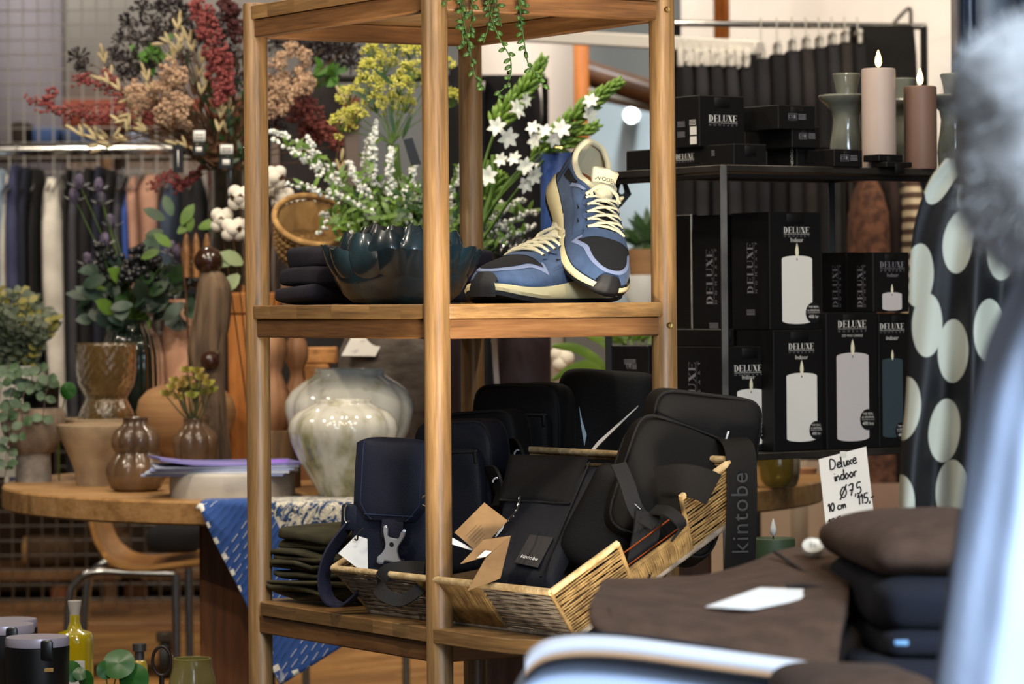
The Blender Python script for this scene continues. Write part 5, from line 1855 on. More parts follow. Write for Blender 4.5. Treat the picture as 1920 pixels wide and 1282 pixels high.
# ---- dried flowers in the smoky glass vase
DV = PEDTOP
k7 = DV.y / FPX
vx = P(428, 400, DV.y).x
dv = thing('glass_vase', 'tall smoky glass vase of dried flowers on the orange pedestal', 'vase', (vx, DV.y, DV.z))
ztopv = P(428, 320, DV.y).z
b = MB()
b.lathe([(.0001, DV.z + .0005), (34 * k7, DV.z), (37 * k7, DV.z + .01), (37 * k7, ztopv), (34 * k7, ztopv), (34 * k7, DV.z + .015), (.0001, DV.z + .012)], 40, (vx, DV.y, 0))
b.build('body', M_SMK, dv)
bq = thing('dried_bouquet', 'big dried bouquet with red plumes, cream clusters and dark umbels left of the shelf unit', 'flowers', (vx, DV.y, DV.z + .02))
foot = lambda: Vector((vx + rf.uniform(-.02, .02), DV.y + rf.uniform(-.02, .02), DV.z + .03))
neck = lambda: Vector((vx + rf.uniform(-.028, .028), DV.y + rf.uniform(-.028, .028), ztopv + .005))
def dstem(b, tip, r=.0015, bow=.02):
    nk = neck()
    b.tube([foot(), nk], r, 5)
    return tobase(b, nk, tip, r, bow)
def Yd(): return DV.y + rf.uniform(-.10, .10)
def plume(path, rpx, n, m, name, Y, br, root=bq, stem=True, tpl=ICO1):
    pp = spline([P(x, y, Y) for x, y in path], 6)
    k_ = Y / FPX
    if stem:
        b = MB(); dstem(b, pp[-1]); b.tube(pp, .0014, 5); b.build('stem', M_STEMB, root, angle=180)
    b = MB()
    pts, rad = [], []
    for i in range(n):
        t = rf.random()
        c = pp[int(t * (len(pp) - 1))]
        e = rpx * k_ * (.45 + .55 * math.sin(PI * min(1, t * .8 + .2)))
        pts.append(c + rv(e)); rad.append(br * k_ * rf.uniform(.7, 1.3))
    b.blobs(pts, rad, tpl)
    b.build(name, m, root, angle=180)
plume([(368, 12), (385, 32), (392, 62), (408, 98), (424, 130), (420, 165), (408, 192)], 26, 420, M_RED, 'red_plume', DV.y - .12, 4.2)
plume([(400, 110), (415, 150), (430, 180)], 26, 160, M_RED, 'red_plume', DV.y - .08, 4.2)
plume([(560, 185), (590, 215), (618, 245), (636, 276)], 26, 260, M_DRED, 'dusty_red_plume', DV.y + .05, 4.2)
plume([(540, 210), (570, 240), (600, 262)], 26, 150, M_DRED, 'dusty_red_plume', DV.y + .1, 4.2)
plume([(425, 10), (440, 40), (450, 75)], 24, 130, mat('maroon_dried', '#46201f', .85), 'maroon_plume', DV.y + .05, 5)
# sprays of red beads
for path in ([(58, 183), (80, 200), (110, 205), (150, 200), (200, 195), (240, 200)], [(100, 172), (90, 190), (110, 210)], [(140, 152), (165, 148), (190, 165), (215, 175)], [(200, 138), (215, 160), (225, 190)],
             [(120, 215), (150, 210), (180, 225)], [(180, 225), (220, 215), (260, 230)], [(250, 225), (275, 222), (290, 215)], [(285, 350), (310, 330), (340, 338)], [(350, 340), (368, 325), (376, 308)], [(330, 352), (345, 345), (360, 330)]):
    Y = Yd()
    pp = spline([P(x, y, Y) for x, y in path], 6)
    b = MB(); dstem(b, pp[-1], .0012, .01); b.tube(pp, .0011, 4); b.build('stem', M_STEMB, bq, angle=180)
    b = MB(); pts = []
    for i in range(60):
        c = pp[int(rf.random() ** 1.2 * (len(pp) - 1))]
        pts.append(c + rv(.014))
    b.blobs(pts, [rf.uniform(.0028, .0048) for _ in pts], ICO1); b.build('red_beads', M_RED, bq, angle=180)
for (x, y, R) in ((322, 140, 34), (300, 165, 30), (262, 172, 26), (345, 185, 28), (322, 210, 34), (280, 200, 24), (342, 225, 22), (255, 185, 20), (310, 235, 24),
                  (520, 112, 26), (552, 152, 34), (575, 150, 28), (528, 182, 30), (512, 150, 24), (570, 112, 22), (545, 95, 18), (520, 210, 22)):
    Y = DV.y + rf.uniform(-.16, .0)
    c = P(x, y, Y); R = R * k7
    b = MB(); dstem(b, c, .0013); b.build('stem', M_STEMB, bq, angle=180)
    b = MB()
    pts = []
    for i in range(7):
        cc = c + rv(R * .75)
        pts += [cc + rv(1).normalized() * R * .38 * rf.uniform(.7, 1.05) for _ in range(26)]
    b.blobs(pts, [R * .105 * rf.uniform(.7, 1.3) for _ in pts], ICO1)
    b.build('cream_cluster', M_CRM, bq, angle=180)
def umbel(c, R, m, root, tpl=ICO1, rays=16, br=.12, ms=None, up=(0, -.5, 1), sub=1):
    b = MB(); pts = []
    u = Vector(up).normalized()
    for i in range(rays):
        d = (rv(1).normalized() + u * .35).normalized()
        e = c + d * R * rf.uniform(.75, 1)
        b.tube([c, e], R * .03, 4)
        for _ in range(sub): pts.append(e + (rv(R * .22) if sub > 1 else Vector()))
        if sub == 1: b.ell(e, d, R * .24, R * .12, OCT)
    if sub > 1: b.blobs(pts, [R * br * rf.uniform(.7, 1.2) for _ in pts], tpl)
    return b.build('umbel', m, root, angle=180)
for (x, y, R) in ((240, 44, 18), (266, 18, 18), (285, 46, 17), (258, 76, 17), (290, 76, 16), (147, 108, 17), (158, 128, 15), (213, 108, 17), (240, 116, 19), (318, 10, 20), (345, 28, 20), (300, 20, 18), (262, 132, 16), (335, 45, 18),
                  (360, 60, 18), (425, 100, 16), (520, 82, 22), (548, 86, 22), (580, 92, 24), (612, 88, 24), (640, 96, 22), (655, 90, 18), (600, 108, 20), (420, 60, 20), (440, 110, 18), (515, 235, 20), (630, 130, 20), (660, 118, 18), (395, 40, 20), (375, 75, 18), (310, 60, 18), (225, 75, 14), (405, 80, 16), (345, 110, 16), (440, 150, 18), (280, 130, 16), (230, 140, 15)):
    Y = DV.y + rf.uniform(-.02, .16)
    c = P(x, y, Y)
    b = MB(); dstem(b, c, .0013, .03); b.build('stem', M_STEMB, bq, angle=180)
    umbel(c, R * 1.25 * k7, M_DARKU, bq, rays=40)
for path in ([(335, 42), (334, 65), (360, 125), (400, 260)], [(305, 82), (325, 84), (350, 130)], [(350, 68), (358, 85), (365, 120)], [(193, 103), (200, 128), (230, 180)], [(190, 150), (212, 160), (250, 190)], [(142, 246), (165, 258), (215, 262), (300, 240)],
             [(172, 246), (190, 258), (230, 255)], [(185, 272), (215, 268), (290, 250)], [(190, 280), (220, 270), (260, 255)], [(225, 240), (240, 218), (246, 210)], [(225, 228), (255, 245), (310, 240)], [(258, 225), (266, 245), (300, 250)], [(385, 95), (375, 130), (368, 170)], [(392, 145), (380, 165), (372, 200)],
             [(232, 205), (245, 180), (270, 170)], [(272, 138), (280, 160), (300, 200)], [(415, 205), (412, 230), (405, 280)], [(430, 205), (428, 230), (420, 290)], [(330, 98), (322, 110), (330, 140)], [(640, 300), (636, 330), (632, 360)], [(640, 180), (648, 205), (630, 300)], [(330, 270), (360, 280), (400, 310)]):
    Y = DV.y + rf.uniform(-.15, -.02)
    pp = spline([P(x, y, Y) for x, y in path], 6)
    b = MB(); dstem(b, pp[-1], .0012, .01); b.tube(pp, .0014, 5); b.build('stem', M_STEMB, bq, angle=180)
    b = MB()
    for i in (0, 4, 8):
        if i >= len(pp) - 1: break
        d = (pp[i] - pp[i + 1]).normalized()
        for sg in ((0,) if i == 0 else (-1, 1)):
            dd = (d + Vector((sg * .6, 0, .5 * abs(sg)))).normalized()
            b.ell(pp[i] + dd * .011, dd, .0145, .0037, ICO2)
    b.build('buds', M_BUD, bq, angle=180)
for i in range(80):     # bare stems and small dry leaves near the neck
    tip = P(rf.uniform(300, 470), rf.uniform(120, 300), DV.y + rf.uniform(-.1, .12))
    b = MB(); dstem(b, tip, .0012, .02)
    for _ in range(5):
        b.leaf(neck().lerp(tip, rf.uniform(.1, 1)), rv(1) + Vector((0, -.3, .5)), (0, -1, .3), .03, .009, .2)
    b.build('stem', M_STEMB if i % 3 else M_LFD, bq, angle=180)
b = MB()
for (x, y) in ((285, 105), (270, 115), (300, 100), (620, 150), (600, 140)):
    for _ in range(10):
        b.leaf(P(x, y, DV.y + .1) + rv(.02), rv(1), (0, -1, .2), .035, .014)
b.build('leaves', mat('bright_green', '#4f7d2c', .5), bq)
for i, (x, y, wpx, hpx, lab) in enumerate(((374, 256, 25, 26, 1), (373, 281, 24, 20, 0), (425, 281, 27, 22, 1), (424, 305, 27, 22, 0), (334, 298, 19, 52, 2))):
    Y = DV.y - .18 + .004 * i
    c = P(x, y, Y)
    b = MB(); b.box(c, (M(wpx, Y), .0016, M(hpx, Y)), .0005); o = b.build('hang_tag', M_BLKP)
    names = ['upper black and white price tag, left pair under the red plume', 'lower black tag with a small white square, left pair', 'upper black and white price tag, right pair beside the left post', 'lower black tag with a small white square, right pair beside the left post', 'tall narrow black tag with a white line left of the tag pairs']
    tag(o, names[i], 'tag', 'black tags on the dried bouquet')
    b = MB(); b.box(c + Vector((0, -.0012, .001)), (M(wpx * (.9 if lab == 1 else .5 if lab == 0 else .12), Y), .0006, M(hpx * (.8 if lab == 1 else .45 if lab == 0 else .6), Y)))
    b.build('label', M_CARD, o, angle=0)
    b = MB(); b.tube([c + Vector((0, 0, M(hpx / 2, Y))), c + Vector((.004, .03, M(hpx / 2 + 25, Y)))], .0007, 4); b.build('cord', M_WEB, o)
    if lab == 1:
        b = MB()
        for r_ in range(2): b.box(c + Vector((0, -.0016, M(hpx * (.12 - .22 * r_), Y))), (M(wpx * .6, Y), .0004, M(2, Y)))
        b.build('print', M_PRINT, o, angle=0)

# ---- cotton branches
ck = Vector((P(478, 520, 6.75).x, 6.75, ZT_))
cb = thing('cotton_branch', 'cotton branch with white bolls behind the left post', 'flowers', ck)
base_c = P(470, 545, 6.75)
for (x, y, R) in ((416, 412, 21), (437, 430, 22), (450, 370, 22), (515, 334, 21), (512, 352, 17), (530, 372, 20), (556, 382, 19), (578, 394, 18), (455, 425, 17), (470, 440, 18)):
    c = P(x, y, 6.75 + rf.uniform(-.06, .06)); r = R * 6.75 / FPX
    b = MB(); tobase(b, ck + Vector((0, 0, .01)), c + Vector((0, 0, -r * .8)), .002, .0); b.build('stem', M_STEMB, cb, angle=180)
    b = MB(); b.blobs([c + Vector((sx * r * .42, -abs(sx * sz) * 0, sz * r * .42)) + rv(r * .1) for sx in (-1, 1) for sz in (-1, 1)] + [c + Vector((0, -r * .4, 0)), c + Vector((0, r * .4, 0))], r * .62, ICO2); b.build('boll', M_COT, cb, angle=180)
    b = MB()
    for i in range(4):
        a_ = i * PI / 2 + rf.random()
        d = Vector((math.cos(a_) * .8, math.sin(a_) * .8, .55))
        b.leaf(c + Vector((0, 0, -r * .95)) + d * r * .2, d, Vector((-d.x, -d.y, .8)), r * 1.5, r * .8, -.25)
    b.build('hull', M_HULL, cb, angle=180)
for (x, y, d) in ((455, 495, (-1, -.2, .6)), (440, 490, (-1, -.3, .1)), (448, 515, (-.6, -.3, -.6))):
    b = MB(); b.leaf(P(x, y, 6.72), d, (0, -1, .4), .05, .03, .1); b.build('leaf', mat('pale_leaf', '#75845a', .5), cb)
# ---- laurel leaves and wooden pegs
lf = thing('laurel_sprig', 'sprig of dark glossy green leaves left of the driftwood knob', 'plant', Vector((P(350, 470, 6.95).x, 6.95, P(350, 470, 6.95).z)))
for (x, y, ang, ln) in ((310, 420, 150, 45), (325, 408, 110, 42), (345, 415, 60, 45), (370, 425, 20, 42), (300, 440, 190, 36), (335, 440, 40, 40), (385, 430, 5, 32), (295, 465, 200, 38), (320, 460, 140, 40), (350, 440, 80, 30)):
    a_ = math.radians(ang)
    b = MB(); b.leaf(P(x, y, 6.95) + rv(.01), (math.cos(a_), rf.uniform(-.4, .1), math.sin(a_)), (0, -1, .5), ln * 6.95 / FPX, ln * .5 * 6.95 / FPX, .12, n=5); b.build('leaf', M_LFD if ang % 20 else M_LFG, lf, angle=180)
b = MB(); b.tube(bez(P(335, 455, 6.98), P(350, 500, 6.98), P(355, 700, 6.98), 6), .002, 5); b.build('stem', M_STEMB, lf)
pg = thing('peg_ornament', 'cluster of pointed wooden pegs behind the driftwood knob', 'ornament', P(372, 520, 7.0))
for x, y in ((350, 437), (368, 436), (388, 437)):
    b = MB(); c = P(x, 520, 7.0); hh = P(x, y, 7.0).z - c.z
    b.lathe([(.0001, 0), (.008, 0), (.0085, hh * .5), (.0075, hh * .8), (.003, hh * .97), (.0001, hh)], 12, c); b.build('peg', wood('peg_wood', '#6b4522', '#9a6c3e', '#b3844f'), pg, angle=60)

# ---- seagrass basket on the riser
gc = P(583, 425, 6.42)
sg_ = thing('seagrass_basket', 'round braided seagrass basket lying tilted behind the navy shirts', 'basket', Vector((gc.x, gc.y, rz + .08)))
b = MB(); b.box((gc.x, gc.y + .01, rz + .04), (.11, .11, .08), .003); tag(b.build('block', M_RIS), 'dark wooden block on the riser under the seagrass basket', 'block')
gm = Matrix.Translation(Vector((gc.x, gc.y, rz + .148))) @ Matrix.Rotation(math.radians(38), 4, 'X') @ Matrix.Rotation(math.radians(10), 4, 'Y')
M_SEA = mat('seagrass', '#a9854f', .85, col2='#7d5c33', nscale=40, bump=.5, bscale=200, rand=.12)
R = .072
b = MB(); b.lathe([(.0001, -.046), (R * .5, -.044), (R * .88, -.03), (R * .95, .035), (R * .92, .035), (R * .84, -.026), (.0001, -.038)], 32, mat=gm); b.build('lining', mat('straw_lining', '#7d5f35', .9), sg_, angle=180)
for ri in range(7):
    rr, zz = R * (1 - .03 * ri) if ri < 4 else R * (.80 - .22 * (ri - 4)), .03 - .016 * min(ri, 4)
    b = MB()
    n = max(8, int(2 * PI * rr / .0115))
    for i in range(n):
        a_ = 2 * PI * (i + .5 * (ri % 2)) / n
        b.ell(gm @ Vector((rr * math.cos(a_), rr * math.sin(a_), zz)), gm.to_3x3() @ Vector((-math.sin(a_), math.cos(a_), .55)), .0088, .0045, ICO1)
    b.build('braid', M_SEA, sg_, angle=180)
b = MB(); b.tube([gm @ Vector(((R + .003) * math.cos(2 * PI * i / 40), (R + .003) * math.sin(2 * PI * i / 40), .042)) for i in range(41)], .006, 8); b.build('rim', M_SEA, sg_, angle=180)

# ---- white veronica sprays and yellow umbels in the pot on the riser
wf = thing('white_flowers', 'loose bunch of white blossom sprays with fresh green leaves behind the lotus bowl', 'flowers', FP + Vector((0, 0, .07)))
kf = FP.y / FPX
rootp = lambda: FP + Vector((rf.uniform(-.03, .03), rf.uniform(-.03, .03), .07))
def spray(path, n_fl, Y, rad=9, fl=4.3, stemroot=True, leaves=12):
    pp = spline([P(x, y, Y) for x, y in path], 6)
    k_ = Y / FPX
    b = MB()
    if stemroot: tobase(b, rootp(), pp[-1], .0014, .01)
    b.tube(pp, .0013, 5); b.build('stem', M_STEMG, wf, angle=180)
    b = MB(); pts = []
    for i in range(n_fl):
        t = rf.random() ** .9
        c = pp[min(len(pp) - 1, int(t * len(pp) * .8))]
        pts.append(c + rv(rad * k_ * (.35 + .75 * t)))
    b.blobs(pts, [fl * k_ * rf.uniform(.55, 1.25) for _ in pts], ICO1, jitter=.0012); b.build('blossoms', M_WFL, wf, angle=50)
    b = MB()
    for i in range(leaves):
        c = pp[int(rf.uniform(.25, 1) * (len(pp) - 1))]
        b.leaf(c, rv(1) + Vector((0, -.3, .35)), (0, -1, .4), rf.uniform(.016, .032), .008, .2)
    b.build('leaves', M_LFG, wf, angle=180)
for path, n in (([(508, 246), (535, 256), (570, 280), (610, 310), (660, 350)], 60), ([(512, 262), (560, 290), (610, 330), (680, 380)], 55), ([(575, 258), (600, 300), (650, 345)], 55), ([(540, 345), (580, 352), (630, 370), (690, 400)], 40),
                ([(705, 230), (700, 270), (700, 320), (720, 390)], 80), ([(690, 258), (685, 310), (700, 370)], 60), ([(735, 280), (730, 320), (740, 400)], 70), ([(655, 305), (670, 340), (710, 400)], 70), ([(620, 330), (650, 360), (700, 420)], 70),
                ([(780, 300), (770, 340), (765, 410)], 80), ([(815, 300), (800, 340), (785, 420)], 80), ([(870, 300), (855, 340), (830, 420)], 80), ([(880, 350), (860, 390), (830, 440)], 60), ([(905, 330), (890, 370), (850, 440)], 60),
                ([(640, 370), (680, 390), (730, 430)], 60), ([(720, 345), (735, 380), (760, 430)], 90), ([(760, 360), (765, 400), (770, 450)], 80), ([(600, 400), (640, 410), (700, 440)], 25), ([(590, 440), (620, 420), (690, 440)], 15), ([(835, 380), (825, 410), (800, 460)], 70),
                ([(1005, 398), (985, 400), (955, 420), (900, 460)], 55), ([(985, 375), (955, 385), (920, 420), (890, 470)], 50), ([(960, 430), (935, 430), (900, 470)], 45), ([(1000, 425), (965, 440), (920, 470)], 35), ([(940, 380), (920, 400), (890, 450)], 40), ([(690, 300), (700, 340), (720, 380)], 70), ([(750, 330), (748, 360), (750, 420)], 70)):
    spray(path, int(n * 1.15), FP.y + rf.uniform(-.07, .07), rad=11)
for i in range(60):
    c = Vector((FP.x, FP.y, rz + .09)) + Vector((rf.uniform(-.13, .14), rf.uniform(-.09, .05), rf.uniform(-.01, .12)))
    b = MB()
    tobase(b, rootp(), c, .0012, .0)
    for _ in range(16):
        b.leaf(c + rv(.028), rv(1) + Vector((0, -.3, .4)), (0, -1, .4), rf.uniform(.018, .036), .0095, .25)
    b.build('leafy_stem', M_LFG if i % 4 else M_LFD, wf, angle=180)
yb_ = thing('yellow_flowers', 'yellow umbel flowers rising above the white blossoms', 'flowers', FP + Vector((.01, .02, .07)))
for (x, y, R) in ((742, 92, 20), (700, 104, 20), (722, 128, 24), (768, 100, 24), (692, 168, 26), (655, 190, 24), (668, 222, 22), (642, 236, 22), (748, 168, 24), (775, 140, 24), (800, 150, 24), (795, 92, 24), (735, 196, 20), (705, 200, 22), (828, 130, 22), (760, 200, 18), (690, 135, 20), (845, 190, 20)):
    Y = FP.y + rf.uniform(-.02, .12)
    c = P(x, y, Y)
    b = MB(); tobase(b, FP + Vector((.0, .02, .08)), P(735 + rf.uniform(-12, 12), 270, Y), .0018, 0); tobase(b, P(735, 270, Y), c - Vector((0, 0, .01)), .0013, .01); b.build('stem', M_STEMG, yb_, angle=180)
    b = MB(); pts = []
    for i in range(22):
        d = (rv(1).normalized() + Vector((0, -.25, .7))).normalized()
        e = c + d * R * kf * 1.1
        b.tube([c - Vector((0, 0, .012)), e], .0005, 4)
        pts += [e + rv(R * kf * .30) for _ in range(10)]
    b.build('rays', M_STEMG, yb_, angle=180)
    b = MB(); b.blobs(pts, [R * kf * .085 * rf.uniform(.7, 1.25) for _ in pts], ICO1); b.build('umbel', M_YEL, yb_, angle=180)
for (x, y, d) in ((740, 150, (-.5, -.3, .4)), (700, 180, (-.6, -.2, .3)), (755, 250, (.3, -.2, .8)), (740, 240, (-.2, -.2, .9)), (720, 190, (-.7, -.3, .3))):
    b = MB(); b.leaf(P(x, y + 10, FP.y - .02), d, (0, -1, .3), .05, .009, .1); b.build('leaf', M_LFD, yb_)
c0, c1 = P(765, 262, 6.3), P(780, 308, 6.3)
b = MB(); b.rings([[c0 + Vector((-.009, 0, 0)), c0 + Vector((.008, 0, .004)), c1 + Vector((.010, 0, 0)), c1 + Vector((-.009, 0, -.003))], [c0 + Vector((-.009, .002, 0)), c0 + Vector((.008, .002, .004)), c1 + Vector((.010, .002, 0)), c1 + Vector((-.009, .002, -.003))]]); tag(b.build('hang_tag', M_BLKP, angle=0), 'black tag hanging among the white blossoms left of the front post', 'tag')
# ---- tuberose spikes
tb = thing('tuberose', 'tuberose stems with green buds and white star flowers leaning right', 'flowers', FP + Vector((.04, 0, .07)))
def floret(c, d, r, root):
    d = Vector(d).normalized()
    q = d.to_track_quat('Z', 'Y').to_matrix()
    b = MB()
    for i in range(6):
        a_ = i * PI / 3 + .3
        dd = q @ Vector((math.cos(a_), math.sin(a_), .45))
        b.leaf(c, dd, d, r, r * .55, .25, n=4)
    b.ell(c - d * r * .5, d, r * .55, r * .14, ICO1)
    b.build('flower', M_WFL, root, angle=180)
M_BUDG = mat('green_bud', '#6f8f35', .5, col2='#56762a', nscale=30, rand=.12)
for path, nb_, Y in (([(1018, 112), (1000, 145), (975, 180), (945, 215), (925, 255), (905, 320), (895, 400)], 70, 6.2), ([(1160, 155), (1125, 180), (1085, 215), (1045, 255), (1000, 295), (950, 345), (905, 420)], 90, 6.15), ([(1118, 235), (1080, 255), (1040, 275), (1000, 300), (950, 350), (910, 410)], 60, 6.3), ([(935, 330), (920, 360), (900, 420)], 26, 6.25)):
    pp = spline([P(x, y, Y) for x, y in path], 8)
    b = MB(); tobase(b, FP + Vector((.03, 0, .08)), pp[-1], .003, 0); b.tube(pp, [.0015 + .0018 * i / len(pp) for i in range(len(pp))], 6); b.build('stem', M_STEMG, tb, angle=180)
    b = MB()
    L_ = int(len(pp) * .62)
    for i in range(nb_):
        t = (i / nb_) ** .9
        j = int(t * L_)
        ax = (pp[j] - pp[j + 1]).normalized()
        a_ = i * 2.4
        sd = ax.cross(Vector((0, 1, 0))).normalized()
        ot = (sd * math.cos(a_) + ax.cross(sd) * math.sin(a_))
        d = (ax * 1.1 + ot * (.4 + .5 * t)).normalized()
        ln = .008 + .009 * min(1, t * 2)
        b.ell(pp[j] + ot * (.004 + .006 * t) + d * ln * .6, d, ln, .0035 + .0015 * t, ICO1)
    b.build('buds', M_BUDG, tb, angle=180)
for (x, y, d) in ((932, 238, (-.2, -1, .2)), (952, 258, (.3, -1, -.2)), (985, 188, (.8, -.6, .1)), (968, 205, (.7, -.6, .3)), (1022, 246, (-.3, -1, .6)), (1052, 242, (.2, -1, .3)), (1005, 262, (-.8, -.7, .2)), (1108, 190, (-.2, -.9, .5)), (1105, 214, (.6, -.8, 0)), (965, 298, (-.5, -.8, .5)), (985, 312, (.2, -1, .1)), (1000, 330, (.6, -.8, -.2)), (915, 330, (-.3, -1, .1)), (1038, 260, (.3, -.9, -.3)), (940, 300, (-.5, -.9, .3)), (1000, 240, (-.4, -.9, .5)), (985, 345, (.5, -.8, -.3))):
    floret(P(x, y, 6.12), d, .0185 * rf.uniform(.8, 1.15), tb)
for path in ([(895, 440), (930, 380), (985, 320), (1040, 270)], [(900, 440), (925, 350), (925, 290)], [(890, 430), (900, 380), (918, 300)], [(905, 450), (960, 370), (1020, 300)]):
    pp = spline([P(x, y, 6.14) for x, y in path], 5)
    b = MB(); b.ribbon(pp, Vector((.6, .4, .5)), .011, .0012); b.build('leaf', M_LFG, tb, angle=180)

# ---- berries and thistles in the green vase
G0 = Vector((pot_green.x, pot_green.y, pot_green.h(600)))
kg = G0.y / FPX
bb = thing('berry_bunch', 'bunch of black berries with blue green leaves in the ribbed green vase', 'flowers', Vector((G0.x, G0.y, pot_green.h(770))))
for i in range(34):
    x, y = 262 + rf.gauss(0, 52), 515 + rf.gauss(0, 24)
    x = min(360, max(160, x)); y = min(560, max(470, y))
    c = P(x, y, G0.y + rf.uniform(-.09, .09))
    b = MB(); b.tube([Vector((G0.x, G0.y, pot_green.h(770))), G0 + rv(.02)], .0012, 4); tobase(b, G0 + rv(.02), c, .0013, .0); b.build('stem', M_STEMG, bb, angle=180)
    b = MB(); pts = [c + rv(.021) for _ in range(11)]
    b.blobs(pts, [rf.uniform(.0062, .0085) for _ in pts], ICO2); b.build('berries', M_BERRY, bb, angle=180)
M_LFB = mat('blue_green_leaf', '#344a3a', .45, col2='#223428', nscale=30, rand=.25)
for i in range(70):
    x, y = 255 + rf.gauss(0, 50), 560 + rf.gauss(0, 32)
    y = min(612, max(480, y)); x = min(345, max(175, x))
    b = MB(); c = P(x, y, G0.y + rf.uniform(-.10, .06))
    b.leaf(c, rv(1) + Vector((.012 * (x - 255), -.3, .1)), (0, -1, .4), rf.uniform(.035, .06), rf.uniform(.022, .036), .2, n=5); b.build('leaf', (M_LFB, M_LFD, M_LFG)[0 if i % 5 else (1 if i % 2 else 2)], bb, angle=180)
th_ = thing('thistle', 'violet sea holly thistles standing above the black berries', 'flowers', Vector((G0.x - .01, G0.y, pot_green.h(770))))
for (x, y) in ((148, 345), (140, 372), (184, 352), (190, 378), (210, 420), (196, 455), (165, 492), (335, 478), (345, 490), (320, 470)):
    Y = G0.y + rf.uniform(-.08, .05)
    c = P(x, y, Y)
    b = MB(); tobase(b, G0, c, .0014, .02); b.build('stem', M_STEMG, th_, angle=180)
    d = Vector((rf.uniform(-.3, .2), -.25, 1)).normalized()
    b = MB()
    b.ell(c + d * .006, d, .017, .010, ICO2)
    pts = [c + d * .006 + (lambda q: Vector((q.x * .010, q.y * .010, q.z * .016)))(rv(1).normalized()) for _ in range(60)]
    b.blobs(pts, .0017, OCT); b.build('flower_head', M_THIS, th_, angle=50)
    b = MB()
    for i in range(9):
        a_ = 2 * PI * i / 9
        dd = Vector((math.cos(a_), math.sin(a_), .25 + .2 * rf.random()))
        b.leaf(c - d * .008, dd, d, .030, .006, -.1, n=3)
    b.build('bracts', M_THISG, th_, angle=180)

# ---- eucalyptus bush at the left edge
E0 = PZ(45, 860, ZT_); E0 = Vector((P(30, 760, 7.1).x, 7.1, ZT_))
ke = 7.1 / FPX
t_ = thing('plant_pot', 'pale grey pot of the eucalyptus bush at the left edge', 'pot', E0)
b = MB(); zt2 = P(30, 685, 7.1).z
b.lathe([(.0001, ZT_), (.05, ZT_), (.062, zt2 - .01), (.064, zt2), (.059, zt2), (.055, zt2 - .03), (.0001, zt2 - .032)], 40, (E0.x, E0.y, 0)); b.build('body', mat('pale_grey_pot', '#b3b0a8', .5), t_)
eu = thing('eucalyptus_bush', 'bushy grey green eucalyptus plant at the left edge', 'plant', Vector((E0.x, E0.y, zt2 - .03)))
for i in range(64):
    a_ = rf.uniform(-.9, 1.15)
    tip = P(30 + 105 * math.sin(a_) * rf.uniform(.4, 1) + rf.uniform(-10, 10), 655 - 118 * max(.15, math.cos(a_)) * rf.uniform(.3, 1), 7.1 + rf.uniform(-.12, .10))
    b0 = Vector((E0.x, E0.y, zt2 - .03)) + Vector((rf.uniform(-.03, .03), rf.uniform(-.03, .03), 0))
    b = MB(); pp = tobase(b, b0, tip, .0015, .02, 9); b.build('stem', M_STEMG, eu, angle=180)
    b = MB()
    for j in range(2, 10):
        for sgn in (-1, 1):
            d = Vector((sgn * rf.uniform(.4, 1), rf.uniform(-.8, .3), rf.uniform(-.1, .8)))
            b.leaf(pp[j] + rv(.004), d, (rf.uniform(-.4, .4), -1, .6), rf.uniform(.014, .024), rf.uniform(.011, .017), .1, n=3, tip=.8)
    b.build('leaves', M_LFE if i % 6 else mat('olive_leaf', '#7a7436', .5), eu, angle=180)
# ---- string of hearts trailing from the footed planter
S0 = Vector((pot_black.x - .02, pot_black.y - .01, pot_black.h(733)))
sh_ = thing('trailing_plant', 'string of hearts with mottled leaves trailing over the left end of the table', 'plant', S0)
for path in ([(60, 735), (40, 715), (22, 740), (15, 790), (18, 840), (8, 900)], [(65, 735), (30, 700), (5, 720), (-5, 770)], [(60, 735), (50, 725), (40, 760), (42, 800), (30, 830)], [(70, 733), (90, 712), (85, 745), (80, 790)], [(62, 735), (20, 690), (10, 700)], [(66, 735), (60, 700), (75, 690), (95, 715)], [(55, 735), (25, 750), (20, 800), (12, 850), (10, 880)], [(60, 735), (35, 730), (30, 770)]):
    Y = pot_black.y - rf.uniform(.02, .05)
    pp = spline([P(x, y, Y - .012 * i) for i, (x, y) in enumerate(path)], 6)
    b = MB(); b.tube(pp, .001, 5); b.build('stem', mat('violet_stem', '#4d3a35', .7), sh_, angle=180)
    for j in range(2, len(pp), 5):
        for sgn in (-1, 1):
            b = MB(); b.leaf(pp[j], (sgn, -.4, rf.uniform(-.5, .5)), (0, -1, .3), rf.uniform(.018, .026), rf.uniform(.016, .022), .1, n=4, tip=.85)
            b.build('leaf', mat('mottled_leaf', '#2c452a', .5, col2='#4d6646', nscale=90, rand=.15), sh_, angle=180)
M_PIL = mat('pilea_green', '#234f1c', .35, col2='#1a4015', nscale=20, rand=.12)
def round_leaf(root, c, n, r, m=M_PIL):
    q = Vector(n).to_track_quat('Z', 'Y').to_matrix()
    b = MB(); g = []
    for i in range(4):
        rr = r * i / 3 if i else r * .02
        g.append([Vector(c) + q @ Vector((rr * math.cos(2 * PI * k_ / 20), rr * math.sin(2 * PI * k_ / 20), -.12 * r * (i / 3) ** 2 + .05 * r * math.sin(k_ * .9) * (i / 3))) for k_ in range(20)])
    b.grid(g, closev=True)
    o = b.build('leaf', m, root, angle=180)
    return o
pl_ = thing('pilea_cutting', 'pilea cutting with two round green leaves beside the amber goblet', 'plant', Vector((P(110, 790, 6.9).x, 6.9, ZT_)))
b = MB()
for x, y in ((127, 732), (100, 722), (108, 715)): b.tube(bez(Vector((P(110, 790, 6.9).x, 6.9, ZT_)), P(108, 770, 6.9), P(x, y, 6.88), 6), .0013, 5)
b.build('stem', M_STEMG, pl_)
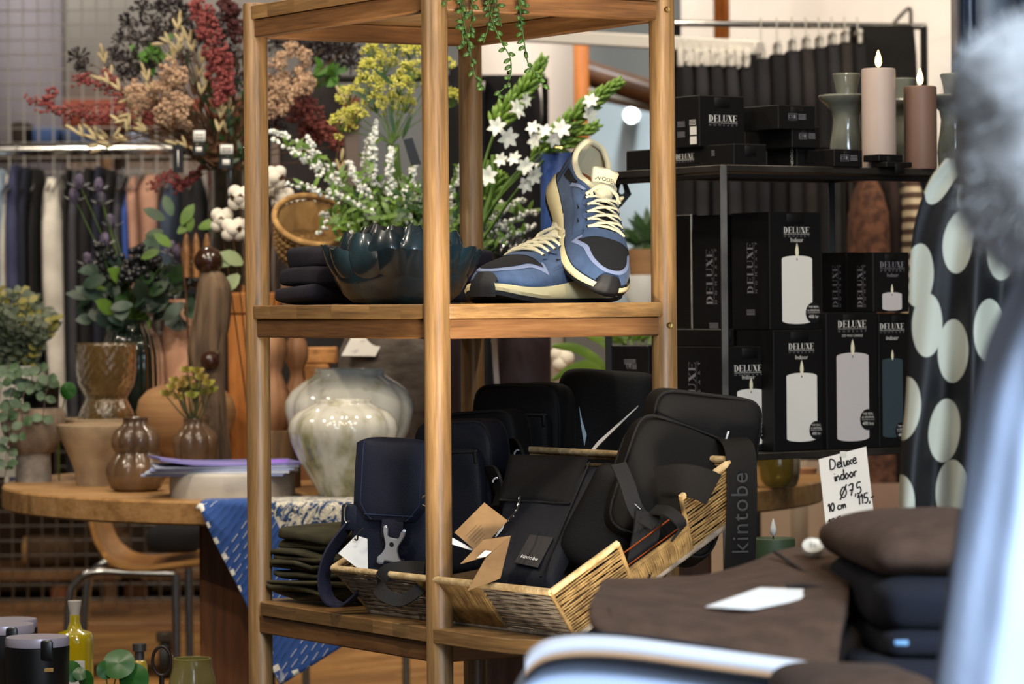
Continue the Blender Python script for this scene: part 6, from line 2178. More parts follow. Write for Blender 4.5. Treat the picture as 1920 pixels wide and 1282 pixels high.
round_leaf(pl_, P(127, 732, 6.86), (-.3, -1, .15), 17 * 6.88 / FPX); round_leaf(pl_, P(103, 722, 6.88), (.9, -.8, .2), 14 * 6.88 / FPX, M_LFG); round_leaf(pl_, P(66, 698, 6.85), (.1, -.8, .7), 9 * 6.88 / FPX, M_LFG)
# ---- succulent in the small gourd
sc0 = Vector((pot_succ.x, pot_succ.y, pot_succ.h(790)))
su_ = thing('succulent_sprig', 'olive green succulent sprig standing in the small gourd vase', 'plant', sc0)
for (x, y) in ((312, 742), (325, 730), (335, 748), (345, 735), (352, 715), (350, 698), (370, 700), (378, 712), (390, 722), (396, 735), (384, 740), (365, 728), (360, 745), (342, 725), (372, 738), (330, 718)):
    c = P(x, y, pot_succ.y + rf.uniform(-.02, .02))
    b = MB(); tobase(b, sc0 + Vector((rf.uniform(-.008, .008), 0, -.01)), c, .0022, -.012); b.build('stem', mat('dark_stem', '#3d4024', .6), su_, angle=180)
    b = MB()
    for i in range(9):
        a_ = 2.4 * i
        b.leaf(c, (math.cos(a_), math.sin(a_) * .6, .75), (0, -1, .5), .017, .011, .1, n=3)
    b.build('rosette', M_SUCC, su_, angle=180)

# ---- vine hanging from the top shelf
vp = SW(.10, .15, ZT)
t_ = thing('plant_pot', 'clay pot on the top of the shelf unit holding the hanging vine', 'pot', vp)
b = MB(); b.lathe([(.0001, ZT), (.04, ZT), (.055, ZT + .09), (.058, ZT + .1), (.052, ZT + .1), (.048, ZT + .08), (.0001, ZT + .078)], 32, (vp.x, vp.y, 0)); b.build('body', M_TERR, t_)
vn = thing('hanging_vine', 'green string vine with drop shaped leaves hanging over the top shelf edge', 'plant', vp + Vector((0, 0, .08)))
for path in ([(862, -6), (868, 30), (876, 70), (884, 110), (890, 140), (908, 165)], [(884, -6), (886, 25), (880, 60), (876, 95)], [(915, -6), (922, 35), (938, 75), (957, 110), (955, 150), (932, 178)], [(926, -6), (918, 40), (908, 75), (906, 80)], [(973, -6), (977, 35), (983, 80), (990, 118), (1005, 140), (1022, 165)], [(985, -6), (978, 20), (970, 50)], [(832, -6), (836, 6)], [(868, -6), (872, 20), (866, 50), (870, 85)], [(930, -6), (934, 20), (940, 50)]):
    Yv = 4.43
    f0 = P(path[0][0], path[0][1], Yv)
    rr_ = PF + Rd * ((f0.x - PF.x) / Rd.x)
    ye = rr_.y - .022
    pts = [vp + Vector((0, 0, .085)), vp.lerp(Vector((f0.x, ye, ZT)), .5) + Vector((0, 0, .09)), Vector((f0.x, ye, ZT + .012))]
    pts += [P(x, y, ye - .004) for x, y in path]
    pp = spline(pts, 7)
    b = MB(); b.tube(pp, .0009, 5); b.build('stem', M_VINE, vn, angle=180)
    hang = pp[14:]
    b = MB()
    acc = 0
    for j in range(1, len(hang)):
        acc += (hang[j] - hang[j - 1]).length
        if acc > .0062:
            acc = 0
            d = Vector((rf.uniform(-1, 1), rf.uniform(-.8, .5), rf.uniform(-.7, .2))).normalized()
            b.ell(hang[j] + d * .0055, d, .0058, .0032, ICO1)
    if b.v: stuff(b.build('leaves', M_VINE, vn, angle=180))

# ---- long leaved plant seen under the middle shelf
lp0 = Vector((P(1190, 800, 6.9).x, 6.9, ZT_))
lt = thing('leafy_plant', 'plant with long arching green leaves behind the steel shelf', 'plant', lp0)
b = MB(); b.lathe([(.0001, ZT_), (.05, ZT_), (.062, ZT_ + .09), (.057, ZT_ + .09), (.0001, ZT_ + .08)], 28, (lp0.x, lp0.y, 0)); b.build('pot', M_TERR, lt)
for path in ([(1175, 760), (1135, 690), (1085, 655), (1035, 648)], [(1170, 760), (1120, 690), (1075, 690), (1035, 712)], [(1180, 750), (1150, 670), (1130, 640), (1100, 630)], [(1185, 740), (1190, 690), (1200, 625)]):
    pp = spline([P(x, y, 6.85) for x, y in path], 7)
    n = len(pp)
    b = MB(); g = []
    for i, p_ in enumerate(pp):
        w__ = .011 * math.sin(PI * (i + 1) / (n + 1)) ** .6
        g.append([p_ + Vector((0, -.3 * w__, -w__)), p_ + Vector((0, -.004, 0)), p_ + Vector((0, -.3 * w__, w__))])
    b.grid(g); b.build('leaf', mat('lime_leaf', '#6d8a2c', .45, col2='#567520', nscale=12), lt, angle=180)
for i in range(26):
    c = P(rf.uniform(1150, 1215), rf.uniform(625, 652), 6.8)
    b = MB(); b.leaf(c, rv(1) + Vector((0, -.2, .5)), (0, -1, .3), .035, .009, .2); b.build('leaf', M_LFG, lt)
cq = P(1054, 672, 6.95)
t_ = thing('cotton_plant', 'cotton boll on a stem under the middle shelf right of the mauve candle', 'flowers', Vector((cq.x, cq.y, ZT_)))
b = MB(); b.blobs([cq + rv(.012) for _ in range(5)], .017, ICO2); b.build('boll', M_COT, t_, angle=180)
b = MB(); b.tube([(cq.x, cq.y, ZT_), (cq.x, cq.y, cq.z - .02)], .002, 5); b.build('stem', M_STEMB, t_)
# ================================================================== CANDLE BOXES ON THE STEEL SHELF
M_BOX = mat('black_box_card', '#0d0c0c', .5, spec=.25)
M_BOXS = mat('black_box_side', '#11131a', .45, spec=.4)
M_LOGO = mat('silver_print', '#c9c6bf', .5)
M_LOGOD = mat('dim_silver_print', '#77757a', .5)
M_PRW = mat('printed_ivory', '#d3d0c8', .6)
M_PRG = mat('printed_grey', '#bab4b3', .6)
M_PRT = mat('printed_teal', '#2b3a40', .6)
M_PRF = mat('printed_flame', '#d8d0b4', .6)
M_BDG = mat('printed_black', '#0b0b0b', .5)
YAW0 = math.atan2(ad_.y, ad_.x)

def box_thing(label, px_edge, ytop, px_right, px_left, Y, z=None, ybot=None, yaw=YAW0, group='black candle boxes on the steel shelf', hm=None):
    """box whose nearest upright edge is at px_edge; front face runs right to px_right, side face left to px_left"""
    a_ = Vector((math.cos(yaw), math.sin(yaw), 0)); s_ = Vector((-math.sin(yaw), math.cos(yaw), 0))
    c = P(px_edge, ytop, Y)
    zt = c.z
    if z is None: z = P(px_edge, ybot, Y).z
    u1 = (px_right - 960) / FPX; u0 = (px_left - 960) / FPX
    w_ = (u1 * c.y - c.x) / (a_.x - a_.y * u1)
    d_ = (u0 * c.y - c.x) / (s_.x - s_.y * u0)
    h_ = zt - z
    o = thing('candle_box', label, 'box', Vector((c.x, c.y, z)), group)
    m = Matrix.Translation((c.x, c.y, z)) @ Matrix.Rotation(yaw, 4, 'Z')
    b = MB()
    v, f = rbox_geo(w_, d_, h_, .0012, 1)
    b.add(v + np.array((w_ / 2, d_ / 2, h_ / 2)), f, mat=m)
    b.build('carton', M_BOX, o, angle=30)
    # closing flap line at the top
    b = MB(); b.box((w_ / 2, -.0002, h_ - .011), (w_ * .34, .0006, .016), .0002, mat=m); b.build('flap_tab', M_BOX, o, angle=0)
    fr = m @ Matrix(((1, 0, 0, 0), (0, 0, -1, -.0006), (0, 1, 0, 0), (0, 0, 0, 1)))            # x right, y up, on the front face
    sd = m @ Matrix(((0, 0, -1, -.0006), (-1, 0, 0, d_), (0, 1, 0, 0), (0, 0, 0, 1)))           # on the side face, x towards the viewer
    return o, fr, sd, w_, d_, h_
def o_k(o): return o.location.y / FPX
def put(o, name, v, f, base, x, y, m, rot=0.0, lift=0.0):
    b = MB(); b.add(v, f, mat=base @ Matrix.Translation((x, y, lift)) @ Matrix.Rotation(rot, 4, 'Z'))
    return b.build(name, m, o, angle=0)
def logo(o, base, x, y, wid, m=M_LOGO, rot=0.0, sub=True):
    v, f = logo_geo(wid)
    put(o, 'logo', v, f, base, x, y, m, rot)
    if sub:
        dy = -wid * .128
        q = Matrix.Rotation(rot, 4, 'Z') @ Vector((0, dy, 0))
        put(o, 'rule', [(-wid * .5, .0004, 0), (wid * .5, .0004, 0), (wid * .5, -.0001, 0), (-wid * .5, -.0001, 0)], [(3, 2, 1, 0)], base, x + q.x, y + q.y, m, rot)
        v, f = text_geo('HOMEART', wid * .070, 2.6)
        s2 = wid * .98 / max(1e-6, v[:, 0].max() - v[:, 0].min())
        q = Matrix.Rotation(rot, 4, 'Z') @ Vector((0, dy - wid * .058, 0))
        put(o, 'sub_logo', v * np.array((s2, 1, 1)), f, base, x + q.x, y + q.y, M_LOGOD, rot)
def words_(o, base, x, y, txt, size, m=M_LOGO, rot=0.0, sp=1.0, lift=0):
    v, f = text_geo(txt, size, sp)
    put(o, 'lettering', v, f, base, x, y, m, rot, lift)
def candle_print(o, base, x, y0, y1, wid, m, flame=True):
    r, e = wid / 2, wid * .085
    pts = [(-r, y0 + e), *[(r * math.cos(PI + PI * i / 14), y0 + e + e * math.sin(PI + PI * i / 14)) for i in range(1, 14)], (r, y0 + e), (r, y1 - e), *[(r * math.cos(PI * i / 14), y1 - e + e * math.sin(PI * i / 14)) for i in range(1, 14)], (-r, y1 - e)]
    put(o, 'candle_print', [(a_, b_, .0001) for a_, b_ in pts], [list(range(len(pts)))], base, x, 0, m)
    put(o, 'wick_print', [(a_, b_, .0002) for a_, b_ in ((-.0010, y1 - e * 1.4), (.0010, y1 - e * 1.4), (.0010, y1 - e * .2), (-.0010, y1 - e * .2))], [(0, 1, 2, 3)], base, x, 0, M_BDG)
    h = wid * .40
    fl = [(h * .15 * math.sin(PI * t) ** .8 * (1.25 - t * .6), y1 - e * .9 + h * t) for t in [i / 10 for i in range(11)]]
    pts = fl + [(-a_, b_) for a_, b_ in fl[::-1][1:-1]]
    put(o, 'flame_print', [(a_, b_, .0003) for a_, b_ in pts], [list(range(len(pts)))], base, x, 0, M_PRF)
def badge(o, base, x, y, r, l3='400 hr'):
    pts = [(r * math.cos(2 * PI * i / 28), r * math.sin(2 * PI * i / 28), .0004) for i in range(28)]
    put(o, 'badge', pts, [list(range(28))], base, x, y, M_BDG)
    words_(o, base, x, y + r * .55, 'THE REAL', r * .30, lift=.0006); words_(o, base, x, y + r * .22, '& ORIGINAL', r * .28, lift=.0006)
    put(o, 'rule', [(-r * .8, -.0002, .0006), (r * .8, -.0002, .0006), (r * .8, .0002, .0006), (-r * .8, .0002, .0006)], [(0, 1, 2, 3)], base, x, y, M_LOGO)
    words_(o, base, x, y - r * .38, l3, r * .46, lift=.0006)
def codes(o, base, x, y, w_, m=M_LOGOD):
    for i in range(4):
        put(o, 'small_print', [(0, 0, 0), (w_, 0, 0), (w_, .0009, 0), (0, .0009, 0)], [(0, 1, 2, 3)], base, x, y - i * .0024, m)
def ce(o, base, x, y, s_, m=M_LOGOD):
    fr_ = [(-s_ * 1.7, -s_, 0), (s_ * 1.7, -s_, 0), (s_ * 1.7, s_, 0), (-s_ * 1.7, s_, 0)]
    inn = [(a_ * .93, b_ * .9, 0) for a_, b_, _ in fr_]
    put(o, 'mark_frame', fr_ + inn, [(0, 1, 5, 4), (1, 2, 6, 5), (2, 3, 7, 6), (3, 0, 4, 7)], base, x, y, m)
    words_(o, base, x - s_ * .7, y, 'CE', s_ * 1.5, m)
    fr2 = [(s_ * .35, -s_ * .5, 0), (s_ * 1.2, -s_ * .5, 0), (s_ * 1.1, s_ * .6, 0), (s_ * .45, s_ * .6, 0)]
    put(o, 'mark', fr2, [(0, 1, 2, 3)], base, x, y, m)
    codes(o, base, x + s_ * 2.3, y + s_ * .7, s_ * 3)
px_w = lambda px, Y: px * Y / FPX

zL = ZL - .0005
zS = ZS - .0005
# lower row
o, fr, sd, w_, d_, h_ = box_thing('lower row box with half hidden small candle picture, beside the steel post', 1363, 650, 1447, 1238, 5.365, z=zL)
k_ = w_ / 84; ky = o_k(o)
logo(o, fr, w_ * .46, h_ - 41 * ky, 52 * k_); words_(o, fr, w_ * .46, h_ - 58 * ky, 'Indoor', 11.5 * ky)
candle_print(o, fr, w_ * .52, h_ - 186 * ky, h_ - 80 * ky, 52 * k_, M_PRW); badge(o, fr, w_ * .83, h_ - 162 * ky, 13 * k_)
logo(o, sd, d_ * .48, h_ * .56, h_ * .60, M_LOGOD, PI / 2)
hA = h_
o, fr, sd, w_, d_, h_ = box_thing('black box with the clean white pillar picture in the middle of the lower row', 1450, 619, 1547, 1380, 5.38, z=zL)
k_ = w_ / 97; ky = o_k(o); hB = h_
logo(o, fr, w_ * .53, h_ - 31 * ky, 48 * k_); words_(o, fr, w_ * .53, h_ - 52 * ky, 'Indoor', 11.5 * ky)
candle_print(o, fr, w_ * .53, h_ - 211 * ky, h_ - 81 * ky, 57 * k_, M_PRW); badge(o, fr, w_ * .80, h_ - 190 * ky, 13 * k_)
o, fr, sd, w_, d_, h_ = box_thing('tall black box marked wax candle with a grey pillar picture', 1549, 586, 1645, 1500, 5.43, z=zL)
k_ = w_ / 96; ky = o_k(o); hC = h_
logo(o, fr, w_ * .50, h_ - 22 * ky, 54 * k_); words_(o, fr, w_ * .50, h_ - 44 * ky, 'LED WAX CANDLE', 6 * ky)
candle_print(o, fr, w_ * .50, h_ - 243 * ky, h_ - 76 * ky, 60 * k_, M_PRG); badge(o, fr, w_ * .79, h_ - 203 * ky, 15 * k_, '400 hrs')
o, fr, sd, w_, d_, h_ = box_thing('black box with a slim dark teal candle picture, right end of lower row', 1647, 588, 1722, 1600, 5.50, z=zL)
k_ = w_ / 75; ky = o_k(o)
logo(o, fr, w_ * .33, h_ - 24 * ky, 46 * k_); words_(o, fr, w_ * .33, h_ - 46 * ky, 'indoor', 11.5 * ky)
candle_print(o, fr, w_ * .33, h_ - 233 * ky, h_ - 84 * ky, 38 * k_, M_PRT); badge(o, fr, w_ * .56, h_ - 222 * ky, 13 * k_)
hD = h_
o, fr, sd, w_, d_, h_ = box_thing('plain black box at the far left of the lower steel shelf behind the right post', 1216, 648, 1290, 1142, 5.52, z=zL)
codes(o, sd, d_ * .38, h_ * .86, d_ * .3); ce(o, sd, d_ * .5, h_ * .80, .004)
# flat box lying on the left box
o, fr, sd, w_, d_, h_ = box_thing('flat black box lying on top of the left box in the lower row', 1362, 617, 1376, 1240, 5.37, z=zL + hA)
# upper row
o, fr, sd, w_, d_, h_ = box_thing('largest upright box in the upper row, white pillar picture facing front', 1442, 397, 1541, 1372, 5.385, z=zL + hB)
k_ = w_ / 98; ky = o_k(o)
logo(o, fr, w_ * .52, h_ - 34 * ky, 49 * k_); words_(o, fr, w_ * .52, h_ - 53 * ky, 'Indoor', 11.5 * ky)
candle_print(o, fr, w_ * .52, h_ - 211 * ky, h_ - 82 * ky, 57 * k_, M_PRW); badge(o, fr, w_ * .83, h_ - 190 * ky, 15 * k_)
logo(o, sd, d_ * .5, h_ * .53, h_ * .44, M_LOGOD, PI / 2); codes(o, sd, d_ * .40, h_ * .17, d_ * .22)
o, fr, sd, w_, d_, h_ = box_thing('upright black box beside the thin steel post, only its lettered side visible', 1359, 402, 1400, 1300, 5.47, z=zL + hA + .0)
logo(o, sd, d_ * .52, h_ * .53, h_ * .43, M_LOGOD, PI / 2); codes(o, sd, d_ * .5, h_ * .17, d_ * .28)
o, fr, sd, w_, d_, h_ = box_thing('lower upright box with a small candle picture at the right of the upper row', 1637, 473, 1705, 1588, 5.49, z=zL + hC)
k_ = w_ / 66; ky = o_k(o)
logo(o, fr, w_ * .53, h_ - 23 * ky, 46 * k_, M_LOGOD); words_(o, fr, w_ * .53, h_ - 43 * ky, 'Indoor', 10.5 * ky, M_LOGOD)
candle_print(o, fr, w_ * .51, max(.002, h_ - 130 * ky), h_ - 75 * ky, 36 * k_, M_PRG)
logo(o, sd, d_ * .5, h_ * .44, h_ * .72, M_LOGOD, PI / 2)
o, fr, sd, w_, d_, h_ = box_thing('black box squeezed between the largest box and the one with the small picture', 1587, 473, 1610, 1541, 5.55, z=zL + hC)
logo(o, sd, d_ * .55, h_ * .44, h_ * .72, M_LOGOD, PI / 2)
o, fr, sd, w_, d_, h_ = box_thing('dark box with a pale edge behind the right post, left of the lettered sides', 1296, 402, 1310, 1226, 5.66, z=zL + .17)
b = MB(); b.box((w_ * .0 + .0, -.0, h_ / 2), (.003, .002, h_), .0004, mat=fr @ Matrix(((1, 0, 0, 0), (0, 0, 1, 0), (0, -1, 0, 0), (0, 0, 0, 1)))); b.build('pale_edge', M_CARD, o, angle=0)
o2, *_ = box_thing('black box underneath the pale edged box behind the right post', 1297, 613, 1312, 1228, 5.66, z=zL)
# on the top plate
yl = math.atan2(-.40, .92)
o, fr, sd, w_, d_, h_ = box_thing('cube shaped black box with large lettering on top of the steel shelf', 1311, 178, 1399, 1266, 5.40, z=zS + .0325)
k_ = w_ / 88; ky = o_k(o)
logo(o, fr, w_ * .52, h_ * .56, 56 * k_)
codes(o, sd, d_ * .15, h_ * .50, d_ * .3); codes(o, sd, d_ * .15, h_ * .3, d_ * .3); codes(o, sd, d_ * .62, h_ * .52, d_ * .25, M_LOGO)
put(o, 'label', [(0, 0, 0), (d_ * .26, 0, 0), (d_ * .26, h_ * .16, 0), (0, h_ * .16, 0)], [(0, 1, 2, 3)], sd, d_ * .64, h_ * .24, M_LOGO); put(o, 'label', [(0, 0, 0), (d_ * .26, 0, 0), (d_ * .26, h_ * .15, 0), (0, h_ * .15, 0)], [(0, 1, 2, 3)], sd, d_ * .64, h_ * .06, M_LOGO)
o, fr, sd, w_, d_, h_ = box_thing('long flat black box with lettering under the cube box', 1376, 269, 1440, 1176, 5.345, z=zS)
logo(o, sd, d_ * .56, h_ * .56, .047)
codes(o, sd, d_ * .80, h_ * .72, .008)
o, fr, sd, w_, d_, h_ = box_thing('flat black box with a certification mark, topmost of the pile right of the cube box', 1459, 196, 1532, 1394, 5.43, z=zS + .061)
ce(o, fr, w_ * .38, h_ * .52, .0052)
o, fr, sd, w_, d_, h_ = box_thing('flat black box with a certification mark, second of the pile right of the cube box', 1485, 236, 1541, 1400, 5.45, z=zS + .032)
ce(o, fr, w_ * .38, h_ * .55, .0048)
o, fr, sd, w_, d_, h_ = box_thing('flat plain black box at the bottom of the pile right of the cube box', 1494, 273, 1560, 1440, 5.47, z=zS)
words_(o, sd, d_ * .85, h_ * .5, 'INDOOR', .009, M_LOGO, PI / 2)
o, fr, sd, w_, d_, h_ = box_thing('flat black box with a certification mark lying on the steel plate itself', 1564, 279, 1620, 1497, 5.42, z=zS)
ce(o, fr, w_ * .36, h_ * .5, .0050)
o, fr, sd, w_, d_, h_ = box_thing('thin black box in front of the white lit candle', 1648, 289, 1696, 1620, 5.47, z=zS + .010)
o, fr, sd, w_, d_, h_ = box_thing('thin open black box lying in front of the brown lit candle', 1662, 303, 1713, 1636, 5.46, z=zS)
# ---- lit candles and ceramic holders on the plate
M_IVW = mat('ivory_wax', '#b3a196', .5, col2='#a8968b', nscale=4, sss=.15)
M_TPW = mat('taupe_wax', '#745a4c', .5, col2='#684f42', nscale=4, sss=.1)
M_FLM2 = mat('led_flame_bright', '#ffd48c', emit=7)
led_candle(1647, 129, 32, 5.53, zS, M_IVW, 'tall ivory pillar candle with a lit flame on the steel shelf', fh=33, unlit=M_FLM2)
led_candle(1725, 162, 31, 5.56, zS, M_TPW, 'shorter taupe brown pillar candle with a lit flame on the steel shelf', fh=32, unlit=M_FLM2)
M_CER = mat('grey_green_ceramic', '#73756a', .15, col2='#3c3e36', nscale=10, nstretch=(1, 1, .4), coat=.5)
def holder(px, dy, Y, lab):
    h = Pot(px, 300, 20, z=zS, Y=Y)
    t_ = thing('candle_holder', lab, 'candle holder', h.loc(), 'ceramic candle holders on the steel shelf')
    pr = [(30, 300), (32, 285), (31, 270), (27, 245), (25, 225), (28, 208), (40, 195), (50, 187), (53, 181), (50, 178), (36, 182), (20, 183), (19, 176), (21, 160), (25, 145), (26.5, 140), (24, 138), (19, 145), (15, 160)]
    p_ = [(r * h.k, h.h(y + dy)) for r, y in pr]
    p_[0] = (p_[0][0], zS)
    b = MB(); b.lathe([(.0001, zS + .0005)] + p_ + [(.0001, p_[-1][1])], 44, (h.x, h.y, 0)); b.build('body', M_CER, t_, angle=60)
holder(1588, 0, 5.60, 'grey green ceramic candle holder left of the ivory candle')
holder(1694, 9, 5.70, 'grey green ceramic candle holder between the two lit candles')
holder(1790, 0, 5.62, 'grey green ceramic candle holder at the right, half behind the fuzzy garment')

# ---- handwritten price card hanging from the lower rail
hw = {
 'D': [[(0, 0), (.05, 1), (.35, .95), (.55, .6), (.4, .1), (0, 0)]], 'e': [[(0, .28), (.32, .34), (.28, .55), (.1, .5), (.02, .2), (.18, 0), (.4, .1)]], 'l': [[(0, 1.05), (.02, .1), (.12, 0)]],
 'u': [[(0, .5), (.03, .08), (.2, .02), (.34, .5), (.36, 0)]], 'x': [[(0, .5), (.34, 0)], [(.34, .5), (0, 0)]], 'i': [[(.02, .5), (.04, 0)], [(.03, .75), (.05, .78)]],
 'n': [[(0, .5), (.02, 0)], [(.02, .35), (.18, .5), (.28, .35), (.3, 0)]], 'd': [[(.32, .45), (.1, .5), (0, .2), (.12, 0), (.32, .2)], [(.34, 1), (.34, 0)]], 'o': [[(.15, .5), (0, .25), (.14, 0), (.32, .22), (.2, .5), (.15, .5)]],
 'r': [[(0, .5), (.03, 0)], [(.03, .3), (.15, .48), (.3, .45)]], 'O': [[(.25, .9), (0, .45), (.2, 0), (.5, .3), (.45, .8), (.25, .9)], [(.6, 1.05), (-.08, -.12)]], '7': [[(0, .9), (.4, .95), (.15, 0)], [(.05, .45), (.4, .5)]],
 ',': [[(.1, .08), (.04, -.18)]], '5': [[(.42, .95), (.1, .92), (.06, .52), (.3, .55), (.36, .2), (.18, 0), (0, .08)]], '1': [[(0, .7), (.18, .95), (.14, 0)]], '0': [[(.2, .95), (0, .5), (.16, 0), (.4, .4), (.32, .9), (.2, .95)]],
 'c': [[(.32, .42), (.12, .5), (0, .22), (.14, 0), (.34, .08)]], 'm': [[(0, .5), (.02, 0)], [(.02, .3), (.14, .48), (.22, .3), (.24, 0)], [(.24, .3), (.38, .48), (.46, .3), (.5, 0)]], '2': [[(.02, .75), (.2, .95), (.36, .7), (0, .02), (.42, .04)]], '-': [[(0, .4), (.35, .44)]], ' ': []}
wdt = {'D': .7, 'l': .25, 'i': .18, ',': .22, '1': .32, 'm': .64, 'O': .75, ' ': .35, '-': .4}
Yk = 5.33
pc = [P(1535, 861, Yk), P(1624, 837, Yk), P(1644, 1012, Yk - .04), P(1554, 1036, Yk - .04)]
cd, n = card('price_card', pc, .0008, M_CARD, 'handwritten white price card hanging from the lower rail of the steel shelf', 'card')
xd = (pc[1] - pc[0]).normalized(); yd = (pc[0] - pc[3]).normalized(); n = xd.cross(yd)
k_ = Yk / FPX
b = MB()
def write(txt, x0, y0, s_, r=1.5):
    x = 0
    for ch in txt:
        for st in hw[ch]:
            pts = [pc[0] + xd * (x0 + (x + a_) * s_) * k_ - yd * (y0 - b_ * s_) * k_ + n * .0007 for a_, b_ in st]
            b.tube(spline(pts, 4) if len(pts) > 2 else pts, r * k_, 5)
        x += wdt.get(ch, .45)
for a_ in (('Deluxe', 20, 26, 19), ('indoor', 26, 50, 19), ('O7,5', 34, 84, 22), ('10 cm', 8, 104, 16), ('115,-', 65, 105, 19), ('12,5 cm', 6, 134, 17), ('15', 8, 160, 17)):
    write(*a_)
b.build('handwriting', M_INKP, cd, angle=180)
b = MB(); b.box(P(1581, 852, Yk - .002), (.010, .002, .010), .0008); b.build('tape', mat('clear_tape', '#d8d8cc', .2), cd)
# ================================================================== RAILS AND GARMENTS BEHIND
M_CHR = mat('chrome', '#c4c4c2', .18, 1.0)
M_GRIDW = mat('wire_grey', '#94918b', .5)
rg_ = random.Random(5)
PLC = ['leftmost', 'second', 'third', 'fourth', 'fifth', 'sixth', 'seventh', 'eighth', 'ninth', 'tenth', 'eleventh', 'twelfth', 'thirteenth']
def fabric(key, c, c2=None, **k): return mat(key, c, .95, col2=c2, nscale=k.pop('ns', 12), bump=.25, bscale=300, **k)
def hang(name, x0, x1, ztop, zbot, Y, depth, m, label, cat, group, seed, taper=.35, skew=0.0, shoulder=.10, folds=3):
    """hanging garment: x0..x1 thickness along the rail, depth away from viewer, folds growing downwards"""
    b = MB(); rs = []
    cx, hw = (x0 + x1) / 2, (x1 - x0) / 2
    n, k_ = 36, 16
    for i in range(k_ + 1):
        t = i / k_
        z = ztop + (zbot - ztop) * t
        sh = min(1, (1 - taper) + taper * min(1, t / max(.01, shoulder)) ** .6)
        dd = depth / 2 * (.30 + .70 * min(1, (t + .02) / max(.02, shoulder)) ** .55)
        r_ = []
        for j in range(n):
            a_ = 2 * PI * j / n
            c_, s_ = math.cos(a_), math.sin(a_)
            ex = math.copysign(abs(c_) ** .6, c_) * hw * sh
            ey = math.copysign(abs(s_) ** .5, s_) * dd
            f_ = (.25 * hw * math.sin(ey / depth * folds * 6 + seed) + .25 * hw * fnoise(ey * 9 + seed, t * 2.2, seed)) * min(1, t * 2 + .1)
            r_.append((cx + ex + f_ + skew * t, Y + ey + .3 * hw * fnoise(t * 3, seed), z))
        rs.append(r_)
    b.rings(rs)
    o = b.build(name, m, angle=180)
    return tag(o, label, cat, group)
def hanger(x, zr, Y, m, ang=0.0, group='hangers on the left rail', label='metal hook hanger on the round chrome rail'):
    b = MB()
    pts = [(x, Y + .012, zr + .005), (x, Y + .010, zr + .017), (x, Y, zr + .022), (x, Y - .014, zr + .015), (x, Y - .017, zr), (x, Y - .010, zr - .03), (x, Y, zr - .05), (x, Y, zr - .075)]
    b.tube(spline(pts, 4), .0016, 5)
    for sg in (-1, 1): b.tube(spline([(x, Y, zr - .075), (x, Y + sg * .06, zr - .09), (x, Y + sg * .19, zr - .13)], 4), .004, 6)
    o = b.build('hanger', m, angle=180)
    return tag(o, label, 'hanger', group)
Yr = 10.2
zr = P(150, 280, Yr).z
xa, xb = P(-60, 280, Yr).x, P(456, 280, Yr).x
rk = thing('clothes_rail', 'chrome clothes rail on castors hung with shirts in the left background', 'rail', ((xa + xb) / 2, Yr, 0))
b = MB(); b.tube([(xa, Yr, zr), (xb, Yr, zr)], .0165, 16); b.build('rail_tube', M_CHR, rk)
for x in (xa + .02, xb - .02):
    b = MB(); b.tube([(x, Yr, .14), (x, Yr, zr)], .016, 12); b.build('upright', M_CHR, rk)
b = MB(); b.box(((xa + xb) / 2, Yr + .05, .155), (xb - xa + .1, .40, .03), .003); b.build('base_board', wood('rail_board', '#5c4027', '#7d5a38', '#94704a', (.08, 1, 1), 20), rk)
for x, y in ((P(310, 1165, Yr - .12).x, Yr - .12), (xa + .05, Yr - .12), (xb, Yr + .2)):
    b = MB(); mt = Matrix.Translation((x, y, .058)) @ Matrix.Rotation(PI / 2, 4, 'Y')
    b.lathe([(.012, -.016), (.050, -.016), (.057, -.010), (.057, .010), (.050, .016), (.012, .016)], 28, mat=mt, cap0=True, cap1=True)
    wh = b.build('castor', M_RUBBER, rk)
    b = MB(); b.lathe([(.0001, -.019), (.022, -.019), (.022, .019), (.0001, .019)], 16, mat=mt); b.build('hub', M_CHR, wh)
    b = MB(); b.box((x, y, .125), (.05, .07, .03), .004); b.build('bracket', M_STEEL, wh)
cols = {'black': ('#0c0c0f', '#16161a'), 'navy': ('#161b2c', '#0f1220'), 'floral': ('#232742', '#3a3f5c'), 'ltblue': ('#8fa9c4', '#b9cbdc'), 'white': ('#c9c5bc', '#a9a59c'), 'pink': ('#a8816e', '#93705f'), 'blue': ('#33509a', '#28407f'), 'denim': ('#2b3444', '#3a4658'), 'grey': ('#3a3a40', '#2c2c31')}
